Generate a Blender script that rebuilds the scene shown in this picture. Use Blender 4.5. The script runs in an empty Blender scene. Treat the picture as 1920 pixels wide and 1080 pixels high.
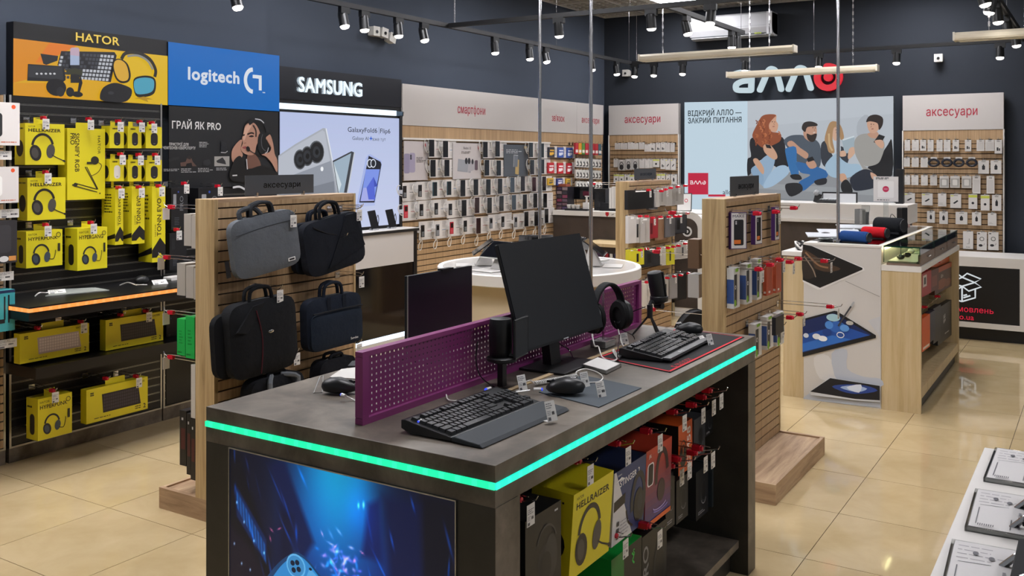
import bpy, math, random
import numpy as np
from mathutils import Vector
from mathutils.geometry import delaunay_2d_cdt
R = random.Random(7)
SC = bpy.context.scene
COL = SC.collection

# ---------------------------------------------------------------- camera
CAM_H = 1.68
YAW = math.radians(32.14)
FPX = 1773.23            # focal length in pixels of a 1920 px wide frame
CX, CY = 960.0, 299.67   # principal column and horizon row
cam = bpy.data.cameras.new('camera')
cam.sensor_width = 36.0
cam.lens = FPX / 1920.0 * 36.0
cam.shift_y = -(540.0 - CY) / 1920.0
cam.clip_start = 0.02
cam_ob = bpy.data.objects.new('camera', cam)
COL.objects.link(cam_ob)
cam_ob.location = (0, 0, CAM_H)
cam_ob.rotation_euler = (math.pi / 2, 0, YAW - math.pi / 2)
SC.camera = cam_ob
# ---------------------------------------------------------------- world, exposure
world = bpy.data.worlds.new('world')
SC.world = world
world.use_nodes = True
world.node_tree.nodes['Background'].inputs[0].default_value = (0.95, 0.97, 1.0, 1)
world.node_tree.nodes['Background'].inputs[1].default_value = 0.24
SC.view_settings.view_transform = 'Standard'
SC.view_settings.look = 'None'
SC.view_settings.gamma = 1.0
SC.view_settings.use_curve_mapping = False
SC.view_settings.exposure = -0.12
try:
    SC.cycles.max_bounces = 6; SC.cycles.diffuse_bounces = 2; SC.cycles.glossy_bounces = 3; SC.cycles.transmission_bounces = 4; SC.cycles.transparent_max_bounces = 8; SC.cycles.adaptive_threshold = .1; SC.cycles.caustics_reflective = False; SC.cycles.caustics_refractive = False
except Exception: pass
PANEL_GLOW = 40.0        # emission of the ceiling LED panels
SPOT_W = 19.0            # watts of one track spot
# ---------------------------------------------------------------- from a photo point to a place on a real plane
_fw = Vector((math.cos(YAW), math.sin(YAW), 0)); _rt = Vector((math.sin(YAW), -math.cos(YAW), 0))
def ray(px, py): return _fw + _rt * ((px - CX) / FPX) + Vector((0, 0, (CY - py) / FPX))
def onz(px, py, z):
    d = ray(px, py); p = d * ((z - CAM_H) / d.z); p.z = z; return p
def ony(px, py, y):
    d = ray(px, py); p = d * (y / d.y); p.z += CAM_H; return p
def onx(px, py, x):
    d = ray(px, py); p = d * (x / d.x); p.z += CAM_H; return p
# ---------------------------------------------------------------- colours and materials
def lin(h):
    h = h.lstrip('#')
    o = []
    for i in (0, 2, 4):
        c = int(h[i:i + 2], 16) / 255
        o.append(c / 12.92 if c <= .04045 else ((c + .055) / 1.055) ** 2.4)
    return (o[0], o[1], o[2], 1.0)
def _nt(name):
    m = bpy.data.materials.new(name); m.use_nodes = True
    n = m.node_tree; b = n.nodes['Principled BSDF']
    return m, n, b
def plain(name, hexc, rough=.5, metal=0., spec=.5, emit=0, coat=0, mottle=0, scale=30):
    m, n, b = _nt(name)
    b.inputs['Base Color'].default_value = lin(hexc)
    b.inputs['Roughness'].default_value = rough
    b.inputs['Metallic'].default_value = metal
    b.inputs['Specular IOR Level'].default_value = spec
    b.inputs['Coat Weight'].default_value = coat
    if emit:
        b.inputs['Emission Color'].default_value = lin(hexc)
        b.inputs['Emission Strength'].default_value = emit
    if mottle:
        tc = n.nodes.new('ShaderNodeTexCoord'); no = n.nodes.new('ShaderNodeTexNoise'); no.inputs['Scale'].default_value = scale; no.inputs['Detail'].default_value = 5
        mx = n.nodes.new('ShaderNodeMix'); mx.data_type = 'RGBA'
        c = lin(hexc)
        mx.inputs[6].default_value = tuple(v * (1 - mottle) for v in c[:3]) + (1,)
        mx.inputs[7].default_value = tuple(min(1, v * (1 + mottle)) for v in c[:3]) + (1,)
        n.links.new(tc.outputs['Object'], no.inputs['Vector']); n.links.new(no.outputs['Fac'], mx.inputs[0]); n.links.new(mx.outputs[2], b.inputs['Base Color'])
    return m
def colour_mat(name, rough=.5, metal=0., emit=0, spec=.5, coat=0):
    """colour comes from the print on the piece (attribute Col)"""
    m, n, b = _nt(name)
    a = n.nodes.new('ShaderNodeVertexColor'); a.layer_name = 'Col'
    b.inputs['Roughness'].default_value = rough; b.inputs['Metallic'].default_value = metal
    b.inputs['Specular IOR Level'].default_value = spec; b.inputs['Coat Weight'].default_value = coat
    n.links.new(a.outputs['Color'], b.inputs['Base Color'])
    if emit:
        n.links.new(a.outputs['Color'], b.inputs['Emission Color'])
        b.inputs['Emission Strength'].default_value = emit; m.cycles.emission_sampling = 'NONE'
        b.inputs['Base Color'].default_value = (0, 0, 0, 1)
        for l in list(b.inputs['Base Color'].links): n.links.remove(l)
    return m
def streaked(name, cols, sc=(40, 40, 2.2), rough=.5, rnd=1, bump=.05):
    """streaky wood / laminate: noise stretched along one axis"""
    m, n, b = _nt(name)
    tc = n.nodes.new('ShaderNodeTexCoord'); mp = n.nodes.new('ShaderNodeMapping'); mp.inputs['Scale'].default_value = sc
    oi = n.nodes.new('ShaderNodeObjectInfo'); ad = n.nodes.new('ShaderNodeVectorMath'); ad.operation = 'MULTIPLY_ADD'
    cb = n.nodes.new('ShaderNodeCombineXYZ'); 
    for i in range(3): n.links.new(oi.outputs['Random'], cb.inputs[i])
    ad.inputs[1].default_value = (13 * rnd, 17 * rnd, 5 * rnd)
    n.links.new(cb.outputs[0], ad.inputs[0]); n.links.new(tc.outputs['Object'], ad.inputs[2]); n.links.new(ad.outputs[0], mp.inputs['Vector'])
    n1 = n.nodes.new('ShaderNodeTexNoise'); n1.inputs['Scale'].default_value = 1; n1.inputs['Detail'].default_value = 6; n1.inputs['Roughness'].default_value = .65; n1.inputs['Distortion'].default_value = .6
    n.links.new(mp.outputs[0], n1.inputs['Vector'])
    cr = n.nodes.new('ShaderNodeValToRGB'); e = cr.color_ramp.elements
    k = len(cols)
    while len(e) < k: e.new(.5)
    for i, c in enumerate(cols): e[i].position = .3 + .4 * i / (k - 1); e[i].color = lin(c)
    n.links.new(n1.outputs['Fac'], cr.inputs[0]); n.links.new(cr.outputs[0], b.inputs['Base Color'])
    b.inputs['Roughness'].default_value = rough
    bp = n.nodes.new('ShaderNodeBump'); bp.inputs['Strength'].default_value = bump; bp.inputs['Distance'].default_value = .002
    n.links.new(n1.outputs['Fac'], bp.inputs['Height']); n.links.new(bp.outputs[0], b.inputs['Normal'])
    return m
def blotched(name, cols, scale=6, rough=.4, detail=8, rv=.08):
    m, n, b = _nt(name)
    tc = n.nodes.new('ShaderNodeTexCoord'); n1 = n.nodes.new('ShaderNodeTexNoise'); n1.inputs['Scale'].default_value = scale; n1.inputs['Detail'].default_value = detail; n1.inputs['Roughness'].default_value = .62; n1.inputs['Distortion'].default_value = .4
    n.links.new(tc.outputs['Object'], n1.inputs['Vector'])
    cr = n.nodes.new('ShaderNodeValToRGB'); e = cr.color_ramp.elements
    while len(e) < len(cols): e.new(.5)
    for i, c in enumerate(cols): e[i].position = .3 + .4 * i / (len(cols) - 1); e[i].color = lin(c)
    n.links.new(n1.outputs['Fac'], cr.inputs[0]); n.links.new(cr.outputs[0], b.inputs['Base Color'])
    mr = n.nodes.new('ShaderNodeMapRange'); mr.inputs[3].default_value = rough - rv; mr.inputs[4].default_value = rough + rv
    n.links.new(n1.outputs['Fac'], mr.inputs[0]); n.links.new(mr.outputs[0], b.inputs['Roughness'])
    return m
def glassy(name, hexc='#e8fff4', alpha=.12, rough=.02):
    """thin pane: mostly see-through with a mirror-like surface"""
    m = bpy.data.materials.new(name); m.use_nodes = True; n = m.node_tree
    for x in list(n.nodes): n.nodes.remove(x)
    out = n.nodes.new('ShaderNodeOutputMaterial'); mx = n.nodes.new('ShaderNodeMixShader'); tr = n.nodes.new('ShaderNodeBsdfTransparent'); gl = n.nodes.new('ShaderNodeBsdfGlossy')
    fr = n.nodes.new('ShaderNodeFresnel'); fr.inputs[0].default_value = 1.5
    ad = n.nodes.new('ShaderNodeMath'); ad.operation = 'ADD'; ad.inputs[1].default_value = alpha * .3
    tr.inputs[0].default_value = lin(hexc); gl.inputs['Roughness'].default_value = rough
    n.links.new(fr.outputs[0], ad.inputs[0]); n.links.new(ad.outputs[0], mx.inputs[0]); n.links.new(tr.outputs[0], mx.inputs[1]); n.links.new(gl.outputs[0], mx.inputs[2]); n.links.new(mx.outputs[0], out.inputs[0])
    return m
MT = {
 'card': colour_mat('printed_card', .42),
 'matte': colour_mat('matte_coloured', .75, spec=.3),
 'gloss': colour_mat('gloss_plastic', .22),
 'satin': colour_mat('satin_plastic', .4),
 'lit': colour_mat('backlit_print', .4, emit=1.0),
 'chrome': plain('chrome_wire', '#c9c9cc', .18, 1.),
 'alu': plain('brushed_aluminium', '#b9b9b6', .35, 1.),
 'blackmetal': plain('black_powder_coat', '#131315', .45),
 'wall': plain('dark_slate_paint', '#464d59', .85, spec=.2, mottle=.06, scale=2.5),
 'wall_b': plain('dark_blue_slate_paint', '#2f333a', .85, spec=.2, mottle=.06, scale=2.5),
 'tile': blotched('polished_beige_tile', ('#b8a178', '#c1ab83', '#c8b28c'), 3.2, .055, 6, .015),
 'grout': plain('tile_grout', '#4d4030', .9),
 'oak': streaked('light_oak_laminate', ('#947a53', '#b2966b', '#c3a87c', '#ceb68b'), (28, 28, 1.6), .5),
 'oakslat': streaked('oak_slat_laminate', ('#8b6e4f', '#a38562', '#b1926d', '#bea17d'), (60, 60, 1.0), .5, rnd=0),
 'oakflat': streaked('oak_board_laminate', ('#846a4d', '#a4866a', '#b79a7a', '#c4aa8a'), (2.2, 26, 26), .5),
 'oakcross': streaked('oak_end_board', ('#846a4d', '#a4866a', '#b79a7a', '#c4aa8a'), (26, 2.2, 26), .5),
 'maple': streaked('pale_maple_laminate', ('#b39b70', '#bea77e', '#c6b089', '#cbb793'), (22, 22, 1.5), .42, bump=.02),
 'walnut': streaked('walnut_drawer', ('#5e4a3c', '#766050', '#857061'), (2, 2, 26), .4, bump=.02),
 'concrete': blotched('dark_concrete_laminate', ('#3f3932', '#574f46', '#6d645a', '#837a6e'), 5.5, .42),
 'concrete_dk': blotched('charcoal_concrete_laminate', ('#26241f', '#302e29', '#3a3732'), 5.5, .45),
 'umber': blotched('umber_counter_panel', ('#37302b', '#443b35', '#4c423b'), 4, .4),
 'black': plain('black_panel', '#0d0d10', .4),
 'black_gl': plain('black_glass', '#08090d', .08),
 'white': plain('white_laminate', '#d9d5d0', .4),
 'header': plain('white_header_board', '#b9b4b0', .5),
 'cream': plain('cream_laminate', '#cdbda0', .45),
 'purple': plain('purple_enamel_steel', '#8c3b76', .3, .1),
 'glass': glassy('display_glass', '#f0faf2', .12),
 'glassedge': plain('green_glass_edge', '#0c3a2a', .15),
 'acrylic': glassy('clear_acrylic', '#f4f6f6', .25, .05),
}
GLOWS = {}
def glow(hexc, s):
    k = (hexc, s)
    if k not in GLOWS:
        m = bpy.data.materials.new('glow_%d' % len(GLOWS)); m.use_nodes = True; n = m.node_tree
        b = n.nodes['Principled BSDF']; b.inputs['Base Color'].default_value = lin('#222222')
        b.inputs['Emission Color'].default_value = lin(hexc); b.inputs['Emission Strength'].default_value = s
        if s < 20 and hexc not in ('#e4f0ff', '#ffe6b4'): m.cycles.emission_sampling = 'NONE'
        GLOWS[k] = m
    return GLOWS[k]
# ---------------------------------------------------------------- text outlines
_TX = {}
def text_geo(s, bold=0.0):
    """outline of a line of lettering, filled even-odd; bold pushes the outline outwards"""
    k = (s, bold)
    if k not in _TX:
        c = bpy.data.curves.new('lettering', 'FONT'); c.body = s; c.size = 1; c.resolution_u = 3; c.align_x = 'LEFT'; c.fill_mode = 'NONE'; c.space_character = 1 + bold * 1.6
        o = bpy.data.objects.new('lettering', c); m = o.to_mesh()
        P = [(p.co.x, p.co.y) for p in m.vertices]; nx = {}
        for e in m.edges: a, b = e.vertices; nx.setdefault(a, []).append(b); nx.setdefault(b, []).append(a)
        o.to_mesh_clear(); bpy.data.objects.remove(o); bpy.data.curves.remove(c)
        loops = []; seen = set()
        for st in range(len(P)):
            if st in seen or st not in nx: continue
            L = [st]; seen.add(st)
            cur = st + 1 if (st + 1) in nx[st] else nx[st][0]
            while cur not in seen:
                L.append(cur); seen.add(cur); q = [z for z in nx[cur] if z not in seen]
                if not q: break
                cur = q[0]
            Q = [P[i] for i in L]; Q = [p for i, p in enumerate(Q) if math.dist(p, Q[i - 1]) > 1e-5]
            if len(Q) > 2: loops.append(Q)
        ar = lambda Q: sum(Q[i - 1][0] * Q[i][1] - Q[i][0] * Q[i - 1][1] for i in range(len(Q))) / 2
        def inside(p, O): return sum((O[i - 1][1] > p[1]) != (O[i][1] > p[1]) and p[0] < O[i - 1][0] + (p[1] - O[i - 1][1]) / (O[i][1] - O[i - 1][1]) * (O[i][0] - O[i - 1][0]) for i in range(len(O))) % 2
        V = []; E = []
        for Q in loops:
            n = len(Q); b0 = len(V); hole = sum(inside(Q[0], O) for O in loops if O is not Q) % 2; off = bold * .55 * (1 if ar(Q) > 0 else -1) * (-1 if hole else 1)
            for i in range(n):
                (ax, ay), (bx, by), (cx, cy) = Q[i - 1], Q[i], Q[(i + 1) % n]
                d1 = math.dist((ax, ay), (bx, by)); d2 = math.dist((bx, by), (cx, cy))
                n1 = ((by - ay) / d1, (ax - bx) / d1); n2 = ((cy - by) / d2, (bx - cx) / d2)
                t = 1 + n1[0] * n2[0] + n1[1] * n2[1]; t = max(t, .5)
                V.append(Vector((bx + off * (n1[0] + n2[0]) / t, by + off * (n1[1] + n2[1]) / t))); E.append((b0 + i, b0 + (i + 1) % n))
        v, _, f, *_r = delaunay_2d_cdt(V, E, [], 0, 1e-6)
        ea = np.array([V[a][:] for a, b in E]); eb = np.array([V[b][:] for a, b in E])
        def wind(x, y):
            up = (ea[:, 1] <= y) & (eb[:, 1] > y); dn = (ea[:, 1] > y) & (eb[:, 1] <= y); m = up | dn
            xi = ea[m, 0] + (y - ea[m, 1]) / (eb[m, 1] - ea[m, 1]) * (eb[m, 0] - ea[m, 0])
            return int((np.where(up[m], 1, -1) * (xi > x)).sum())
        f = [q for q in f if wind(sum(v[i][0] for i in q) / 3, sum(v[i][1] for i in q) / 3) != 0]
        w0 = min(p[0] for p in v); w1 = max(p[0] for p in v)
        _TX[k] = ([(p[0] - w0, p[1]) for p in v], [tuple(q) for q in f], w1 - w0)
    return _TX[k]
def spline(pts, n=6, closed=True):
    P = [np.array(p, float) for p in pts]; out = []; L = len(P)
    for i in range(L if closed else L - 1):
        if closed: a, b, c, d = P[i - 1], P[i], P[(i + 1) % L], P[(i + 2) % L]
        else: a, b, c, d = P[max(i - 1, 0)], P[i], P[i + 1], P[min(i + 2, L - 1)]
        for j in range(n):
            t = j / n
            out.append(tuple(.5 * ((2 * b) + (c - a) * t + (2 * a - 5 * b + 4 * c - d) * t * t + (3 * b - a - 3 * c + d) * t ** 3)))
    if not closed: out.append(tuple(P[-1]))
    return out
# ---------------------------------------------------------------- geometry collector
WHITE = '#ffffff'
class G:
    def __init__(s, col='#888888'):
        s.v = []; s.f = []; s.c = []; s.col = col
        s.frame((0, 0, 0), (1, 0, 0), (0, 0, 1), (0, -1, 0))
    # ---- solids
    def add(s, vs, fs, col=None):
        k = len(s.v); s.v += [tuple(p) for p in vs]
        for f in fs: s.f.append(tuple(i + k for i in f)); s.c.append(col or s.col)
        return s
    def box(s, x0, x1, y0, y1, z0, z1, col=None, front=None):
        a, b = min(x0, x1), max(x0, x1); c, d = min(y0, y1), max(y0, y1); e, g = min(z0, z1), max(z0, z1)
        vs = [(a, c, e), (b, c, e), (b, d, e), (a, d, e), (a, c, g), (b, c, g), (b, d, g), (a, d, g)]
        s.add(vs, [(3, 2, 1, 0), (4, 5, 6, 7), (1, 2, 6, 5), (2, 3, 7, 6), (3, 0, 4, 7)], col)
        s.add(vs, [(0, 1, 5, 4)], front or col)
        return s
    def cyl(s, p, q, r, col=None, n=12, r2=None):
        p = Vector(p); q = Vector(q); d = (q - p).normalized(); r2 = r if r2 is None else r2
        a = d.orthogonal().normalized(); b = d.cross(a)
        vs = [p + a * (r * math.cos(2 * math.pi * i / n)) + b * (r * math.sin(2 * math.pi * i / n)) for i in range(n)]
        vs += [q + a * (r2 * math.cos(2 * math.pi * i / n)) + b * (r2 * math.sin(2 * math.pi * i / n)) for i in range(n)]
        fs = [(i, (i + 1) % n, n + (i + 1) % n, n + i) for i in range(n)] + [tuple(range(n - 1, -1, -1)), tuple(range(n, 2 * n))]
        return s.add(vs, fs, col)
    def tube(s, pts, r, col=None, n=6, smooth=0, closed=False):
        if smooth: pts = spline(pts, smooth, closed)
        P = [Vector(p) for p in pts]; L = len(P); vs = []; fs = []
        t0 = (P[1] - P[0]).normalized(); a = t0.orthogonal().normalized()
        for i in range(L):
            if closed: t = (P[(i + 1) % L] - P[i - 1])
            else: t = P[min(i + 1, L - 1)] - P[max(i - 1, 0)]
            if t.length < 1e-9: t = t0
            t = t.normalized(); a = (a - t * a.dot(t))
            a = a.normalized() if a.length > 1e-6 else t.orthogonal().normalized()
            b = t.cross(a)
            for j in range(n): vs.append(P[i] + a * (r * math.cos(2 * math.pi * j / n)) + b * (r * math.sin(2 * math.pi * j / n)))
        for i in range(L if closed else L - 1):
            i2 = (i + 1) % L
            for j in range(n): fs.append((i * n + j, i * n + (j + 1) % n, i2 * n + (j + 1) % n, i2 * n + j))
        if not closed: fs += [tuple(range(n - 1, -1, -1)), tuple(range((L - 1) * n, L * n))]
        return s.add(vs, fs, col)
    def prism(s, pts, y0, y1, col=None, front=None):
        """outline in (x, z) pushed through in y; front face at y0"""
        n = len(pts); vs = [(x, y0, z) for x, z in pts] + [(x, y1, z) for x, z in pts]
        s.add(vs, [(i, (i + 1) % n, n + (i + 1) % n, n + i) for i in range(n)] + [tuple(range(2 * n - 1, n - 1, -1))], col)
        s.add(vs, [tuple(range(n))], front or col); return s
    def prismz(s, pts, z0, z1, col=None):
        n = len(pts); vs = [(x, y, z0) for x, y in pts] + [(x, y, z1) for x, y in pts]
        return s.add(vs, [(i, (i + 1) % n, n + (i + 1) % n, n + i) for i in range(n)] + [tuple(range(n - 1, -1, -1)), tuple(range(n, 2 * n))], col)
    def lathe(s, prof, c=(0, 0, 0), col=None, n=20, axis='z'):
        vs = []
        for r, h in prof:
            for i in range(n):
                a = 2 * math.pi * i / n
                p = (r * math.cos(a), r * math.sin(a), h)
                if axis == 'x': p = (p[2], p[0], p[1])
                if axis == 'y': p = (p[0], p[2], p[1])
                vs.append((p[0] + c[0], p[1] + c[1], p[2] + c[2]))
        fs = [(k * n + i, k * n + (i + 1) % n, (k + 1) * n + (i + 1) % n, (k + 1) * n + i) for k in range(len(prof) - 1) for i in range(n)]
        fs += [tuple(range(n - 1, -1, -1)), tuple(range((len(prof) - 1) * n, len(prof) * n))]
        return s.add(vs, fs, col)
    def ball(s, c, rx, ry, rz, col=None, n=14, m=8):
        vs = []; fs = []
        for k in range(m + 1):
            t = math.pi * k / m
            for i in range(n):
                a = 2 * math.pi * i / n
                vs.append((c[0] + rx * math.sin(t) * math.cos(a), c[1] + ry * math.sin(t) * math.sin(a), c[2] + rz * math.cos(t)))
        for k in range(m):
            for i in range(n): fs.append((k * n + i, (k + 1) * n + i, (k + 1) * n + (i + 1) % n, k * n + (i + 1) % n))
        return s.add(vs, fs, col)
    # ---- flat print on a face; u to the right, v up, n outwards
    def frame(s, o, u=(1, 0, 0), v=(0, 0, 1), n=(0, -1, 0), step=.00025):
        s.o = Vector(o); s.u = Vector(u); s.w = Vector(v); s.n = Vector(n); s.k = 1; s.step = step; return s
    def _p(s, u, v): return s.o + s.u * u + s.w * v + s.n * (s.k * s.step)
    def poly(s, pts, col, sm=0):
        if sm: pts = spline(pts, sm)
        s.add([s._p(*p) for p in pts], [tuple(range(len(pts)))], col); s.k += 1; return s
    def rect(s, x0, y0, x1, y1, col): return s.poly([(x0, y0), (x1, y0), (x1, y1), (x0, y1)], col)
    def rects(s, L, col):
        for x0, y0, x1, y1 in L: s.add([s._p(x0, y0), s._p(x1, y0), s._p(x1, y1), s._p(x0, y1)], [(0, 1, 2, 3)], col)
        s.k += 1; return s
    def oval(s, cx, cy, rx, ry, col, n=20, rot=0):
        c, q = math.cos(rot), math.sin(rot)
        return s.poly([(cx + rx * math.cos(t) * c - ry * math.sin(t) * q, cy + rx * math.cos(t) * q + ry * math.sin(t) * c) for t in [2 * math.pi * i / n for i in range(n)]], col)
    def rrect(s, x0, y0, x1, y1, r, col, rot=0):
        pts = []
        for cx, cy, a in ((x1 - r, y1 - r, 0), (x0 + r, y1 - r, 90), (x0 + r, y0 + r, 180), (x1 - r, y0 + r, 270)):
            for i in range(5): t = math.radians(a + i * 22.5); pts.append((cx + r * math.cos(t), cy + r * math.sin(t)))
        if rot:
            mx, my = (x0 + x1) / 2, (y0 + y1) / 2; c, q = math.cos(rot), math.sin(rot)
            pts = [(mx + (x - mx) * c - (y - my) * q, my + (x - mx) * q + (y - my) * c) for x, y in pts]
        return s.poly(pts, col)
    def line(s, pts, w, col, sm=0, closed=False):
        if sm: pts = spline(pts, sm, closed)
        n = len(pts); vs = []
        for i in range(n):
            a = pts[i - 1] if (closed or i > 0) else pts[i]; b = pts[(i + 1) % n] if (closed or i < n - 1) else pts[i]
            dx, dy = b[0] - a[0], b[1] - a[1]; l = math.hypot(dx, dy) or 1
            nx, ny = -dy / l * w / 2, dx / l * w / 2
            vs += [s._p(pts[i][0] + nx, pts[i][1] + ny), s._p(pts[i][0] - nx, pts[i][1] - ny)]
        fs = [(2 * i, 2 * i + 1, (2 * i + 3) % (2 * n), (2 * i + 2) % (2 * n)) for i in range(n if closed else n - 1)]
        s.add(vs, fs, col); s.k += 1; return s
    def arc(s, cx, cy, r, w, a0, a1, col, n=18, ry=None):
        ry = ry or r
        return s.line([(cx + r * math.cos(math.radians(a0 + (a1 - a0) * i / n)), cy + ry * math.sin(math.radians(a0 + (a1 - a0) * i / n))) for i in range(n + 1)], w, col)
    def text(s, t, x, y, h, col, bold=0., w=None, align='l', rot=0, depth=0):
        """h = size of the letters' em scaled so capitals are h tall; w squeezes to a width"""
        v, f, tw = text_geo(t, bold)
        k = h / .69; kx = (w / tw) if w else k
        W = tw * kx; ox = {'l': 0, 'c': -W / 2, 'r': -W}[align]
        c, q = math.cos(rot), math.sin(rot)
        P = [((px * kx + ox), py * k) for px, py in v]
        s.add([s._p(x + a * c - b * q, y + a * q + b * c) for a, b in P], f, col); s.k += 1
        if depth:
            pass
        return s
    def micro(s, x0, y0, x1, y1, n, col, seed=0, fill=.45):
        """rows of unreadable small print"""
        rr = random.Random(seed); L = []; h = (y1 - y0) / n
        for i in range(n):
            x = x0; yy = y1 - (i + 1) * h + h * (1 - fill) / 2; end = x0 + (x1 - x0) * rr.uniform(.6, 1)
            while x < end:
                w = (x1 - x0) * rr.uniform(.08, .3); L.append((x, yy, min(x + w, end), yy + h * fill)); x += w + (x1 - x0) * .04
        return s.rects(L, col)
def part(name, g, mat, parent=None, loc=(0, 0, 0), rot=(0, 0, 0), bevel=0, smooth=False, label=None):
    me = bpy.data.meshes.new(name); me.from_pydata(g.v, [], g.f)
    if 'Col' not in me.color_attributes:
        at = me.color_attributes.new('Col', 'FLOAT_COLOR', 'CORNER')
        cc = {}
        arr = np.empty((len(me.loops), 4), dtype=np.float32); i = 0
        for f, c in zip(g.f, g.c):
            if c not in cc: cc[c] = lin(c) if isinstance(c, str) else tuple(c)
            arr[i:i + len(f)] = cc[c]; i += len(f)
        at.data.foreach_set('color', arr.ravel())
    me.materials.append(MT[mat] if isinstance(mat, str) else mat)
    me.update()
    o = bpy.data.objects.new(name, me); COL.objects.link(o)
    o.parent = parent; o.location = loc; o.rotation_euler = rot
    if smooth:
        me.polygons.foreach_set('use_smooth', [True] * len(me.polygons))
        md = o.modifiers.new('smooth_edges', 'EDGE_SPLIT'); md.split_angle = math.radians(38)
    if bevel:
        md = o.modifiers.new('bevel', 'BEVEL'); md.width = bevel; md.segments = 2; md.limit_method = 'ANGLE'; md.angle_limit = math.radians(50)
    if label: o['label'] = label
    return o
def tag(o, label, cat, group=None):
    o['label'] = label; o['category'] = cat
    if group: o['group'] = group
    return o
def thing(name, label, cat, loc=(0, 0, 0), rz=0, group=None, rot=None):
    o = bpy.data.objects.new(name, None); o.empty_display_size = .05; COL.objects.link(o)
    o.location = loc; o.rotation_euler = rot or (0, 0, rz)
    return tag(o, label, cat, group)
def struct(name, g, mat, parent=None, loc=(0, 0, 0)):
    o = part(name, g, mat, parent, loc)
    if parent is None: o['kind'] = 'structure'
    return o
def like(src, parent=None, loc=None, rot=None):
    """one more of the same piece, sharing its mesh"""
    c = src.copy(); COL.objects.link(c); c.parent = parent
    if loc is not None: c.location = loc
    if rot is not None: c.rotation_euler = rot
    return c
def clone(root, label, loc, rz=None, group=None, rot=None):
    c = like(root, None, loc, rot if rot is not None else ((0, 0, rz) if rz is not None else root.rotation_euler))
    c['label'] = label
    if group: c['group'] = group
    for ch in list(root.children):
        d = like(ch, c)
        for gch in list(ch.children): like(gch, d)
    return c
ORD = ['first', 'second', 'third', 'fourth', 'fifth', 'sixth', 'seventh', 'eighth', 'ninth', 'tenth', 'eleventh', 'twelfth', 'thirteenth', 'fourteenth', 'fifteenth', 'sixteenth']
RZX = -math.pi / 2   # turn of a thing that faces -x (back wall, table end)
# ================================================================ the room
CEIL = 3.437; YW = 5.25; XB = 10.5
g = G().box(-1.6, XB + .05, -2.8, YW + .05, -.05, -.0035); floor = struct('floor', g, 'grout')
tile = None
for i in range(-6, 13):
    for j in range(-6, 8):
        x0 = 2.83 + .6 * i; y0 = 1.076 + .6 * j
        if x0 < -1.3 or x0 > 10.4 or y0 < -2.6 or y0 > 5.2: continue
        if tile is None:
            tile = part('tile', G().box(.0016, .5984, .0016, .5984, -.012, 0), 'tile', floor, (x0, y0, 0))
        else: like(tile, floor, (x0, y0, 0))
g = G().box(-1.6, XB + .1, YW, YW + .1, -.05, CEIL + .25); struct('wall_left', g, 'wall')
g = G().box(XB, XB + .1, -2.8, YW + .1, -.05, CEIL + .25); struct('wall_back', g, 'wall_b')
g = G().box(-1.6, 4.92, YW - .035, YW, 0, CEIL); struct('trim_1', g, 'wall')
# open-cell ceiling: plenum above, blades below
ceil = struct('ceiling', G().box(-1.6, XB, -2.8, YW, CEIL + .16, CEIL + .2), plain('plenum_grey', '#77746f', .9))
g = G('#77736e')
for i in range(int(12.1 / .1) + 1):
    x = XB - i * .1
    g.box(x - .005, x + .005, -2.8, YW, CEIL, CEIL + .04)
for j in range(int(8.05 / .1) + 1):
    y = YW - j * .1
    g.box(-1.6, XB, y - .005, y + .005, CEIL + .001, CEIL + .041)
gr = part('grille_blades', g, plain('grille_grey', '#b9b5ae', .6), ceil); gr['kind'] = 'stuff'
for i in range(6):
    for j in range(5):
        pass
# wider main runners of the grille
g = G().box(-.012, .012, -2.8, YW, CEIL - .012, CEIL + .04)
run = part('ceiling_runner', g, plain('runner_grey', '#c4c0b9', .55), ceil, (XB - .012, 0, 0))
for i in range(1, 8): like(run, ceil, (XB - .6 * i, 0, 0))
g = G().box(-1.6, XB, -.012, .012, CEIL - .012, CEIL + .04)
run = part('ceiling_runner', g, 'alu', ceil, (0, YW - .012, 0)); run.data.materials[0] = bpy.data.materials['runner_grey']
for j in range(1, 7): like(run, ceil, (0, YW - .6 * j, 0))
# LED panels set into the grille
k = 0
for X, YS in ((9.66, (3.92, 1.52)), (7.26, (3.92, 1.52)), (4.86, (3.92, 1.52, -2.08)), (2.76, (3.92, 1.52, -2.08)), (1.56, (3.92,))):  # nearest panel and right-hand pair added to brighten left floor and side faces
    for Y in YS:
        lab = 'glowing square LED ceiling panel above the back counter, cut by the top edge' if (X > 9 and Y > 3) else 'unseen square LED ceiling panel in the grille, above the frame'
        t = thing('ceiling_light_panel', lab, 'ceiling light', (X, Y, CEIL - .016), 0, 'LED panels in the ceiling grille' if k else None)
        fr = G()
        for a in (-1, 1): fr.box(a * .3, a * .285, -.3, .3, 0, .03); fr.box(-.285, .285, a * .3, a * .285, 0, .03)
        part('frame', fr, 'white', t)
        part('diffuser', G().box(-.285, .285, -.285, .285, .004, .02), glow('#fbfaff', PANEL_GLOW), t)
        k += 1
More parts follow.
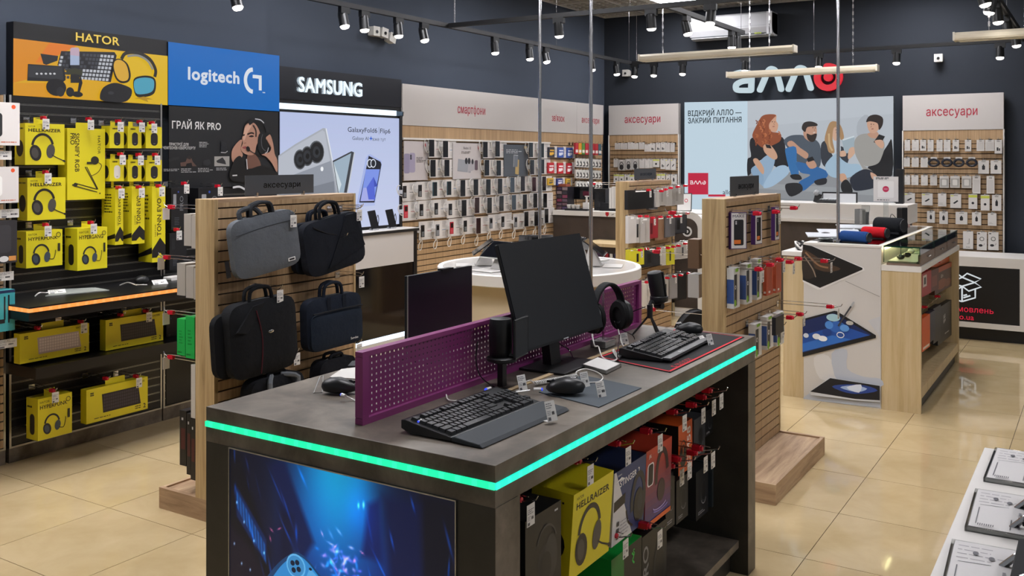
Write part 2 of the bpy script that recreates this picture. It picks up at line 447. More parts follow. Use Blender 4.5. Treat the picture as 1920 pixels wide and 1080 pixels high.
# ================================================================ shared small pieces
YEL = '#d9cb1f'; INK = '#16150f'; DKGREY = '#2b2b2e'; CARDW = '#d8d5d1'
def draw_headset(g, cx, cy, s, col='#242220', hi='#4a4743', mic=True):
    g.arc(cx - .02 * s, cy + .02 * s, .36 * s, .085 * s, 12, 172, col, 16, ry=.42 * s)
    g.oval(cx - .27 * s, cy - .18 * s, .2 * s, .27 * s, col, 18, .25); g.oval(cx + .26 * s, cy - .12 * s, .15 * s, .24 * s, hi, 18, -.15)
    g.oval(cx - .29 * s, cy - .18 * s, .12 * s, .18 * s, hi, 14, .25)
    if mic: g.line([(cx + .3 * s, cy - .24 * s), (cx + .46 * s, cy - .33 * s), (cx + .72 * s, cy - .44 * s)], .03 * s, col); g.oval(cx + .74 * s, cy - .45 * s, .06 * s, .035 * s, col, 10, -.4)
def carton(name, label, cat, loc, w, h, d, col, draw=None, side=None, rz=0, group=None, rot=None, mat='card', top=None, tab=True):
    """a printed carton; origin at the bottom centre of its front face, front towards -y"""
    g = G(col).box(-w / 2, w / 2, 0, d, 0, h)
    if tab: g.box(-w * .16, w * .16, d * .5, d * .5 + .001, h, h + min(.035, h * .22))
    g.frame((-w / 2, 0, 0), step=.0003)
    if draw: draw(g, w, h)
    if side:
        g.frame((-w / 2, d, 0), (0, -1, 0), (0, 0, 1), (-1, 0, 0), .0003); side(g, d, h)
    if top:
        g.frame((-w / 2, 0, h), (1, 0, 0), (0, 1, 0), (0, 0, 1), .0003); top(g, w, d)
    o = part(name, g, mat, None, loc, rot or (0, 0, rz))
    return tag(o, label, cat, group)
def price_print(g, w, h, seed=0):
    g.micro(w * .08, h * .62, w * .92, h * .92, 3, '#6b6b6f', seed); g.micro(w * .55, h * .3, w * .92, h * .5, 1, '#3b3b40', seed + 1, .8)
    g.micro(w * .08, h * .3, w * .5, h * .55, 3, '#8d8d90', seed + 2); g.rect(w * .08, h * .06, w * .34, h * .22, '#55555a')
_hook = {}
def hook(parent, x, z, length=.2, y0=0., tagcard=True, lock=True, seed=0, two=True):
    """display hook on a slat panel, in the panel's own frame: a wire pair with a red lock and a price card"""
    k = ('h', round(length, 3), two)
    if k not in _hook:
        g = G()
        g.box(-.018, .018, -.004, 0, -.02, .012)
        g.tube([(0, 0, 0), (0, -length * .9, 0), (0, -length, .012), (0, -length - .006, .024)], .0022, None, 5)
        if two: g.tube([(.006, -.002, .016), (.006, -length * .8, .016), (.006, -length * .93, .012)], .0018, None, 5)
        o = part('hook', g, 'chrome', parent, (x, y0, z)); _hook[k] = o
    else: o = like(_hook[k], parent, (x, y0, z))
    if lock:
        if 'l' not in _hook:
            g = G('#c1182c'); g.box(-.009, .009, -.016, .016, -.007, .013); g.cyl((0, -.006, .003), (0, -.026, .003), .0085, '#d62a40', 8)
            _hook['l'] = part('hook_lock', g, 'gloss', o, (0, -length * .82, 0), bevel=.002)
        else: like(_hook['l'], o, (0, -length * .82, 0))
    if tagcard:
        key = ('t', seed % 3)
        if key not in _hook:
            g = G(CARDW); g.box(-.02, .02, 0, .0012, -.058, .0); g.frame((-.02, 0, -.058)); price_print(g, .04, .05, seed)
            _hook[key] = part('price_card', g, 'card', o, (0, -length * .96, -.002))
        else: like(_hook[key], o, (0, -length * .96, -.002))
    return o
def paint_sheet(name, W, H, nu, nv, fn, mat, parent, loc, rot, label=None):
    """flat printed sheet whose colours come from a function of (u, v) in metres; u right, v up, faces -y"""
    us = np.linspace(0, W, nu + 1); vs = np.linspace(0, H, nv + 1)
    U, V = np.meshgrid(us, vs)
    rgb = np.clip(fn(U, V), 0, 1)
    me = bpy.data.meshes.new(name)
    idx = np.arange((nu + 1) * (nv + 1)).reshape(nv + 1, nu + 1)
    f = np.stack([idx[:-1, :-1], idx[:-1, 1:], idx[1:, 1:], idx[1:, :-1]], -1).reshape(-1, 4)
    me.from_pydata(np.stack([U, np.zeros_like(U), V], -1).reshape(-1, 3).tolist(), [], f.tolist())
    at = me.color_attributes.new('Col', 'FLOAT_COLOR', 'POINT')
    linr = np.where(rgb <= .04045, rgb / 12.92, ((rgb + .055) / 1.055) ** 2.4)
    at.data.foreach_set('color', np.concatenate([linr.reshape(-1, 3), np.ones(((nu + 1) * (nv + 1), 1))], 1).astype(np.float32).ravel())
    me.materials.append(MT[mat]); me.update()
    o = bpy.data.objects.new(name, me); COL.objects.link(o); o.parent = parent; o.location = loc; o.rotation_euler = rot
    if label: o['label'] = label
    return o
# ================================================================ the gaming table
ZT = .955
TX0, TX1, TY0, TY1 = 1.875, 3.83, 1.225, 2.24
tb = thing('gaming_table', 'dark concrete-look gaming table with glowing green light strip and purple divider', 'table', (TX0, TY0, 0))
TL, TW = TX1 - TX0, TY1 - TY0
g = G().box(0, TL, 0, TW, .914, ZT)
part('tabletop', g, 'concrete', tb, bevel=.0015)
g = G()
g.box(.012, TL - .012, .012, TW - .012, .897, .914); g.box(0, TL, 0, TW, .854, .897)
part('apron', g, 'concrete', tb)
g = G()
n = 118
for i in range(n):
    x = TL * i / n; c = '#14e6bf' if i % 3 else '#25ecc8'
    g.box(x, x + TL / n, -.004, .012, .898, .913, c)
n = 62
for i in range(n):
    y = TW * i / n; c = '#1ce89f' if i % 3 else '#2deeab'
    g.box(-.004, .012, y, y + TW / n, .898, .913, c)
part('light_strip', g, colour_mat('led_strip_glow', .3, emit=1.5), tb, label='glowing green LED strip around the table edge')
g = G().box(0, .1, 0, TW, 0, .854); part('end_panel', g, 'concrete_dk', tb, bevel=.001)
g = G().box(.1, .112, 0, .012, 0, .854); part('edge_strip', g, 'concrete', tb)
g = G().box(0, .1, -.0015, 0.0, 0, .854); part('edge_strip', g, 'concrete', tb)
g = G().box(TL - .09, TL, 0, TW, 0, .854); part('end_panel', g, 'concrete_dk', tb)
g = G().box(TL - .09, TL, -.0015, 0, 0, .854); part('edge_strip', g, 'concrete', tb)
g = G().box(.1, TL - .09, .44, .46, .12, .854); part('back_panel', g, 'black', tb)
for k in range(13):
    part('groove_rail', G().box(.1, TL - .09, .437, .44, .2 + .05 * k, .204 + .05 * k), 'blackmetal', tb)
g = G().box(.1, TL - .09, .038, .46, .105, .135); part('base_shelf', g, 'concrete', tb)
g = G().box(.1, TL - .09, .075, .46, 0, .105); part('kick_board', g, 'concrete_dk', tb)
# cable slot in the top: two chipboard edges beside a dark slit
g = G('#a58c68').box(.55, TL - .45, .352, .372, ZT, ZT + .004); part('slot_edge', g, plain('raw_chipboard', '#a68f6e', .8, mottle=.25, scale=160), tb)
g = G().box(.62, .66, .37, .40, ZT, ZT + .0012); part('cable_slot', g, 'black', tb)
# backlit game artwork on the end panel
PW, PH = .797, .80
rs = np.random.RandomState(3)
def art(U, V):
    v = (PH - V); u = U
    rgb = np.zeros(U.shape + (3,)); 
    base = np.array([.015, .045, .14]); rgb += base
    def blob(cu, cv, su, sv, col, k=1., rot=0.):
        c, q = math.cos(rot), math.sin(rot); du = (u - cu) * c + (v - cv) * q; dv = -(u - cu) * q + (v - cv) * c
        w = np.exp(-(du / su) ** 2 - (dv / sv) ** 2) * k
        return w[..., None] * np.array(col)
    rgb += blob(.40, .0, .13, .22, (.01, .46, .46)); rgb += blob(.5, .02, .05, .10, (.0, .12, .2)); rgb += blob(.42, .2, .17, .25, (.01, .13, .28)); rgb += blob(.60, .3, .2, .2, (.0, .06, .2)); rgb += blob(.3, .12, .1, .3, (.0, .06, .18))
    # leaning facades on the left
    def quad(pts, col, soft=.003):
        d = np.full(U.shape, 1e9)
        for i in range(len(pts)):
            (ax, ay), (bx, by) = pts[i], pts[(i + 1) % len(pts)]; l = math.hypot(bx - ax, by - ay)
            d = np.minimum(d, ((bx - ax) * (v - ay) - (by - ay) * (u - ax)) / l)
        return np.clip(d / soft + .5, 0, 1)[..., None], np.array(col)
    L = [([(0, 0), (.035, 0), (.16, .26), (.17, .4), (0, .4)], (.012, .03, .09), .02), ([(.02, .1), (.035, .11), (.15, .23), (.15, .3), (.03, .19)], (.03, .14, .34), .008),
         ([(.0, .22), (.09, .27), (.17, .36), (.16, .5), (0, .5)], (.07, .06, .14), .02),
         ([(.69, .0), (.8, .0), (.8, .5), (.70, .5)], (.01, .03, .10), .03), ([(.57, .03), (.69, .03), (.69, .5), (.62, .5)], (.01, .07, .24), .03),
         ([(.16, .02), (.22, .0), (.33, .2), (.28, .27)], (.015, .08, .26), .02), ([(.20, .12), (.25, .15), (.27, .4), (.2, .4)], (.012, .05, .18), .03),
         ([(.52, .06), (.56, .04), (.57, .2), (.50, .2)], (.02, .10, .34), .02)]
    for p, c, sft in L:
        m, c = quad(p, c, sft); rgb = rgb * (1 - m * .9) + c * m * .9
    for k in range(10):
        u0 = .028 + .012 * k; v0 = .115 + .0135 * k
        m, c = quad([(u0, v0), (u0 + .008, v0 + .009), (u0 + .012, v0 + .06), (u0 + .004, v0 + .05)], (.10, .42, .78), .004); rgb = rgb * (1 - m * .7) + c * m * .7
    for k in range(46):
        cu = rs.uniform(.02, .8); cv = rs.uniform(.0, .45); 
        if .34 < cu < .5 and cv < .2: continue
        rgb += blob(cu, cv, rs.uniform(.0015, .004), rs.uniform(.015, .05), (.02, .25, .55), rs.uniform(.3, .9), rs.uniform(-.7, .1))
    for k in range(60):
        a = rs.uniform(0, 6.3); q = rs.rayleigh(.035)
        rgb += blob(.42 + q * math.cos(a), .235 + .8 * q * math.sin(a), rs.uniform(.003, .014), rs.uniform(.002, .005), [(.75, .25, .5), (.45, .2, .6), (.2, .5, .8), (.8, .5, .6)][k % 4], rs.uniform(.3, .9), rs.uniform(-1.5, 1.5))
    rgb += blob(.505, .065, .003, .008, (.5, .8, .9)); rgb += blob(.488, .07, .003, .007, (.4, .7, .9)); rgb += blob(.49, .09, .05, .06, (.0, .06, .2))
    for cu, cv in ((.03, .15), (.06, .20), (.1, .245), (.02, .27), (.05, .32), (.085, .33), (.14, .27)): rgb += blob(cu, cv, .0025, .004, (.6, .75, .85))
    for cu, cv, a in ((.17, .2, .6), (.2, .19, -.5), (.165, .225, 1.2), (.36, .17, 1.), (.5, .19, .4)): rgb += blob(cu, cv, .008, .002, (.9, .35, .4), .9, a)
    return rgb
pa = paint_sheet('artwork', PW, PH, 300, 260, art, 'lit', tb, (-.003, 2.136 - TY0, .05), (0, 0, RZX), label='blue backlit game artwork of a ruined street')
g = G('#2d5f9e'); g.frame((0, 0, 0), step=.0004)
# gamepad in the picture (flat print)
def tf(pts, cu=.307, cv=PH - .315, a=-.50, s=1.0):
    c, q = math.cos(a), math.sin(a); return [(cu + (x * c - y * q) * s, cv + (x * q + y * c) * s) for x, y in pts]
g.poly(tf([(-.085, .03), (-.06, .052), (-.02, .056), (.03, .05), (.09, .05), (.13, .03), (.15, -.05), (.14, -.15), (.11, -.15), (.08, -.07), (.02, -.06), (-.05, -.07), (-.1, -.14), (-.13, -.13), (-.115, -.04)]), '#16406e', 5)
g.poly(tf([(-.075, .03), (-.055, .046), (-.02, .05), (.03, .044), (.085, .044), (.12, .025), (.135, -.05), (.125, -.13), (.11, -.13), (.08, -.05), (.02, -.045), (-.05, -.05), (-.09, -.1), (-.11, -.1), (-.1, -.03)]), '#2f8ad0', 5)
g.oval(*tf([(-.055, .012)])[0], .036, .033, '#64b6ec'); g.oval(*tf([(-.055, .012)])[0], .031, .028, '#3b8cc8')
for dx, dy in ((.013, 0), (-.013, 0), (0, .013), (0, -.013)):
    p = tf([(-.055 + dx, .012 + dy)])[0]; g.oval(p[0], p[1], .0085, .0075, '#0b1d36', 10)
g.poly(tf([(-.012, .045), (.08, .04), (.075, -.01), (-.008, -.008)]), '#54a8e4')
g.oval(*tf([(-.008, .044)])[0], .006, .004, '#0b1d36', 10)
part('gamepad_print', g, 'lit', pa, (0, 0, 0))
g = G('#8f8f92')
for a, b, c, d in ((-.003, 0, 0, PH), (PW, PW + .003, 0, PH), (-.003, PW + .003, PH, PH + .003)): g.box(a, b, -.004, 0, c, d)
part('artwork_frame', g, 'alu', tb, (-.001, 2.136 - TY0, .05), (0, 0, RZX))
# perforated purple divider
dv0, dv1, dy = 1.965, 3.80, 1.735 - .006
g = G(); px_, pz_ = .0195, .0168; ncol = int((dv1 - dv0 - .05) / px_); nrow = 10
X0 = dv0 + .026; Z0 = ZT + .018; hw, hh = .0028, .0028
for i in range(ncol):
    for j in range(nrow):
        x = X0 + i * px_; z = Z0 + j * pz_; x1 = x + px_; z1 = z + pz_; cx = (x + x1) / 2; cz = (z + z1) / 2
        vs = [(x, 0, z), (x1, 0, z), (x1, 0, z1), (x, 0, z1), (cx - hw, 0, cz - hh), (cx + hw, 0, cz - hh), (cx + hw, 0, cz + hh), (cx - hw, 0, cz + hh)]
        g.add(vs, [(0, 1, 5, 4), (1, 2, 6, 5), (2, 3, 7, 6), (3, 0, 4, 7)])
dv = thing('desk_divider', 'purple perforated steel divider standing lengthwise on the dark table', 'divider', (0, dy, 0))
pnl = part('perforated_sheet', g, 'purple', dv); md = pnl.modifiers.new('thickness', 'SOLIDIFY'); md.thickness = .0015
zt = Z0 + nrow * pz_; xe = X0 + ncol * px_
g = G(); g.box(dv0, xe + .026, -.014, .014, zt, zt + .014); g.box(dv0, xe + .026, -.014, .014, ZT, Z0); g.box(dv0, X0, -.014, .014, Z0, zt); g.box(xe, xe + .026, -.014, .014, Z0, zt)
part('folded_rim', g, 'purple', dv, bevel=.002)
# ---------------------------------------------------------------- keyboards
def keyboard(name, label, loc, rz, kw, rest, logo=None):
    t = thing(name, label, 'keyboard', loc, rz)
    W, D = kw, .155; a = .09   # tilt of the plate
    zf = lambda y: .012 + .02 * (y / D)
    g = G('#18191b')
    pr = [(0, .004), (0, .014), (D, .036), (D + .012, .034), (D + .012, .012), (D - .02, .0)]
    g.add([(-W / 2, y, z) for y, z in pr] + [(W / 2, y, z) for y, z in pr], [tuple(range(6)), tuple(range(11, 5, -1))] + [(i, 6 + i, 6 + (i + 1) % 6, (i + 1) % 6) for i in range(6)])
    part('case', g, 'satin', t, bevel=.002)
    for sx in (-1, 1): part('foot', G('#101012').box(sx * W * .42 - .02, sx * W * .42 + .02, D - .03, D - .01, -.0, .014), 'matte', t)
    if rest:
        g = G('#3c4044'); pr = [(-rest, .002), (-rest + .012, .010), (-.01, .017), (0, .014), (0, .003), (-rest + .02, 0)]
        g.add([(-W / 2, y, z) for y, z in pr] + [(W / 2, y, z) for y, z in pr], [tuple(range(6)), tuple(range(11, 5, -1))] + [(i, 6 + i, 6 + (i + 1) % 6, (i + 1) % 6) for i in range(6)])
        part('wrist_rest', g, 'matte', t, bevel=.003)
    if logo:
        g = G('#4a4b4e'); g.box(-W / 2 + .005, W / 2 - .005, -.03, 0, .008, .017); part('palm_bar', g, 'satin', t, bevel=.002)
        g = G('#dddddd'); g.frame((-.10, -.022, .0172), (1, 0, 0), (0, 1, 0), (0, 0, 1)); g.text(logo, .02, 0, .011, '#c9c9cb', .01); g.poly([(0, .012), (.012, .012), (.008, .0), (.004, -.002)], '#c9c9cb'); part('logo', g, 'satin', t)
    U = (W - .02) / 22.6
    rows = [[(0, 1), (2, 1), (3, 1), (4, 1), (5, 1), (6.5, 1), (7.5, 1), (8.5, 1), (9.5, 1), (11, 1), (12, 1), (13, 1), (14, 1), (15.3, 1), (16.3, 1), (17.3, 1)],
            [(i, 1) for i in range(13)] + [(13, 2), (15.3, 1), (16.3, 1), (17.3, 1), (18.6, 1), (19.6, 1), (20.6, 1), (21.6, 1)],
            [(0, 1.5)] + [(1.5 + i, 1) for i in range(12)] + [(13.5, 1.5), (15.3, 1), (16.3, 1), (17.3, 1), (18.6, 1), (19.6, 1), (20.6, 1), (21.6, 1)],
            [(0, 1.75)] + [(1.75 + i, 1) for i in range(11)] + [(12.75, 2.25), (18.6, 1), (19.6, 1), (20.6, 1)],
            [(0, 2.25)] + [(2.25 + i, 1) for i in range(10)] + [(12.25, 2.75), (16.3, 1), (18.6, 1), (19.6, 1), (20.6, 1), (21.6, 1)],
            [(0, 1.25), (1.25, 1.25), (2.5, 1.25), (3.75, 6.25), (10, 1.25), (11.25, 1.25), (12.5, 1.25), (13.75, 1.25), (15.3, 1), (16.3, 1), (17.3, 1), (18.6, 2), (20.6, 1)]]
    caps = {}; pit = (D - .016) / 6.35
    for r, row in enumerate(rows):
        y = D - .012 - pit * (r + .5) - (.006 if r else 0)
        for x, w in row:
            if w not in caps:
                g = G('#1d1e21'); hw2 = w * U / 2 - .0006; hd = pit / 2 - .0006; q = .0022
                vs = [(-hw2, -hd, 0), (hw2, -hd, 0), (hw2, hd, 0), (-hw2, hd, 0), (-hw2 + q, -hd + q, .0085), (hw2 - q, -hd + q, .0085), (hw2 - q, hd - q * .6, .0085), (-hw2 + q, hd - q * .6, .0085)]
                g.add(vs, [(4, 5, 6, 7), (0, 1, 5, 4), (1, 2, 6, 5), (2, 3, 7, 6), (3, 0, 4, 7)])
                g.frame((-.003, -.001, .0086), (1, 0, 0), (0, 1, 0), (0, 0, 1)); g.rect(-.001, .0, .003, .0035, '#55585c')
                caps[w] = part('keycap', g, 'satin', t)
                o = caps[w]
            else: o = like(caps[w], t)
            o.location = (-W / 2 + .01 + (x + w / 2) * U, y, .014 + .022 * y / D); o.rotation_euler = (.14, 0, 0)
    return t
keyboard('mechanical_keyboard', 'black full-size keyboard with wide wrist rest at the near table corner', (2.185, 1.415, ZT), math.radians(-1.5), .435, .10)
keyboard('mechanical_keyboard', 'black keyboard with white logo on its palm bar on the red-edged mat', (3.36, 1.345, ZT + .004), math.radians(2), .46, 0, 'MSI')
# ---------------------------------------------------------------- mats
def slab(name, label, cat, pts, z0, z1, col, mat='matte', group=None, draw=None):
    g = G(col).prismz(pts, z0, z1)
    if draw: g.frame((0, 0, z1), (1, 0, 0), (0, 1, 0), (0, 0, 1)); draw(g)
    return tag(part(name, g, mat), label, cat, group)
slab('mouse_mat', 'slate grey cloth mouse mat under the black mouse', 'mouse mat', [(2.474, 1.255), (2.756, 1.247), (2.815, 1.490), (2.538, 1.496)], ZT, ZT + .003, '#4b5258')
Q = [(3.01, 1.255), (3.77, 1.250), (3.82, 1.556), (3.098, 1.577)]
def redmat(g):
    c = np.mean(Q, 0); q = [tuple(c + (np.array(p) - c) * np.array([.975, .95])) for p in Q]
    g.line(q + [q[0]], .009, '#d21f2e'); g.text('BLOODY', 3.13, 1.268, .022, '#a3202c', .01)
    g.oval(3.10, 1.279, .013, .012, '#a3202c'); g.oval(3.103, 1.279, .008, .007, '#151517')
slab('mouse_mat', 'black gaming mat with red stitched edge beneath the far keyboard', 'mouse mat', Q, ZT, ZT + .003, '#151517', draw=redmat)
# ---------------------------------------------------------------- mice
def mouse(name, label, loc, rz, col='#17181a', logo=False, sx=1.):
    t = thing(name, label, 'mouse', loc, rz)
    g = G(col); n = 20; rows = []
    L, W = .116 * sx, .066 * sx
    prof = [(0, .001), (.5, .004), (.9, .010), (1, .018), (.96, .026), (.8, .034), (.5, .039), (.18, .0405), (.0, .0405)]
    vs = []
    for r, h in prof:
        for i in range(n):
            a = 2 * math.pi * i / n; x = math.cos(a) * W / 2 * r; y = math.sin(a) * L / 2 * r
            sq = 1 - .12 * math.cos(a) ** 2 * math.sin(a) ** 2 * 4 * 0
            waist = 1 - .10 * math.exp(-((y / (L / 2)) - .1) ** 2 * 8)
            hh = h * 1.25 * sx * (1 - .28 * max(0, y / (L / 2))) if h > .01 else h
            vs.append((x * waist, y, hh))
    fs = [(k * n + i, k * n + (i + 1) % n, (k + 1) * n + (i + 1) % n, (k + 1) * n + i) for k in range(len(prof) - 1) for i in range(n)]
    g.add(vs, fs); part('shell', g, 'satin', t, smooth=True)
    part('scroll_wheel', G('#333539').cyl((-.004, L * .30, .034 * sx), (.004, L * .30, .034 * sx), .010, None, 14), 'satin', t)
    part('button_gap', G('#050506').box(-.0006, .0006, L * .1, L * .47, .034 * sx, .040 * sx), 'matte', t, rot=(0, 0, 0))
    if logo:
        g = G('#c8c8c8'); g.frame((0, -L * .2, .0525), (1, 0, 0), (0, 1, 0), (0, 0, 1)); g.arc(0, 0, .007, .0025, 60, 330, '#d5d5d5'); g.rect(0, -.001, .008, .0015, '#d5d5d5'); part('logo', g, 'satin', t)
    return t
mouse('gaming_mouse', 'black mouse with white round logo on the slate mat', (2.553, 1.41, ZT + .003), math.radians(25), logo=True, sx=1.05)
mouse('gaming_mouse', 'dark mouse with white plug lying left of the purple divider', tuple(onz(637, 738, ZT)), math.radians(-150))
mouse('gaming_mouse', 'black mouse on the red-edged mat beyond the far keyboard', (3.70, 1.46, ZT + .003), math.radians(10))
def plug(label, a, b, rad=.0045, col='#e4e2df'):
    t = thing('usb_plug', label, 'plug', a)
    A = Vector(a); B = Vector(b) - A
    part('plug_body', G(col).cyl((0, 0, 0), B * .6, rad * 1.2, None, 8), 'gloss', t); part('light', G('#4a62ff').cyl(-B * .12, (0, 0, 0), rad, None, 8), glow('#3a55ff', 1.2), t)
def cable(label, pts, r=.0022, col='#e6e3df', name='security_cable', cat='cable', sm=6, group=None):
    return tag(part(name, G(col).tube(pts, r, None, 6, smooth=sm), 'gloss', smooth=True), label, cat, group)
P = lambda x, y, dz=.004: tuple(onz(x, y, ZT + dz))
plug('white plug with blue light at the nose of the logo mouse', (2.522, 1.478, ZT + .016), (2.50, 1.51, ZT + .016))
cable('white lead from the logo mouse to the purple divider', [(2.50, 1.505, ZT + .014), (2.44, 1.56, ZT + .008), (2.36, 1.60, ZT + .004), (2.30, 1.66, ZT + .004), (2.33, 1.70, ZT + .01)])
plug('white plug with blue light in the mouse left of the divider', P(641, 740, .016), P(652, 744, .014))
cable('white lead running from the left mouse under the divider', [P(650, 743, .012), P(660, 748, .005), P(672, 754, .003)])
# thick coiled tether
def coil(label, a, b, r=.0075, turns=26):
    a = Vector(a); b = Vector(b); d = (b - a); t = d.normalized(); u = t.orthogonal().normalized(); w = t.cross(u)
    pts = [a + d * (i / (turns * 8)) + (u * math.cos(i * math.pi / 4) + w * math.sin(i * math.pi / 4)) * (r - .0015) for i in range(turns * 8 + 1)]
    return tag(part('coiled_tether', G('#e6e4e0').tube(pts, .0022, None, 5), 'gloss', smooth=True), label, 'cable')
p0 = onz(1003, 719, ZT + .009); p1 = onz(1082, 704, ZT + .009)
coil('thick white coiled tether lying between monitor foot and slate mat', p0, p1)
P = lambda x, y, dz=.004: tuple(onz(x, y, ZT + dz))
cable('white loop of lead curling from the coiled tether past the slate mat', [P(1080, 704, .012), P(1082, 696, .012), P(1098, 692, .008), P(1120, 698, .006), P(1130, 708, .006), P(1122, 716, .006), P(1100, 717, .006)])
cable('thin white lead from the tether to the price card behind the near keyboard', [P(1003, 719, .01), P(995, 714, .01), P(985, 716, .008), P(975, 722, .006)])
cable('white lead drooping from under the monitor onto the black mat', [(3.10, 1.60, 1.04), (3.09, 1.585, 1.0), P(1122, 650, .03), P(1128, 668, .01), P(1140, 676, .006), P(1152, 676, .006), P(1158, 670, .01), P(1154, 660, .012)], r=.0028)
coil('short white coil at the corner of the black mat', P(1150, 657, .012), P(1159, 671, .012), .006, 9)
# ---------------------------------------------------------------- price cards standing on the table
def tent_card(label, px, py, w=.035, h=.052, rz=-.25, z=ZT, group='price cards standing on the gaming table', lean=.3):
    p = onz(px, py, z + .0005)
    t = thing('price_card', label, 'price card', p, rz, group)
    g = G('#dcdad6'); g.box(-w / 2, w / 2, 0, .0008, 0, h); g.frame((-w / 2, 0, 0)); price_print(g, w, h, int(px)); part('card', g, 'card', t, rot=(-lean, 0, 0))
    part('easel', G('#d0cecb').box(-w / 2, w / 2, 0, .02, 0, .0008), 'card', t)
    return t
tent_card('white price card leaning on the near keyboard wrist rest', 1037, 790, .036, .055, -.3, ZT + .008)
tent_card('white price card standing beside the logo mouse', 1100, 727, .034, .05, -.3)
tent_card('white price card standing on the front corner of the slate mat', 1130, 746, .034, .05, -.35)
tent_card('white price card behind the near keyboard', 982, 733, .034, .05, -.3)
tent_card('white price card standing under the headset', 1174, 648, .034, .05, -.4)
tent_card('white price card behind the far keyboard, nearest the round chair back', 1277, 624, .032, .045, -.3)
tent_card('white price card at the right end of the far keyboard', 1334, 648, .034, .045, -.3)
tent_card('white price card lying against the far keyboard palm bar', 1322, 640, .03, .03, -.3, ZT + .01, lean=.9)
# acrylic block with a card
pts = [tuple(onz(x, y, ZT).xy) for x, y in ((1091, 690), (1137, 703), (1165, 689), (1120, 676))]
t = thing('acrylic_card_holder', 'clear acrylic block with white card beside the monitor foot', 'card holder', (0, 0, ZT))
part('block', G().prismz(pts, .0, .013), 'acrylic', t); part('white_core', G('#c9c6c2').prismz([tuple(np.mean(pts, 0) + (np.array(p) - np.mean(pts, 0)) * .94) for p in pts], .002, .012), 'card', t)  # pale core added inside so the clear block's sides look bright
g = G('#e2dfdb').prismz([tuple(np.mean(pts, 0) + (np.array(p) - np.mean(pts, 0)) * .93) for p in pts], .0132, .0138)
part('card', g, 'card', t)
# sheets and acrylic scrap by the left mouse
pts = [tuple(onz(x, y, ZT).xy) for x, y in ((618, 709), (668, 712), (672, 690), (640, 694))]
slab('paper_sheet', 'white paper sheet lying behind the left mouse', 'paper', pts, ZT, ZT + .004, '#cfccc7', 'card')
pts = [tuple(onz(x, y, ZT).xy) for x, y in ((588, 738), (604, 737), (606, 706), (600, 707))]
tag(part('acrylic_strip', G('#b4b8b6').tube([(x, y, ZT + .002) for x, y in pts], .0012, None, 5, closed=True), 'gloss'), 'clear acrylic strip with pale edges left of the dark mouse', 'acrylic strip')
pts = [tuple(onz(x, y, ZT).xy) for x, y in ((632, 706), (636, 696), (672, 688), (672, 698))]
slab('dark_strip', 'dark flat base of the rear monitor reaching past the divider', 'monitor base', [tuple(onz(x, y, ZT).xy) for x, y in ((652, 690), (660, 681), (690, 676), (690, 690))], ZT, ZT + .008, '#17181a', 'satin')
# ---------------------------------------------------------------- monitors
t = thing('monitor', 'large black monitor tilted back in front of the purple divider', 'monitor', (2.905, 1.62, ZT), 0)
part('foot', G('#121315').box(-.13, .13, -.085, .115, 0, .008), 'satin', t, bevel=.002)
g = G('#131416'); g.add([(-.035, .02, .005), (.035, .02, .005), (.035, .055, .005), (-.035, .055, .005), (-.03, .06, .30), (.03, .06, .30), (.03, .085, .30), (-.03, .085, .30)], [(0, 1, 5, 4), (1, 2, 6, 5), (2, 3, 7, 6), (3, 0, 4, 7), (4, 5, 6, 7)])
part('neck', g, 'satin', t); part('rear_hump', G('#141518').box(-.12, .12, .02, .05, .16, .34), 'satin', t, (0, .02, .03), (-.28, 0, 0), bevel=.01)
tilt = -math.atan2(.1, .346)
sc = part('housing', G('#16171a').box(-.29, .29, .002, .014, 0, .362), 'satin', t, (0, -.02, .098), (tilt, 0, 0), bevel=.004)
part('screen', G('#1b1d20').box(-.286, .286, -.0005, .002, .008, .358), plain('matt_black_screen', '#191b1f', .36), sc)
g = G('#b9bbbd'); g.frame((-.02, -.001, .0015)); g.rect(0, 0, .035, .004, '#9fa2a5'); part('maker_mark', g, 'satin', sc)
for k, (a, b) in enumerate((((1075, 655), (1050, 688)), ((1043, 664), (1083, 690)))):
    pass
cable('black power lead hanging behind the large monitor', [(2.86, 1.66, 1.12), (2.88, 1.68, 1.03), P(1040, 668, .02), P(1055, 678, .006), P(1077, 686, .004)], .0025, '#141416', 'power_lead')
cable('second black lead hanging behind the large monitor', [(3.0, 1.66, 1.12), (2.98, 1.68, 1.03), P(1066, 655, .02), P(1075, 672, .006), P(1084, 686, .004)], .0025, '#141416', 'power_lead')
t = thing('monitor', 'slim dark monitor standing beyond the purple divider, turned away', 'monitor', (2.775, 2.05, ZT), 0)
part('foot', G('#141518').box(-.1, .1, -.05, .1, 0, .008), 'satin', t)
part('neck', G('#141518').box(-.025, .025, .012, .03, .005, .16), 'satin', t)
part('housing', G('#15171c').box(-.195, .195, -.004, .012, .03, .322), plain('navy_black_shell', '#10131a', .35), t, bevel=.002)
part('edge_trim', G('#6a6d70').box(-.1955, -.1935, -.0045, .0, .03, .322), 'alu', t)
part('camera_bar', G('#0a0a0c').box(.0, .07, -.008, .014, .32, .328), 'satin', t)
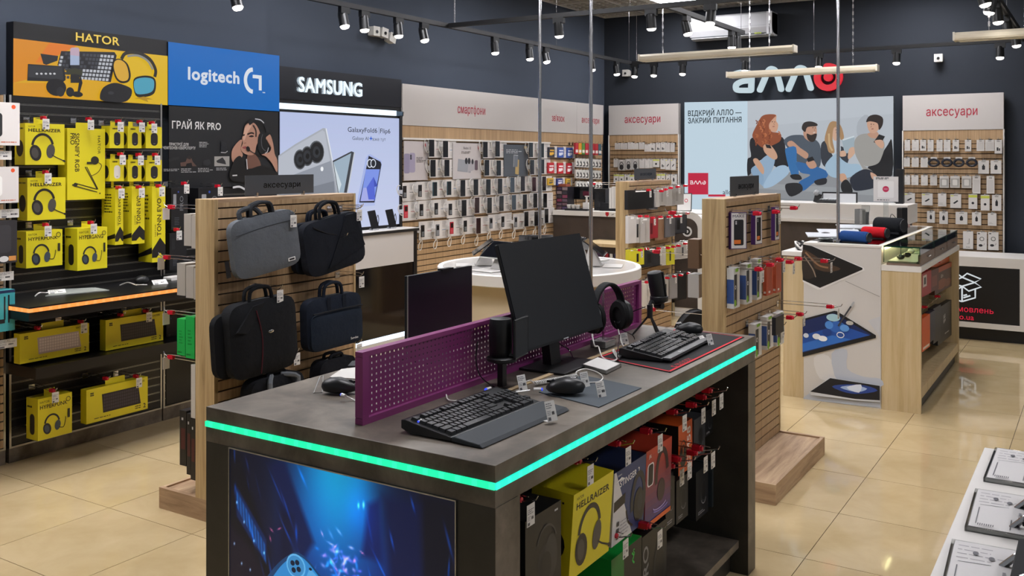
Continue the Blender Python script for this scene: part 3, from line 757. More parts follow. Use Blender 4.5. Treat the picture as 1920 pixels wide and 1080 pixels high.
# ---------------------------------------------------------------- headset on a clear stand
hx, hy = 3.30, 1.655
t = thing('headset_stand', 'thin clear headset stand with white block base before the divider', 'headset stand', (hx, hy, ZT))
part('base', G('#d9d7d4').box(-.045, .045, -.035, .035, 0, .03), 'acrylic', t, bevel=.004)
part('base_card', G('#d9d7d4').box(-.04, .04, -.03, .03, .002, .026), 'card', t)
part('pole', G().cyl((0, 0, .03), (0, 0, .238), .004, None, 8), 'acrylic', t)
t = thing('headset', 'black over-ear gaming headset hanging on the clear stand', 'headset', (hx, hy - .02, ZT), math.radians(-20))
g = G('#141517'); n = 22; vs = []; 
for i in range(n + 1):
    a = math.pi * (i / n); x = .08 * math.cos(a); z = .135 + .115 * math.sin(a)
    for dy_, k in ((-.02, 1), (.02, 1), (.02, .90), (-.02, .90)): vs.append((x * k, dy_, .135 + (z - .135) * k))
fs = [(i * 4 + j, i * 4 + (j + 1) % 4, (i + 1) * 4 + (j + 1) % 4, (i + 1) * 4 + j) for i in range(n) for j in range(4)]
g.add(vs, fs + [(0, 1, 2, 3), (n * 4 + 3, n * 4 + 2, n * 4 + 1, n * 4)]); part('headband', g, 'matte', t, bevel=.004)
for s in (-1, 1):
    c = part('ear_cup', G('#121315').lathe([(.02, -.022), (.042, -.02), (.046, -.008), (.046, .004), (.04, .010)], (0, 0, 0), None, 22, 'x'), 'satin', t, (s * .078, 0, .118), (0, 0, 0 if s < 0 else math.pi), smooth=True)
    c.scale = (1, 1, 1.25)
    part('ear_pad', G('#0c0c0d').lathe([(.022, .008), (.044, .010), (.048, .018), (.044, .028), (.026, .03), (.02, .022)], (0, 0, 0), None, 22, 'x'), 'matte', c, smooth=True)
    part('yoke', G('#1c1d20').tube([(s * .08, -.02, .15), (s * .094, -.02, .135), (s * .096, 0, .118)], .006, None, 6), 'satin', t)
    part('accent', G('#8a8f2a').box(s * .082 - .004, s * .082 + .004, -.0215, .0215, .145, .155), 'satin', t)
cable('black headset lead dropping onto the table', [(3.33, 1.62, 1.05), (3.33, 1.60, 1.0), P(1158, 660, .03), P(1160, 672, .01), P(1170, 664, .01), P(1178, 655, .008), P(1196, 664, .008), P(1212, 672, .01)], .0022, '#121214', 'headset_lead')
cable('white tether from the headset to its price card', [(3.34, 1.61, 1.02), P(1165, 642, .02), P(1172, 652, .008), P(1180, 660, .005)], .0025)
# ---------------------------------------------------------------- microphone on a tripod
mx, my = 3.62, 1.60
t = thing('microphone', 'black cylinder microphone leaning on a small tripod at the table end', 'microphone', (mx, my, ZT), math.radians(-20))
for a in (0.4, 2.5, 4.6): part('tripod_leg', G('#17181a').tube([(0, 0, .085), (.07 * math.cos(a), .07 * math.sin(a), .004), (.078 * math.cos(a), .078 * math.sin(a), .004)], .0045, None, 6), 'satin', t)
part('hub', G('#17181a').cyl((0, 0, .07), (0, 0, .125), .012, None, 12), 'satin', t)
part('arm', G('#17181a').tube([(0, 0, .12), (.005, 0, .135), (.05, 0, .135)], .009, None, 8), 'satin', t)
part('cradle', G('#1a1b1d').lathe([(.036, 0), (.038, .004), (.038, .02), (.036, .022)], (.055, 0, .135), None, 24), 'satin', t, smooth=True)
b = part('body', G('#131416').lathe([(.026, 0), (.03, .004), (.031, .06), (.0315, .125), (.029, .133), (.02, .136)], (0, 0, 0), None, 28), 'satin', t, (.055, 0, .128), (0, -.22, .0), smooth=True)
part('mount_knob', G('#17181a').cyl((.055, -.02, .115), (.055, .02, .115), .012, None, 12), 'satin', t)
part('phone_plate', G('#1a1b1d').box(.095, .101, -.03, .03, .12, .245), 'satin', t, rot=(0, -.2, 0))
cable('black microphone lead looping across to the tripod', [(3.62, 1.62, 1.07), (3.55, 1.66, 1.05), (3.47, 1.68, 1.03), (3.46, 1.66, 1.0), P(1185, 628, .03), P(1190, 636, .006)], .002, '#121214', 'microphone_lead')
# microphone with square pop shield, near the divider
ax, ay = 2.55, 1.64
t = thing('microphone', 'black desk microphone with square pop shield on a post', 'microphone', (ax, ay, ZT), math.radians(0))
part('post', G('#141517').box(-.012, .012, -.01, .01, 0, .085), 'satin', t)
part('cradle', G('#151618').lathe([(.045, .08), (.05, .084), (.05, .092), (.044, .096)], (0, .0, 0), None, 24), 'satin', t, smooth=True)
part('body', G('#101113').lathe([(.032, .09), (.036, .095), (.037, .2), (.034, .216), (.015, .22)], (0, .005, 0), None, 26), 'satin', t, smooth=True)
g = G('#222427'); o2 = []
part('pop_shield', g.box(-.05, .05, -.062, -.054, .095, .215), plain('foam_grey', '#26292c', .9), t, (.03, .01, 0), (0, 0, math.radians(8)), bevel=.012)
part('shield_frame', G('#17181a').tube([(-.05, -.058, .1), (-.05, -.058, .215), (.05, -.058, .215), (.05, -.058, .095), (-.05, -.058, .095)], .005, None, 6), 'satin', t, (.03, .01, 0), (0, 0, math.radians(8)))
part('shield_arm', G('#17181a').tube([(.0, -.03, .1), (.0, -.045, .1)], .008, None, 6), 'satin', t)
cable('thin black lead hanging from the square-shield microphone', [(2.5, 1.70, 1.10), (2.49, 1.70, 1.04), (2.49, 1.68, .99), (2.50, 1.63, ZT + .004)], .002, '#121214', 'microphone_lead')
plug('white plug beside the post of the square-shield microphone', P(912, 731, .006), P(925, 728, .006), .006)
plug('white plug at the back-left corner of the near keyboard', P(784, 792, .03), P(793, 787, .03), .005)
# ================================================================ slatted oak stands
def ybox(px0, py0, px1, py1, y):
    m = (py0 + py1) / 2; c = (px0 + px1) / 2
    a = ony(px0, m, y).x; b = ony(px1, m, y).x; return (a + b) / 2, ony(c, py1, y).z, b - a, ony(c, py0, y).z - ony(c, py1, y).z
def xbox(px0, py0, px1, py1, x):
    m = (py0 + py1) / 2; c = (px0 + px1) / 2
    a = onx(px0, m, x).y; b = onx(px1, m, x).y; return (a + b) / 2, onx(c, py1, x).z, a - b, onx(c, py0, x).z - onx(c, py1, x).z
def slats(parent, x0, x1, z0, z1, pitch=.05, y=0., thick=.016, gap=.007, mat='oakslat', first=None):
    me = None; k = 0; z = z1 - (first or pitch)
    if first: part('top_slat', G().box(x0, x1, y, y + thick, z1 - first + gap, z1), mat, parent)
    while z > z0 - pitch * .5:
        h = min(pitch - gap, z + 0 - z0 + 0 if False else pitch - gap)
        if me is None: me = part('slat', G().box(x0, x1, y, y + thick, 0, pitch - gap), mat, parent, (0, 0, z - pitch + gap))
        else: like(me, parent, (0, 0, z - pitch + gap))
        z -= pitch; k += 1
    return k
def sign_plate(label, px0, px1, py0, py1, y, txt='аксесуари'):
    xc, z, w, h = ybox(px0, py0, px1, py1, y)
    t = thing('shelf_sign', label, 'sign', (xc, y, z))
    part('plate', G('#2c2f34').box(-w / 2, w / 2, 0, .006, 0, h), plain('sign_grey', '#3b3e43', .6) if 'sign_grey' not in bpy.data.materials else bpy.data.materials['sign_grey'], t, bevel=.003)
    g = G('#0b0b0d'); g.frame((0, 0, h * .36), step=.0012); g.text(txt, w * .02, 0, h * .28, '#0b0b0d', .015, w=w * .54, align='c'); part('lettering', g, 'gloss', t)
    for sx in (-.34, .34): part('clip', G().box(sx * w - .006, sx * w + .006, -.004, .01, -.02, .012), 'chrome', t)
def stand(label, x0, L, yf, th, top, basey0, basey1, first=.045):
    t = thing('slat_stand', label, 'display stand', (x0, yf, 0))
    part('core', G().box(.02, L - .012, .012, th - .012, .1, top - .012), plain('groove_dark', '#3a2a1c', .8) if 'groove_dark' not in bpy.data.materials else bpy.data.materials['groove_dark'], t)
    part('end_panel', G().box(0, .022, 0, th, .1, top), 'oak', t, bevel=.001)
    part('end_panel', G().box(L - .016, L, -.004, th, .1, top), 'oak', t)
    part('top_cap', G().box(.022, L - .016, 0, th, top - .016, top), 'oakflat', t)
    slats(t, .022, L - .016, .1, top - .016, first=first - .016)
    part('rear_board', G().box(.022, L - .016, th - .012, th, .1, top - .016), 'oakslat', t)
    b0 = basey0 - yf; b1 = basey1 - yf
    bs = part('plinth', G().box(0, L, b0, b0 + .02, 0, .1), 'oakflat', t); part('plinth_rear', G().box(0, L, b1 - .02, b1, 0, .1), 'oakflat', bs)
    for a in (0, L - .02): part('plinth_end', G().box(a - (.001 if a == 0 else 0), a + .02, b0 - .001, b1 + .001, 0, .1005), 'oakcross', bs)
    part('plinth_board', G().box(.02, L - .02, b0 + .02, b1 - .02, .05, .092), 'oakflat', bs)
    return t
sA = stand('oak slat stand hung with laptop bags behind the gaming table', 2.96, .965, 3.48, .13, 1.497, 3.20, 3.87)
sB = stand('oak slat stand crowded with phone cases beyond the round table', 7.5, .96, 3.52, .12, 1.49, 3.25, 3.92)
sC = stand('oak slat stand with low plinth right of the gaming table', 4.57, .945, 1.615, .12, 1.483, 1.36, 2.0)
sign_plate('dark grey accessories sign on the stand of laptop bags', 460, 588, 328, 364, 3.54)
sign_plate('dark grey accessories sign on the stand of phone cases', 1190, 1230, 316, 336, 3.57)
sign_plate('dark grey accessories sign on the stand right of the gaming table', 1370, 1423, 330, 366, 1.67)
def at_stand(s, x, z, *a, **k): return hook(s, x - s.location.x, z, *a, **k)
# ---------------------------------------------------------------- laptop bags
FAB = {}
def fabric(hexc, sc=420):
    if hexc not in FAB:
        m = plain('woven_' + hexc[1:], hexc, .9, spec=.2, mottle=.35, scale=sc); n = m.node_tree
        no = n.nodes.new('ShaderNodeTexNoise'); no.inputs['Scale'].default_value = 14; no.inputs['Detail'].default_value = 4; tc = n.nodes.new('ShaderNodeTexCoord'); bp = n.nodes.new('ShaderNodeBump'); bp.inputs['Strength'].default_value = .5; bp.inputs['Distance'].default_value = .02
        n.links.new(tc.outputs['Object'], no.inputs['Vector']); n.links.new(no.outputs['Fac'], bp.inputs['Height']); n.links.new(bp.outputs[0], n.nodes['Principled BSDF'].inputs['Normal'])
        FAB[hexc] = m
    return FAB[hexc]
def soft_body(w, h, d, puff=.03, r=.035, n=20, m=16, sag=0, skew=0):
    """cushion-like bag body: rounded outline, bulging front and back"""
    g = G(); fr = []; 
    for j in range(m + 1):
        for i in range(n + 1):
            u = -1 + 2 * i / n; v = -1 + 2 * j / m
            # squircle mapping keeps corners rounded
            x = u * math.sqrt(max(0, 1 - .5 * v ** 8 * (r / .09)))
            z = v * math.sqrt(max(0, 1 - .5 * u ** 8 * (r / .09)))
            b = (1 - u ** 4) * (1 - v ** 4)
            xx = x * w / 2 + skew * z * h / 2; zz = h / 2 + z * h / 2 - sag * (1 - v) * .5 * (1 - u * u)
            fr.append((xx, b, zz))
    N = (n + 1) * (m + 1)
    vs = [(x, -d / 2 * .72 - puff * b + .0, z) for x, b, z in fr] + [(x, d / 2 * .72 + puff * b, z) for x, b, z in fr]
    fs = []
    for j in range(m):
        for i in range(n):
            a = j * (n + 1) + i; q = (a, a + 1, a + n + 2, a + n + 1)
            fs.append(q); fs.append(tuple(k + N for k in reversed(q)))
    rim = [i for i in range(n + 1)] + [(j) * (n + 1) + n for j in range(1, m + 1)] + [m * (n + 1) + i for i in range(n - 1, -1, -1)] + [j * (n + 1) for j in range(m - 1, 0, -1)]
    for a, b in zip(rim, rim[1:] + rim[:1]): fs.append((b, a, a + N, b + N))
    return g.add(vs, fs)
def bag(label, px, py, y, w, h, d, col, roll=0., yaw=0., handle=.07, extra=None, band=None, puff=.018, sag=0):
    """px, py: where the middle of the bag's top edge sits"""
    p = ony(px, py, y)
    t = thing('laptop_bag', label, 'bag', (p.x, p.y, p.z - h), rot=(0, roll, yaw))
    part('body', soft_body(w, h, d, puff, sag=sag), fabric(col), t, smooth=True)
    for s, yy in ((0, -d * .2), (0, d * .25)):
        part('handle', G().tube([(-w * .17, yy, h - .03), (-w * .15, yy, h + handle * .7), (-w * .05, yy, h + handle), (w * .05, yy, h + handle), (w * .15, yy, h + handle * .7), (w * .17, yy, h - .03)], .009, None, 7, smooth=3), fabric(band or col), t, smooth=True)
    part('zip', G('#0d0d10').tube([(-w * .46, -d * .1, h * .80), (-w * .3, -d * .1, h * .985), (w * .3, -d * .1, h * .985), (w * .46, -d * .1, h * .80)], .0035, None, 5, smooth=4), 'satin', t)
    if extra: extra(t, w, h, d, puff)
    return t
def seam(t, pts, d, puff, col='#15161a', r=.003, name='seam'):
    return part(name, G(col).tube([(x, -d * .36 - puff - .001, z) for x, z in pts], r, None, 5, smooth=4), 'matte', t)
def ex_grey(t, w, h, d, pf):
    seam(t, [(-w * .46, h * .76), (0, h * .80), (w * .44, h * .80)], d, pf * .9, '#33373c', .002)
    g = G('#dedede').box(w * .27, w * .38, 0, .002, h * .1, h * .16); part('badge', g, 'satin', t, (0, -d * .36 - pf * .72, 0)); g = G('#1b1c1f').box(w * .285, w * .365, 0, .002, h * .115, h * .145); part('badge_inset', g, 'satin', t, (0, -d * .36 - pf * .72 - .001, 0))
    part('strap', G('#3d4045').tube([(-w * .3, 0, h * .97), (-w * .28, .01, h * 1.12), (-w * .1, .0, h * 1.14), (.0, 0, h * 1.0)], .012, None, 7, smooth=4), fabric('#3d4045'), t)
    part('swing_tag', G('#101012').box(-w * .62, -w * .56, -.01, -.008, h * .1, h * .38), 'card', t)
def ex_diag(t, w, h, d, pf):
    part('flap', G().prism([(-w * .2, h * .1), (w * .47, h * .32), (w * .36, h * .96), (w * .22, h * .97)], -.012, 0, None), fabric('#15181f'), t, (0, -d * .36 - pf * .55, 0), bevel=.005)
    seam(t, [(-w * .35, h * .92), (-w * .15, h * .75), (w * .02, h * .66)], d, pf * .8, '#0a0b0e', .004)
def ex_big(t, w, h, d, pf):
    seam(t, [(-w * .16, h * .9), (-w * .1, h * .6), (-w * .1, h * .35), (-w * .14, h * .05)], d, pf, '#4a1722', .003, 'piping')
    part('badge', G('#c9cacc').ball((w * .04, -d * .36 - pf - .002, h * .58), .016, .003, .008), 'chrome', t)
    part('side_pocket', soft_body(w * .9, h * .86, .05, .02), fabric('#121317'), t, (-w * .16, d * .5, h * .02), smooth=True)
    part('flap_fold', G().prism([(-w * .44, h * .66), (-w * .2, h * .96), (-w * .02, h * .98), (-w * .3, h * .62)], -.008, 0), fabric('#1a1b1e'), t, (0, -d * .36 - pf * .7, 0), bevel=.004)
def ex_navy(t, w, h, d, pf):
    part('pocket', soft_body(w * .94, h * .70, .03, .012), fabric('#1c2431'), t, (0, -d * .36 - pf * .4, h * .02), smooth=True)
    seam(t, [(-w * .45, h * .74), (0, h * .75), (w * .45, h * .74)], d, pf + .01, '#0d1016', .004)
    g = G('#d8d8da'); g.frame((w * .2, -d * .36 - pf * .4 - .027, h * .12)); g.text('Sumdex', 0, 0, .011, '#d8d8da', .02); part('badge', g, 'satin', t)
    for s in (-1, 1): part('webbing', G().box(s * w * .14 - .012, s * w * .14 + .012, -.003, 0, h * .7, h), fabric('#161b25'), t, (0, -d * .36 - pf * .8, 0))
bag('heather grey laptop sleeve hanging askew at the top of the oak stand', 503, 400, 3.33, .37, .275, .05, '#5c6066', roll=math.radians(-9), yaw=-.12, extra=ex_grey, handle=.055, band='#2a2c30')
bag('black laptop bag with diagonal flap, upper right on the oak stand', 630, 404, 3.33, .37, .275, .07, '#191c24', roll=math.radians(-11), yaw=-.15, extra=ex_diag, handle=.075, band='#14161b')
bag('big black briefcase bag with dark red piping, lower left on the oak stand', 492, 560, 3.34, .375, .345, .09, '#17181b', roll=math.radians(-4), yaw=-.1, extra=ex_big, handle=.06, puff=.03)
bag('navy briefcase bag with white maker badge, lower right on the oak stand', 623, 553, 3.34, .37, .265, .07, '#1a202c', roll=math.radians(-2), yaw=-.08, extra=ex_navy, handle=.065)
bag('dark bag tucked behind the diagonal-flap bag', 600, 413, 3.42, .34, .26, .05, '#171c27', roll=math.radians(-4), yaw=-.1, handle=.05)
bag('black rucksack with grey straps low on the oak stand, half hidden by the table', 512, 702, 3.34, .34, .36, .10, '#15161a', roll=0, handle=.02, extra=lambda t, w, h, d, p: [part('strap', G().tube([(s * .07, -.06, h * .7), (s * .09, -.075, h * .95), (s * .03, -.02, h * 1.0)], .012, None, 7, smooth=4), fabric('#6d7176'), t) for s in (-1, 1)])
bag('small black rucksack low on the stand beside the purple divider', 625, 670, 3.34, .27, .34, .10, '#121319', handle=.02)
for px, z, ln in ((500, 1.42, .22), (625, 1.425, .22), (645, 1.425, .16), (480, 1.07, .2), (640, 1.07, .18), (512, .755, .2), (625, .73, .22), (590, 1.29, .25)):
    x = ony(px, 400, 3.45).x
    at_stand(sA, x, z, ln, lock=False, seed=int(px), tagcard=px not in (645, 590))
# boxes on the far face of the bag stand, seen from their edge
def edge_boxes(specs, x, w, label, name, col, grp, cat, draw=None):
    for k, (px0, py0, px1, py1) in enumerate(specs):
        yc, z, wy, h = xbox(px0, py0, px1, py1, x)
        g = G(col).box(-wy / 2, wy / 2, 0, w, 0, h)
        if draw: g.frame((-wy / 2, 0, 0)); draw(g, wy, h)
        tag(part(name, g, 'card', None, (x, yc, z), (0, 0, RZX)), label % ORD[k], cat, grp)
edge_boxes([(345, 401, 358.5, 461), (359, 404, 371, 466)], 3.0, .09, '%s slim beige carton on the upper far-side hook of the bag stand', 'accessory_carton', '#b5aea6', 'beige cartons behind the bag stand', 'box')
edge_boxes([(332, 494, 347.5, 554), (348.5, 499, 363, 559), (363.5, 503, 372, 562)], 3.0, .09, '%s beige carton on the lower far-side hook of the bag stand', 'accessory_carton', '#b0a9a1', 'beige cartons low behind the bag stand', 'box')
def gdraw(g, w, h): g.micro(w * .25, h * .3, w * .75, h * .7, 5, '#0c8a35', 3); g.micro(w * .1, h * .04, w * .8, h * .13, 1, '#0a6f2b', 4)
edge_boxes([(332, 598, 347, 666), (348, 594, 364.5, 672)], 3.0, .1, '%s bright green carton behind the bag stand', 'accessory_carton', '#1fae4e', 'green cartons behind the bag stand', 'box', gdraw)
edge_boxes([(358, 684, 366, 784)], 3.0, .1, '%s tall off-white carton behind the bag stand', 'accessory_carton', '#c8c3bd', None, 'box')
def rdraw(g, w, h): g.rect(w * .2, h * .3, w * .85, h * .68, '#4a1116'); g.micro(w * .3, h * .8, w * .7, h * .9, 1, '#d0d0d0', 1)
edge_boxes([(337, 770, 349, 873), (350, 776, 358, 890), (357.5, 786, 366, 900)], 3.0, .1, '%s black and dark red carton low behind the bag stand', 'accessory_carton', '#141215', 'black cartons low behind the bag stand', 'box', rdraw)
for px, py, ln in ((358, 390, .3), (350, 485, .34), (350, 588, .3), (352, 672, .3)):
    q = onx(px, py, 3.05)
    h = hook(sA, .06, q.z, ln, .13, tagcard=True, seed=px); h.rotation_euler = (0, 0, math.pi)
# ---------------------------------------------------------------- phone-case packs on the stand right of the table
def pack(name, label, px0, py0, px1, py1, y, d, col, draw=None, side=None, rz=0, group=None, w=None, cat='package', h=None, mat='card'):
    xc, z, ww, hh = ybox(px0, py0, px1, py1, y)
    return carton(name, label, cat, (xc, y, z), w or ww, h or hh, d, col, draw, side, rz, group, tab=False, mat=mat)
def d_make(g, w, h):
    g.rect(w * .04, h * .02, w * .96, h * .98, '#d9d6d6'); g.text('MAKE', w * .12, h * .86, h * .07, '#3d3550', .015, w=w * .74)
    g.rrect(w * .2, h * .1, w * .8, h * .8, w * .08, '#17171b'); g.rrect(w * .25, h * .66, w * .5, h * .78, w * .05, '#2c2c31'); g.oval(w * .33, h * .74, w * .05, w * .05, '#cfcfd4', 10); g.oval(w * .33, h * .69, w * .05, w * .05, '#cfcfd4', 10)
    g.rect(w * .2, h * .14, w * .62, h * .25, '#d8742a')
sd = lambda c, c2=None: (lambda g, w, h: (g.rect(0, 0, w, h, c), g.rect(w * .1, h * .0, w * .9, h * .3, c2) if c2 else None))
pack('phone_case_box', 'purple and white phone case box, leftmost in the top row of the right stand', 1379, 398, 1391, 467, 1.57, .022, '#3f2159', d_make, rz=math.radians(-42), w=.09)
pack('phone_case_box', 'purple and white phone case box, middle of the top row of the right stand', 1417, 395, 1428, 458, 1.565, .024, '#3f2159', d_make, rz=math.radians(-6), w=.09)
pack('phone_case_box', 'purple and white phone case box, rightmost in the top row of the right stand', 1453, 388, 1461.5, 450, 1.565, .022, '#3f2159', d_make, w=.085)
def d_blue(g, w, h):
    g.rect(0, h * .82, w, h, '#d5d3d0'); g.rect(0, 0, w, h * .14, '#d5d3d0'); g.rect(w * .06, h * .06, w * .5, h * .84, '#1c1f27'); g.oval(w * .25, h * .52, w * .12, w * .12, '#e0e0e0', 12); g.oval(w * .25, h * .52, w * .06, w * .06, '#1c1f27', 10); g.oval(w * .2, h * .13, w * .16, w * .2, '#7fb42c', 12); g.rect(w * .2, h * .9, w * .7, h * .98, '#7fb42c')
sblue = lambda g, w, h: (g.rect(0, h * .12, w, h * .72, '#3a5590'), g.rect(0, h * .72, w, h, '#d5d3d0'), g.rect(0, 0, w, h * .12, '#d5d3d0'))
sorange = lambda g, w, h: (g.rect(0, 0, w, h, '#b9553a'), g.rect(w * .2, h * .06, w * .8, h * .12, '#e0d5cf'))
SP = [('mid', 1376, 502, 1387, 577, 1.575, 'blue', 0), ('mid', 1399, 494, 1410, 569, 1.565, 'blue', 0), ('mid', 1419, 485, 1428, 561, 1.56, 'blue', 0), ('mid', 1436, 489, 1450, 553, 1.565, 'orange', -4), ('mid', 1455, 483, 1465, 548, 1.565, 'orange', -2),
      ('low', 1416, 606, 1428, 668, 1.55, 'blue', 0), ('low', 1438, 592, 1450, 653, 1.55, 'blue', 0), ('low', 1457, 586, 1470, 646, 1.55, 'blue', 0)]
cnt = {}
for row, a, b, c, d, y, kind, rz in SP:
    k = cnt.get((row, kind), 0); cnt[(row, kind)] = k + 1
    xc_, z_, w_, h_ = ybox(a, b, c, d, y); at_stand(sC, xc_, z_ + h_ - .004, 1.615 - y + .14, seed=k, tagcard=k % 2 == 0)
    rowname = 'middle row' if row == 'mid' else 'lowest row'
    if kind == 'blue': pack('screen_protector_pack', 'blue and white pack, %s from left in the %s of the right stand' % (ORD[k], rowname), a, b, c, d, y, .036, '#c9c8c6', d_blue, sblue, math.radians(rz), 'blue packs on the right stand')
    else: pack('case_pack', '%s coral orange pack in the middle row of the right stand' % ('nearer' if k == 0 else 'farther'), a, b, c, d, y, .02, '#b9553a', lambda g, w, h: (g.rect(w * .1, h * .05, w * .9, h * .95, '#a94a33'), g.rect(w * .3, h * .06, w * .6, h * .12, '#e0d5cf')), sorange, math.radians(rz), 'coral packs on the right stand', w=.09)
tag(part('case_pack', G('#1c1c20').box(-.07, .07, 0, .02, 0, .09), 'card', None, (4.78, 1.40, .80)), 'small dark pack with white edge low on the right stand', 'package')
for k, (px, py, y) in enumerate(((1385, 399, 1.57), (1422, 396, 1.565), (1457, 389, 1.565))): p = ony(px, py, y); at_stand(sC, p.x, p.z - .004, 1.615 - y + .12, seed=k, tagcard=k == 1)
for px, z, ln in ((1466, 1.42, .3), (1462, 1.105, .32), (1462, .85, .36)): at_stand(sC, ony(px, 450, 1.6).x, z, ln, seed=px)
# hooks reaching out on the far face of that stand, left of it in view
for k, (px, py, ln) in enumerate(((1316, 478, .33), (1316, 590, .36), (1316, 402, .22))):
    h = hook(sC, .06, onx(px, py, 4.62).z, ln, .12, tagcard=False, two=False); h.rotation_euler = (0, 0, math.pi)
tag(part('accessory_carton', G('#6e5540').box(-.03, .03, 0, .09, 0, .15), 'card', None, (4.62, 1.80, 1.12), (0, 0, RZX)), 'brown carton on the far-side hook of the right stand', 'box')
tag(part('accessory_carton', G('#b9b5b0').box(-.03, .03, 0, .09, 0, .12), 'card', None, (4.62, 1.80, .97), (0, 0, RZX)), 'pale grey carton below the brown one on the right stand', 'box')
# ---------------------------------------------------------------- the crowded phone-case stand
def d_case(fr, inner, strip=None):
    def f(g, w, h):
        g.rect(w * .06, h * .04, w * .94, h * .86, inner)
        if strip: g.rect(w * .3, h * .2, w * .5, h * .7, strip)
        g.rect(w * .3, h * .89, w * .7, h * .96, '#ffffff')
    return f
ROWS = [('top', [(1183, 1219, 356, 392, '#17181b', '#0f1012', None), (1219, 1231, 358, 393, '#6f6f72', '#5e5f63', None), (1231, 1236, 355, 388, '#c9c6c2', '#c0bdb9', None), (1237, 1249, 352, 385, '#b3afab', '#a6a29d', '#8c8883'), (1250, 1263, 350, 386, '#b9b5b1', '#aaa6a1', None), (1264, 1279, 348, 384, '#aca8a4', '#9f9b96', '#8c8883')]),
        ('second', [(1180, 1191, 405, 456, '#cfcccb', '#cfcccb', None), (1191, 1203, 405, 455, '#c4c1c0', '#bdbab9', '#222226'), (1203, 1216, 408, 455, '#bab6b4', '#b4b0ae', None), (1216, 1231, 406, 447, '#8d2530', '#9c2c36', '#5c151e'), (1231, 1247, 406, 450, '#84654f', '#8f7058', None), (1248, 1256, 405, 445, '#5b5a5c', '#67666a', None), (1256, 1264, 405, 443, '#69686b', '#5b5a5c', None), (1265, 1284, 400, 438, '#1c1c1f', '#34353a', '#0c0c0e')]),
        ('third', [(1180, 1190, 468, 491, '#d0c832', '#d8d032', None), (1190, 1205, 466, 497, '#d0c832', '#d8d032', '#17171a'), (1208, 1233, 465, 500, '#232427', '#2b2c30', '#151518'), (1233, 1243, 464, 496, '#c3bfba', '#b9b5b0', None), (1243, 1253, 462, 497, '#c9c5c0', '#bfbbb6', None), (1253, 1263, 460, 496, '#d6ce33', '#cfc93c', '#2a2a2c'), (1265, 1276, 456, 486, '#b5b1ac', '#a9a5a0', None), (1276, 1287, 454, 485, '#bcb8b3', '#b0aca7', '#3a3a3d')]),
        ('fourth', [(1192, 1204, 528, 580, '#c6c2bd', '#b9b5b0', '#222225'), (1205, 1218, 526, 578, '#cfcbc6', '#c6c2bd', None), (1218, 1230, 522, 577, '#c2beb9', '#b9b5b0', '#1d1d20'), (1230, 1243, 520, 574, '#17181a', '#26272a', '#c9c5c0'), (1243, 1256, 517, 568, '#bcb8b3', '#b0aca7', '#1d1d20'), (1257, 1268, 515, 560, '#7b7a7c', '#8a898b', None), (1270, 1284, 512, 562, '#16171a', '#1c1d20', None)])]
COLN = {'#17181b': 'black', '#6f6f72': 'grey', '#c9c6c2': 'white', '#b3afab': 'clear', '#b9b5b1': 'clear', '#aca8a4': 'clear', '#cfcccb': 'white', '#c4c1c0': 'white', '#bab6b4': 'white', '#8d2530': 'red', '#84654f': 'brown', '#5b5a5c': 'grey', '#69686b': 'grey', '#1c1c1f': 'black', '#d0c832': 'yellow', '#232427': 'charcoal', '#c3bfba': 'white', '#c9c5c0': 'white', '#d6ce33': 'yellow', '#b5b1ac': 'white', '#bcb8b3': 'white', '#c6c2bd': 'white', '#cfcbc6': 'white', '#c2beb9': 'white', '#17181a': 'black', '#7b7a7c': 'grey', '#16171a': 'black'}
for row, L in ROWS:
    for k, (a, b, c, d, col, inner, strip) in enumerate(L):
        y = 3.465 + .015 * math.sin(k * 2.1)
        pack('phone_case_pack', '%s phone case pack, %s from left in the %s row of the crowded case stand' % (COLN[col], ORD[k], row), a, c, b, d, y, .03, col, d_case(col, inner, strip), None, math.radians(-10), 'packs on the crowded case stand')
        p = ony((a + b) / 2, c, 3.5)
        if k % 1 == 0: xc_, z_, w_, h_ = ybox(a, c, b, d, y); at_stand(sB, xc_, z_ + h_ - .004, 3.52 - y + .1, seed=k, tagcard=k % 2 == 0)
edge_boxes([(1142, 352, 1146.5, 391), (1147, 350, 1151, 391), (1151.5, 350, 1155.5, 391)], 7.52, .09, '%s white pack on the far-side hook of the crowded case stand', 'phone_case_pack', '#d2cfcb', 'white packs behind the case stand', 'package')
h = hook(sB, .06, onx(1150, 346, 7.55).z, .3, .12, tagcard=False); h.rotation_euler = (0, 0, math.pi)
# ---------------------------------------------------------------- boxed goods hanging under the table
def d_hell(title):
    def f(g, w, h):
        g.text('HATOR', w * .08, h * .91, h * .035, INK, .01); g.text(title, w * .08, h * .80, h * .075, INK, .05, w=w * (.82 if len(title) > 8 else .78))
        draw_headset(g, w * .45, h * .42, w * .72)
    return f
s_hell = lambda g, w, h: (g.oval(w * .5, h * .38, w * .36, h * .2, '#1d1b16', 16), g.micro(w * .2, h * .85, w * .8, h * .9, 1, INK, 2))
yf = 1.33
def tb_box(name, label, px0, py0, px1, py1, d, col, draw, side=None, y=yf, rz=0, cat='box', top=None, rx=0):
    xc, z, w, h = ybox(px0, py0, px1, py1, y)
    return carton(name, label, cat, (xc, y, z), w, h, d, col, draw, side, rot=(rx, 0, rz), tab=False, top=top)
def d_dark(g, w, h):
    g.oval(w * .55, h * .36, w * .22, h * .24, '#29292c'); g.oval(w * .7, h * .42, w * .18, h * .26, '#333336'); g.oval(w * .56, h * .34, w * .15, h * .17, '#1d1d20'); g.arc(w * .58, h * .55, w * .28, w * .03, 20, 160, '#3c3c40', ry=h * .26); g.micro(w * .8, h * .9, w * .94, h * .95, 1, '#cccccc', 3)
tb_box('headset_carton', 'charcoal headset carton nearest the table corner, under the light strip', 985, 958, 1052, 1120, .13, '#1b1b1d', d_dark, y=1.31)
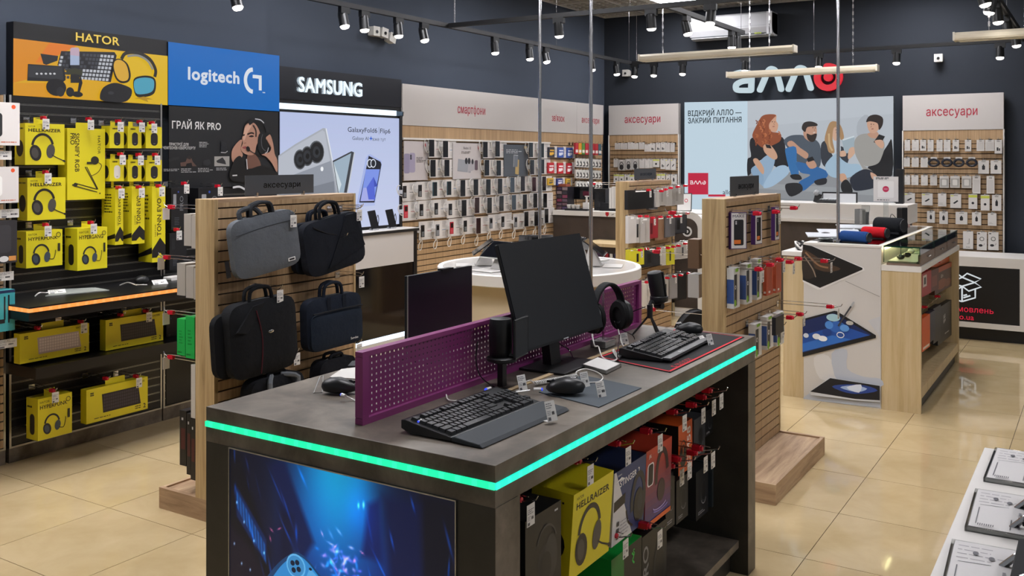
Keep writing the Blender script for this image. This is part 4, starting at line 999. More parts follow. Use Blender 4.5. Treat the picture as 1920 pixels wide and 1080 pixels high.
tb_box('headset_carton', 'bright yellow headset carton hanging under the table edge', 1066, 903, 1141, 1062, .14, YEL, d_hell('HELLRAIZER'), s_hell, y=1.31, rx=.07)
def d_sting(g, w, h):
    g.poly([(0, 0), (w * .62, 0), (w * .05, h), (0, h)], '#d4d2d4'); g.text('STINGER 2', w * .18, h * .76, h * .085, '#e8e8ea', .03, w=w * .62, rot=.05); g.poly([(w * .02, h * .46), (w * .36, h * .5), (w * .36, h * .64), (w * .02, h * .6)], '#17171b')
    g.arc(w * .78, h * .42, w * .2, w * .09, -60, 200, '#22262f', ry=h * .36); g.oval(w * .8, h * .34, w * .16, h * .24, '#1a1c22'); g.oval(w * .84, h * .36, w * .08, h * .13, '#2b2f38'); g.line([(w * .4, h * .38), (w * .48, h * .2), (w * .62, h * .1)], w * .03, '#16161a', 4)
    g.rects([(w * .12, h * (.06 + .09 * k), w * .19, h * (.12 + .09 * k)) for k in range(3)], '#3a3a40'); g.micro(w * .22, h * .06, w * .5, h * .3, 5, '#8b8b93', 4, .25); g.poly([(w * .02, h * .86), (w * .2, h * .9), (w * .3, h * .86)], '#e8e8ea'); g.text('hyperx', w * .08, h * .93, h * .03, '#d0d0d4', .02)
tb_box('headset_carton', 'dark blue and white headset carton next to the yellow one', 1146, 868, 1206, 1004, .15, '#273a6b', d_sting, lambda g, w, h: g.rect(0, 0, w, h, '#d0cfd1'), top=lambda g, w, d: g.rect(0, 0, w, d, '#1d2847'), rx=.05)
def d_jbl(g, w, h):
    for k in range(12):
        t = k / 11; c = '#%02x%02x%02x' % (int(190 - 120 * t), int(60 - 5 * t), int(40 + 75 * t)); g.rect(0, h * (1 - (k + 1) / 12), w, h * (1 - k / 12), c); g.k -= 1
    g.k += 1; g.rrect(w * .06, h * .52, w * .3, h * .82, w * .06, '#e6dfe0'); g.rrect(w * .09, h * .535, w * .27, h * .805, w * .05, '#19171c'); g.arc(w * .62, h * .55, w * .22, w * .1, 10, 190, '#3a2126', ry=h * .35); g.oval(w * .6, h * .38, w * .15, h * .15, '#37222a'); g.arc(w * .55, h * .2, w * .25, w * .02, 180, 350, '#b6a3d8', ry=h * .05); g.arc(w * .6, h * .17, w * .3, w * .02, 200, 330, '#8f7fd0', ry=h * .05)
    g.rect(w * .2, 0, w, h * .06, '#d9622b'); g.text('JBL', w * .08, h * .9, h * .04, '#e8dede', .03)
tb_box('headset_carton', 'red and violet headset carton in the middle under the table', 1208, 832, 1256, 975, .15, '#b23a26', d_jbl, lambda g, w, h: g.rect(0, 0, w, h, '#8d2f2b'), rx=.03)
def d_gm(g, w, h): g.text('GM58', w * .86, h * .1, w * .24, '#e3d8d2', .03, w=h * .78, rot=math.pi / 2); g.oval(w * .32, h * .36, w * .2, h * .22, '#1c1a1b'); g.rect(w * .3, h * .38, w * .34, h * .56, '#d9622b'); g.arc(w * .32, h * .4, w * .23, w * .04, 0, 360, '#2a2321', ry=h * .26)
tb_box('mouse_carton', 'orange mouse carton with tall white lettering under the table', 1272, 792, 1298, 884, .13, '#c9531f', d_gm, lambda g, w, h: g.rect(0, 0, w, h, '#161416'), y=1.35)
def d_blk(seed):
    def f(g, w, h): g.oval(w * .6, h * .5, w * .24, h * .26, '#303134'); g.oval(w * .6, h * .52, w * .17, h * .19, '#1a1b1d'); g.arc(w * .6, h * .4, w * .2, w * .02, 200, 340, '#9a9aa0'); g.micro(w * .15, h * .08, w * .7, h * .16, 2, '#aaaab0', seed)
    return f
BK = [('charcoal mouse carton beside the orange one under the table', 1301, 782, 1322, 856, .1, '#3b3c3f'), ('dark carton behind the charcoal mouse carton under the table', 1322, 768, 1337, 815, .09, '#17181b'),
      ('first small black mouse carton from the left in the second row under the table', 1248, 888, 1265, 990, .08, '#222326'), ('second small black mouse carton in the second row under the table', 1268, 895, 1290, 975, .08, '#1f2023'),
      ('third small black mouse carton in the second row under the table', 1305, 878, 1328, 968, .09, '#212225'), ('slate blue mouse carton at the right end of the second row under the table', 1335, 862, 1352, 944, .09, '#2b333b')]
for k, (lab, a, b, c, d, dd, col) in enumerate(BK): tb_box('mouse_carton', lab, a, b, c, d, dd, col, d_blk(k), y=1.37)
def d_razer(g, w, h): g.rect(0, 0, w, h, '#1d1e20'); g.rect(0, h * .0, w * .4, h, '#20702e'); g.text('S', w * .7, h * .8, h * .1, '#2fc04a', .03); g.line([(w * .66, h * .86), (w * .72, h * .8), (w * .68, h * .74), (w * .74, h * .68)], w * .03, '#35c553', 3)
tb_box('headset_carton', 'green topped black carton low under the table', 1146, 1028, 1203, 1150, .15, '#1fae45', d_razer, lambda g, w, h: g.rect(0, 0, w, h, '#19993b'), y=1.33, top=lambda g, w, d: g.rect(0, 0, w, d, '#22b84a'))
def d_pro(g, w, h): g.text('PRO', w * .24, h * .3, w * .2, '#8a8a8c', .02, w=h * .55, rot=math.pi / 2); g.oval(w * .68, h * .42, w * .24, h * .36, '#2a2a2c'); g.oval(w * .7, h * .42, w * .17, h * .28, '#1b1b1d'); g.arc(w * .7, h * .42, w * .24, w * .02, 0, 360, '#3b3b3e', ry=h * .36)
tb_box('headset_carton', 'black carton with upright grey PRO lettering low under the table', 1204, 990, 1250, 1130, .16, '#19191b', d_pro, y=1.35)
for px, py, ln, y0 in ((1003, 945, .3, 0), (1115, 872, .32, 0), (1185, 838, .3, 0), (1245, 815, .32, 0), (1290, 778, .3, 0), (1325, 765, .3, 0), (1345, 750, .32, 0), (1360, 738, .36, 0), (1285, 880, .3, 0), (1300, 868, .33, 0), (1330, 856, .33, 0), (1345, 848, .38, 0), (1180, 1012, .3, 0), (1245, 995, .34, 0)):
    ln += .085; q = ony(px, py, 1.665 - ln)
    o = hook(tb, q.x - TX0, q.z, ln, .437, seed=px)
# ================================================================ left wall
YP = 5.14
def LW(px, py, y=YP):
    p = ony(px, py, y); return (p.x, p.z)
def wall_frame(g, y=YP, step=.0005): return g.frame((0, y, 0), (1, 0, 0), (0, 0, 1), (0, -1, 0), step)
def lpts(L, y=YP, k=1., o=(0, 0)): return [LW(o[0] + a * k, o[1] + b * k, y) for a, b in L]
def slat_unit(label, x0, x1, z0, z1, y=YP, mat='black', rail=True, frame=True, name='slat_wall_unit', kick=True, pitch=.05):
    t = thing(name, label, 'wall display', (x0, y, 0)); L = x1 - x0
    part('backing', G().box(0, L, .014, YW - .04 - y, z0, z1), bpy.data.materials['groove_dark'] if mat == 'oakslat' else 'black', t)
    n = int(round((z1 - z0) / pitch)); s0 = None; r0 = None
    for k in range(n):
        z = z0 + k * pitch
        if s0 is None: s0 = part('slat', G().box(.012, L - .012, 0, .014, .004, pitch - .004), mat, t, (0, 0, z))
        else: like(s0, t, (0, 0, z))
        if rail and k:
            if r0 is None: r0 = part('rail', G().box(.012, L - .012, .001, .012, -.0045, -.0022).box(.012, L - .012, .001, .012, .0022, .0045), 'alu', t, (0, 0, z))
            else: like(r0, t, (0, 0, z))
    if frame:
        for a, b in ((0, .012), (L - .012, L)): part('upright', G().box(a, b, -.003, .02, z0, z1), 'alu', t)
        part('bottom_trim', G().box(0, L, -.003, .014, z0 - .01, z0), 'alu', t)
    if kick: part('kick_board', G().box(0, L, .0, .05, 0, z0 - .01), 'concrete', t)
    return t
uO = slat_unit('oak perforated wall unit cut off by the left picture edge', 2.30, 2.93, .09, 2.04, mat='oakslat', rail=False)
uH = slat_unit('black slat wall unit with silver grooves holding yellow cartons', 2.95, 3.95, .09, 2.04)
uG = slat_unit('black slat wall unit beneath the blue sign', 3.96, 4.965, .09, 1.50)
part('lower_panel', G().box(.02, .98, -.004, 0, .1, .40), 'black', uG)
# ---- yellow and blue lit signs above
t = thing('lightbox_sign', 'yellow lightbox picturing gaming gear with gold HATOR lettering', 'lightbox', (0, YP, 0))
xa, za = 2.975, 2.04; xb, zb = 3.99, 2.45
part('case', G().box(xa, xb, 0.002, YW - .04 - YP, za, zb), 'black', t)
g = G(); wall_frame(g, 0)
o5 = (0, 0); K = .27778
def hp(L): return [LW(a * K, b * K) for a, b in L]
H_ = lambda a, b: LW(a * K, b * K)
g.poly([(xa, za), (xb, za), (xb, zb), (xa, zb)], '#17171a')
g.poly(hp([(90, 258), (830, 345), (1010, 365), (1130, 378), (1130, 710), (88, 643)]), '#d9a51f')
g.poly(hp([(90, 258), (450, 300), (250, 520), (88, 560)]), '#d98a20'); g.poly(hp([(330, 290), (520, 308), (300, 420), (240, 420)]), '#e07a26'); g.poly(hp([(760, 345), (1130, 378), (1130, 710), (860, 690)]), '#dcb420')
g.poly(hp([(88, 560), (300, 560), (480, 668), (88, 643)]), '#d8951f')
g.poly(hp([(270, 362), (390, 378), (385, 410), (310, 438), (290, 430)]), '#2a2a2e')
g.poly(hp([(410, 345), (770, 352), (785, 375), (745, 555), (560, 535), (385, 440)]), '#26262b')
L = []
for r in range(7):
    for c in range(15):
        if (r * 7 + c * 3) % 5 == 0 and c < 9: continue
        u = 410 + c * 24 - r * 6 + 2; v = 352 + r * 26 + c * 1.5
        if u > 770 - r * 5: continue
        L.append((u, v, '#b9bcc4' if (c > 10 or c < 1 or (r > 3 and 6 < c < 11)) else '#43454d'))
for u, v, c in L: g.poly(hp([(u, v), (u + 18, v + 1), (u + 16, v + 19), (u - 2, v + 18)]), c); g.k -= 1
g.k += 1
g.poly(hp([(185, 432), (430, 448), (440, 540), (425, 552), (180, 545)]), '#242428'); g.poly(hp([(190, 440), (415, 455), (425, 540), (185, 520)]), '#34353a')
for u in (245, 275, 305, 335, 362): g.oval(*H_(u, 498), .008, .006, '#c9cacd', 8)
g.poly(hp([(468, 330), (480, 322), (520, 322), (530, 334), (530, 440), (468, 440)]), '#a6b4cf'); g.poly(hp([(468, 330), (480, 322), (520, 322), (530, 334), (530, 380), (468, 372)]), '#c0a6b8')
g.poly(hp([(468, 440), (530, 440), (530, 560), (470, 560)]), '#26262a'); g.poly(hp([(440, 470), (500, 460), (552, 475), (548, 510), (500, 500), (442, 505)]), '#3a3a2c')
g.poly(hp([(535, 500), (550, 560), (530, 630), (515, 625)]), '#1d1d20'); g.oval(*H_(515, 637), .035, .017, '#1b1b1e')
g.oval(*H_(372, 590), .062, .05, '#1c1c20'); g.oval(*H_(400, 620), .025, .028, '#2b2b30'); g.oval(*H_(465, 622), .026, .028, '#222226')
g.poly(hp([(665, 650), (690, 590), (760, 560), (830, 575), (880, 605), (870, 660), (820, 690), (690, 682)]), '#202024', 4); g.oval(*H_(740, 628), .02, .01, '#38383d')
g.line(hp([(810, 400), (840, 360), (920, 358), (1000, 400), (1040, 470), (1035, 520)]), .022, '#26241f', 5); g.line(hp([(850, 380), (920, 376), (985, 410), (1022, 470)]), .014, '#8a8b86', 5)
g.poly(hp([(755, 410), (800, 398), (850, 430), (872, 500), (860, 550), (810, 562), (770, 530), (750, 460)]), '#1e1d1b', 4); g.poly(hp([(765, 415), (800, 405), (840, 435), (858, 500), (850, 540), (812, 548), (780, 525), (758, 460)]), '#d7a63a', 4)
g.poly(hp([(890, 540), (950, 512), (1020, 520), (1042, 560), (1030, 630), (970, 655), (905, 645)]), '#1e1d1b', 4); g.poly(hp([(895, 548), (950, 525), (1015, 532), (1030, 565), (1018, 615), (965, 635), (905, 628)]), '#4f9fb8', 4)
g.poly(hp([(895, 665), (960, 652), (1020, 672), (980, 672), (990, 690), (930, 668)]), '#b0881c')
x_, z_ = H_(500, 275); x2, _ = H_(795, 300); g.text('HATOR', x_, z_, .048, '#f2cf55', .028, w=x2 - x_)
part('lit_print', g, 'lit', t)
t = thing('lightbox_sign', 'plain blue lightbox with white logitech lettering and round G mark', 'lightbox', (0, YP, 0))
xa, xb = 3.992, 4.962
part('case', G().box(xa, xb, -.008, YW - .04 - YP, 2.035, 2.443), 'blackmetal', t)
g = G(); wall_frame(g, -.0085); g.rect(xa, 2.035, xb, 2.443, '#0a6cc4')
x_, z_ = H_(1262, 555); x2, z2 = H_(1610, 580); g.text('logitech', x_, 2.213, .079, '#dfe6f2', .06, w=x2 - x_)
cx, cz = H_(1700, 545); g.arc(cx - .0, cz, .068, .03, 90, 270, '#e6ecf5', 20, ry=.078); g.rect(cx - .002, cz + .018, cx + .082, cz + .043, '#e6ecf5'); g.rect(cx + .055, cz - .065, cx + .082, cz + .025, '#e6ecf5'); g.rect(cx + .09, cz - .082, cx + .115, cz - .075, '#cfd8e8')
part('lit_print', g, colour_mat('blue_backlit_print', .35, emit=.9), t)
# ---- black poster
t = thing('wall_poster', 'black poster of a woman wearing a headset under the blue sign', 'poster', (0, YP - .006, 0))
xa = 4.0; xb = 4.955; zb = 2.03; z_lo = LW(430, 345)[1]
part('board', G('#121316').box(xa, xb, 0, .005, z_lo - .02, zb), plain('poster_black', '#14161a', .5), t)
g = G(); wall_frame(g, 0, .0003)
def Z4(L): return [LW(290 + a / 6, 190 + b / 6, YP - .006) for a, b in L]
z4 = lambda a, b: LW(290 + a / 6, 190 + b / 6, YP - .006)
def zt(s, a, b, a2, h, col, bold=.02): x0, zz = z4(a, b); x1, _ = z4(a2, b); g.text(s, x0, zz, h, col, bold, w=x1 - x0)
zt('ГРАЙ ЯК PRO', 195, 303, 745, .046, '#d5d5d3', .035); zt('ПРИСТРОЇ ДЛЯ', 163, 497, 380, .017, '#c9c9c8', .03); zt('ЧЕМПІОНІВ КІБЕРСПОРТУ', 92, 537, 458, .017, '#c9c9c8', .03)
for a, b, c, d, n, s in ((500, 455, 635, 520, 4, 1), (100, 755, 275, 790, 2, 2), (295, 750, 468, 805, 3, 3), (485, 745, 660, 800, 3, 4), (690, 742, 820, 780, 2, 5)):
    x0, z0 = z4(a, d); x1, z1 = z4(c, b); g.micro(x0, z0, x1, z1, n, '#a9a9aa', s)
g.poly(Z4([(668, 620), (838, 618), (838, 730), (668, 730)]), '#9a9894'); g.poly(Z4([(690, 670), (760, 630), (790, 670), (800, 710), (700, 690)]), '#26262a')
g.poly(Z4([(285, 690), (345, 680), (360, 640), (385, 618), (410, 640), (425, 680), (470, 730), (290, 730)]), '#5d463e'); g.poly(Z4([(350, 640), (385, 612), (412, 635), (395, 655)]), '#241c1c'); g.poly(Z4([(355, 700), (410, 690), (420, 730), (345, 730)]), '#141417')
g.poly(Z4([(540, 680), (560, 660), (610, 650), (630, 700), (590, 725), (540, 715)]), '#26272b'); g.poly(Z4([(150, 650), (270, 620), (270, 650), (160, 680)]), '#1d1e22'); g.poly(Z4([(740, 440), (800, 470), (815, 560), (740, 580)]), '#1d1f24'); g.line(Z4([(740, 575), (790, 578), (815, 560)]), .006, '#9a9a9c')
SK, SK2, SK3 = '#a97f6c', '#8a6152', '#c19a86'
g.poly(Z4([(1000, 330), (1030, 240), (1120, 190), (1220, 230), (1290, 330), (1300, 450), (1270, 580), (1200, 610), (1120, 590)]), '#0a0a0c', 4)
g.poly(Z4([(1040, 600), (1120, 590), (1190, 720), (1100, 770), (1030, 770)]), '#6b4a3e', 3)
g.poly(Z4([(862, 560), (900, 490), (955, 435), (978, 445), (960, 540), (985, 610), (910, 700), (862, 660)]), SK, 3)
g.poly(Z4([(1010, 280), (1060, 240), (1120, 250), (1170, 330), (1182, 420), (1140, 490), (1115, 590), (1050, 605), (985, 575), (962, 530), (985, 470), (975, 420), (990, 370)]), SK, 4)
g.poly(Z4([(1010, 300), (1060, 245), (1090, 260), (1040, 350), (1000, 440), (985, 400)]), SK3, 3)
g.line(Z4([(1035, 372), (1080, 355), (1110, 365)]), .012, '#2a1a16', 3); g.poly(Z4([(1050, 395), (1085, 380), (1110, 395), (1080, 405)]), '#2a1d1c', 3); g.line(Z4([(985, 385), (1005, 375)]), .01, '#2a1a16')
g.poly(Z4([(990, 470), (1015, 462), (1025, 470), (1000, 478)]), SK2); g.poly(Z4([(975, 520), (1010, 505), (1030, 520), (1005, 535)]), '#8e4a48', 3); g.line(Z4([(1100, 270), (1130, 330), (1130, 400)]), .012, '#2a1f1e', 3)
g.line(Z4([(1050, 250), (1120, 205), (1190, 220), (1240, 270), (1265, 350)]), .03, '#16171b', 5); g.line(Z4([(1120, 198), (1180, 210), (1220, 245)]), .008, '#b9bbc0', 4)
g.poly(Z4([(1160, 380), (1210, 350), (1270, 370), (1285, 470), (1260, 580), (1190, 600), (1150, 520)]), '#0d0e11', 4); g.line(Z4([(1205, 370), (1190, 430), (1200, 520), (1240, 560)]), .006, '#4a4c52', 4); g.line(Z4([(1270, 520), (1255, 570), (1230, 585)]), .006, '#b0b2b6', 3)
g.line(Z4([(1165, 580), (1110, 585), (1050, 545)]), .006, '#15161a', 3); g.oval(*z4(1040, 535), .016, .02, '#101114', 12, .6)
g.poly(Z4([(1240, 420), (1265, 385), (1290, 378), (1320, 470), (1338, 590), (1366, 660), (1366, 800), (1310, 700), (1240, 620), (1190, 600), (1280, 570), (1295, 500)]), SK, 3); g.line(Z4([(1250, 430), (1300, 520)]), .006, SK2)
g.poly(Z4([(862, 720), (900, 640), (960, 620), (1030, 760), (1190, 720), (1300, 760), (1366, 830), (1366, 900), (862, 900)]), '#0b0b0d', 3); g.line(Z4([(862, 835), (915, 832)]), .008, '#c5c6c8'); g.line(Z4([(1020, 650), (1030, 765)]), .008, '#b9b9bb'); g.line(Z4([(865, 970), (940, 960), (1000, 990)]), .014, '#c9cacd', 3)
part('print', g, 'card', t)
# ---- goods on the black unit
def wpack(name, label, px0, py0, px1, py1, d, col, draw=None, side=None, y=5.0, group=None, cat='box', rx=0, rz=0, top=None, hookz=True):
    xc, z, w, h = ybox(px0, py0, px1, py1, y)
    o = carton(name, label, cat, (xc, y, z), w, h, d, col, draw, side, rz, group, rot=(rx, 0, rz), top=top)
    return o
def whook(u, px, py, y=4.95, ln=None, **k):
    """hook whose tip is seen at px, py"""
    q = ony(px, py, y); ln = ln or (YP - y); return hook(u, q.x - u.location.x, q.z, ln, 0, **k)
def d_router(col2):
    def f(g, w, h):
        g.oval(w * .9, h * .9, w * .035, w * .035, '#e0552a', 10); g.micro(w * .7, h * .05, w * .95, h * .1, 1, '#c76a4a', 2); g.rrect(w * .3, h * .2, w * .72, h * .75, w * .05, col2)
    return f
wpack('router_box', 'white carton with orange dot at the very left edge, upper one', -85, 190, 37, 272, .1, '#d2cdca', d_router('#2a2a2c'), y=4.78)
wpack('router_box', 'white carton at the very left edge, below the upper one', -80, 313, 35, 382, .1, '#cfcac8', d_router('#e6e4e2'), y=4.78)
wpack('router_box', 'dark grey carton with orange strip at the left edge', -85, 416, 32, 497, .1, '#2b2b2f', lambda g, w, h: (g.rrect(w * .2, h * .25, w * .9, h * .9, .02, '#37373c'), g.oval(w * .78, h * .1, w * .08, w * .05, '#c9c9c9', 12), g.rect(w * .86, h * .05, w * .98, h * .16, '#c98a4a')), y=4.78)
wpack('router_box', 'teal carton with dark router picture at the left edge', -70, 548, 28, 626, .1, '#3d9aa0', lambda g, w, h: (g.rect(0, h * .93, w, h, '#1d2f52'), g.rect(w * .55, h * .2, w * .8, h * .3, '#1c1f24'), g.rect(w * .78, h * .28, w * .81, h * .85, '#1c1f24'), g.rect(w * .86, h * .2, w * .89, h * .88, '#1c1f24')), y=4.78)
for k, (px, py) in enumerate(((4, 283), (18, 392), (8, 510), (14, 636))):
    xc, z = LW(px, py, 4.8); g = G('#d2cfca').box(-.05, .05, 0, .002, -.045, 0); g.frame((-.05, 0, -.045)); price_print(g, .1, .045, k)
    part('price_card', g, 'card', uO, (xc - uO.location.x, 4.8 - YP, z))
s_pan = lambda g, w, h: (g.oval(w * .5, h * .4, w * .34, h * .2, '#24221a', 16), g.micro(w * .15, h * .84, w * .85, h * .92, 1, '#5c5a1a', 2))
wpack('headset_carton', 'yellow headset carton at the top left of the black wall unit', 47, 232, 121, 309, .1, YEL, d_hell('HELLRAIZER'), s_pan)
wpack('headset_carton', 'yellow headset carton directly below the top left one', 52, 333, 122, 412, .1, YEL, d_hell('HELLRAIZER'), s_pan, rz=-.03)
def d_sig(g, w, h):
    g.text('SIGNIFY RGB', w * .2, h * .93, w * .11, INK, .03, w=h * .54, rot=-math.pi / 2); g.text('PRO', w * .08, h * .93, w * .11, INK, .03, w=h * .16, rot=-math.pi / 2); g.text('HATOR', w * .8, h * .9, w * .07, '#4a4716', .02, w=h * .26, rot=-math.pi / 2)
    g.oval(w * .72, h * .55, w * .11, h * .06, '#2a281c', 16); g.line([(w * .78, h * .53), (w * .9, h * .48), (w * .8, h * .38), (w * .62, h * .33)], w * .015, '#2a281c', 4)
    for dx in (0, .04): g.line([(w * (.46 + dx), h * .46), (w * (.78 + dx * .5), h * .14)], w * .02, '#2a281c'); g.line([(w * .78, h * (.14 - dx)), (w * .22, h * (.23 - dx))], w * .02, '#2a281c')
    g.rect(w * .12, h * .2, w * .26, h * .22, '#2a281c'); g.oval(w * .2, h * .21, w * .05, h * .03, '#2a281c', 10); g.oval(w * .85, h * .08, w * .02, w * .02, '#2a281c', 8); g.rect(w * .5, h * .5, w * .72, h * .53, '#2a281c')
wpack('microphone_carton', 'tall yellow carton picturing a microphone arm', 126, 241, 197, 374, .09, YEL, d_sig, y=5.03)
def d_mouse(c='#221f22'):
    def f(g, w, h): g.rrect(w * .3, h * .12, w * .74, h * .72, w * .2, c); g.micro(w * .2, h * .82, w * .7, h * .93, 1, INK, 4, .6); g.rect(w * .46, h * .2, w * .58, h * .23, '#77757a')
    return f
s_m = lambda g, w, h: g.oval(w * .5, h * .42, w * .4, h * .3, '#24221a', 14)
for r, (y0, y1) in enumerate(((236, 278), (298, 340))):
    for c, (a, b) in enumerate(((206, 232), (240, 265), (274, 303))):
        wpack('mouse_carton', 'small yellow mouse carton, %s in the %s row of the black unit' % (('left', 'middle', 'right')[c], ('upper', 'lower')[r]), a, y0 + c, b, y1, .085, YEL, d_mouse('#cfcac2' if (r == 1 and c == 0) else '#221f22'), s_m, group='yellow mouse cartons on the black unit', rz=-.04)
def d_tonn(g, w, h): g.text('TONN EVO', w * .68, h * .34, w * .3, INK, .03, w=h * .5, rot=math.pi / 2); g.poly([(0, h * .06), (w, h * .06), (w, h * .22), (w * .6, h * .32), (0, h * .16)], '#1c1a19'); g.poly([(w * .35, h * .06), (w * .6, h * .12), (w * .85, h * .06)], YEL); g.text('HATOR', w * .3, h * .34, w * .1, '#4a4716', .01, w=h * .16, rot=math.pi / 2)
s_t = lambda g, w, h: (g.micro(w * .2, h * .55, w * .8, h * .9, 7, '#3a3816', 5), g.poly([(0, h * .05), (w, h * .12), (w, h * .2), (0, h * .1)], '#1c1a19'))
for k, (a, b, c, d) in enumerate(((216, 352, 231, 459), (247, 350, 271, 457), (285, 349, 310, 491))):
    wpack('keyboard_carton', 'tall narrow yellow keyboard carton, %s of three hanging upright' % ('left', 'middle', 'right')[k], a, b, c, d, .13, YEL, d_tonn, s_t, y=4.97)
def d_punk(title):
    def f(g, w, h):
        g.text('HATOR', w * .06, h * .88, h * .05, INK, .01); g.text(title, w * .06, h * .74, h * .09, INK, .03, w=w * .8); draw_headset(g, w * .42, h * .34, w * .58, '#23262a', '#3f4c58', False); g.line([(w * .6, h * .22), (w * .74, h * .2), (w * .8, h * .36), (w * .8, h * .44)], w * .02, '#3a3816', 4); g.rect(w * .86, h * .4, w * .93, h * .62, '#2a281c'); g.arc(w * .88, h * .86, w * .06, w * .02, 0, 360, '#55521a')
    return f
s_p = lambda g, w, h: (g.rrect(w * .3, h * .12, w * .72, h * .62, w * .2, '#211f18'), g.micro(w * .1, h * .74, w * .7, h * .84, 1, INK, 3))
wpack('headset_carton', 'yellow HYPERPUNK headset carton on the left above the orange-lit shelf', 49, 432, 117, 500, .1, YEL, d_punk('HYPERPUNK'), s_p)
wpack('headset_carton', 'yellow HYPERGANG headset carton right of HYPERPUNK above the orange-lit shelf', 145, 427, 201, 505, .12, YEL, d_punk('HYPERGANG'), s_p, y=4.97)
def d_kb(c1, c2):
    def f(g, w, h):
        g.poly([(w * .26, h * .22), (w * .88, h * .22), (w * .84, h * .78), (w * .24, h * .78)], c1)
        L = [(w * (.27 + .036 * i), h * (.28 + .095 * j), w * (.298 + .036 * i), h * (.355 + .095 * j)) for i in range(16) for j in range(5)]
        g.rects(L, c2); g.micro(w * .06, h * .78, w * .12, h * .9, 2, INK, 5, .7); g.micro(w * .12, h * .08, w * .4, h * .13, 1, '#4a4716', 6); g.text('2', w * .92, h * .07, h * .13, INK, .03); g.micro(w * .78, h * .07, w * .91, h * .2, 2, INK, 7); g.text('HATOR', w * .8, h * .87, h * .06, '#3a3816', .02)
    return f
wpack('keyboard_carton', 'wide yellow carton with pale keyboard below the orange-lit shelf', 37, 616, 167, 671, .055, YEL, d_kb('#b3a6ab', '#d5c8cc'), y=4.93)
wpack('keyboard_carton', 'wide yellow carton with dark keyboard below the orange-lit shelf', 198, 592, 306, 648, .055, YEL, d_kb('#1e1a1c', '#3a3338'), y=4.93)
wpack('headset_carton', 'yellow headset carton hanging lowest near the floor', 71, 742, 135, 819, .11, YEL, d_punk('HYPERPUNK'), s_p, y=4.95)
wpack('keyboard_carton', 'wide yellow keyboard carton hanging lowest, near the kick board', 162, 719, 277, 781, .055, YEL, d_kb('#1e1a1c', '#3a3240'), y=4.95)
for k, (px, py, y) in enumerate(((88, 222, 4.94), (172, 224, 4.96), (228, 228, 4.94), (268, 229, 4.94), (291, 231, 4.94), (232, 290, 4.94), (266, 291, 4.94), (297, 291, 4.94), (92, 324, 4.94), (230, 353, 4.9), (268, 352, 4.9), (306, 350, 4.88), (92, 423, 4.94), (178, 419, 4.9), (160, 605, 4.88), (282, 585, 4.88), (106, 735, 4.9), (263, 708, 4.9), (78, 617, 4.9), (234, 592, 4.9), (206, 712, 4.9))):
    whook(uH, px, py, y, seed=k, tagcard=k < 18)
# ---- shelf with orange light strip
t = thing('wall_shelf', 'deep black shelf with glowing orange front edge', 'shelf', (2.745, 4.6, 0))
part('board', G().box(0, 2.2, 0, .54, .90, .935), plain('black_laminate', '#111113', .35), t)
part('apron', G().box(.0, 2.2, .004, .54, .862, .90), 'black', t)
g = G()
for i in range(130): g.box(2.2 * i / 130, 2.2 * (i + 1) / 130, -.004, .004, .908, .927, '#ff9446' if i % 3 else '#ff9f57')
for i in range(30): g.box(-.004, .004, .5 * i / 30, .5 * (i + 1) / 30, .908, .927, '#ff9446' if i % 3 else '#ff9f57')
part('light_strip', g, colour_mat('orange_strip_glow', .4, emit=1.4), t, label='glowing orange LED strip')
zz = ony(20, 722, 4.85).z
t = thing('wall_shelf', 'lower plain black shelf between the yellow keyboard cartons', 'shelf', (2.93, 4.85, 0))
part('board', G().box(0, 2.0, 0, .29, zz, zz + .06), bpy.data.materials['black_laminate'], t)
ZS = .935
pts = [tuple(onz(x, y, ZS).xy) for x, y in ((85, 556), (205, 545), (178, 540), (118, 543))]
slab('mouse_mat', 'pale grey cloth mat on the orange-lit shelf', 'mouse mat', pts, ZS, ZS + .004, '#8f938f')
q = onz(103, 548, ZS); tent_card('white price card on the pale mat of the orange-lit shelf', 108, 550, .09, .03, -.3, ZS + .004, None, .9)
cable('short white lead curling beside the pale grey mat', [tuple(onz(*p, ZS + .006)) for p in ((66, 555), (74, 549), (88, 549), (97, 547))], .004)
tent_card('white price card at the right end of the orange-lit shelf', 302, 533, .09, .04, -.2, ZS, None, .9)
q = onz(266, 532, ZS); mouse('gaming_mouse', 'dark mouse with white lead on the orange-lit shelf', (q.x, q.y, ZS), -1.2)
cable('arched white tether on the orange-lit shelf', [tuple(onz(*p, ZS + d)) for p, d in (((225, 535), .003), ((240, 530), .03), ((254, 534), .06), ((262, 534), .03), ((275, 534), .012))], .004)
q = onz(326, 524, ZS); tag(part('hub', G('#d8d5d2').box(-.05, .05, -.04, .04, 0, .02), 'satin', None, (q.x, q.y, ZS), bevel=.005), 'small white hub at the far end of the orange-lit shelf', 'hub')
# ---- dark boxed gear on the unit below the poster
DG = [(321, 352, 352, 430, '#15161a', 'PRO'), (372, 352, 420, 430, '#15161a', 'PRO'), (318, 436, 350, 505, '#17181c', None), (312, 592, 332, 640, '#131417', None)]
for k, (a, b, c, d, col, tx) in enumerate(DG):
    def dd(g, w, h, tx=tx, k=k):
        if tx: g.text(tx, w * .72, h * .45, w * .2, '#6f7278', .01, w=h * .35, rot=math.pi / 2)
        g.micro(w * .2, h * .1, w * .5, h * .3, 5, '#50535a', k); g.rrect(w * .12, h * .55, w * .3, h * .85, w * .03, '#8f9197' if tx else '#26272c'); g.oval(w * .42, h * .9, w * .04, w * .04, '#3b5ac0', 8)
    wpack('gear_carton', '%s black carton on the unit below the woman poster' % ('upper left', 'upper right', 'middle', 'lowest')[k], a, b, c, d, .09, col, dd, y=5.02)
for k, (px, py) in enumerate(((352, 345), (415, 350), (338, 432))): whook(uG, px, py, 4.92, seed=k)
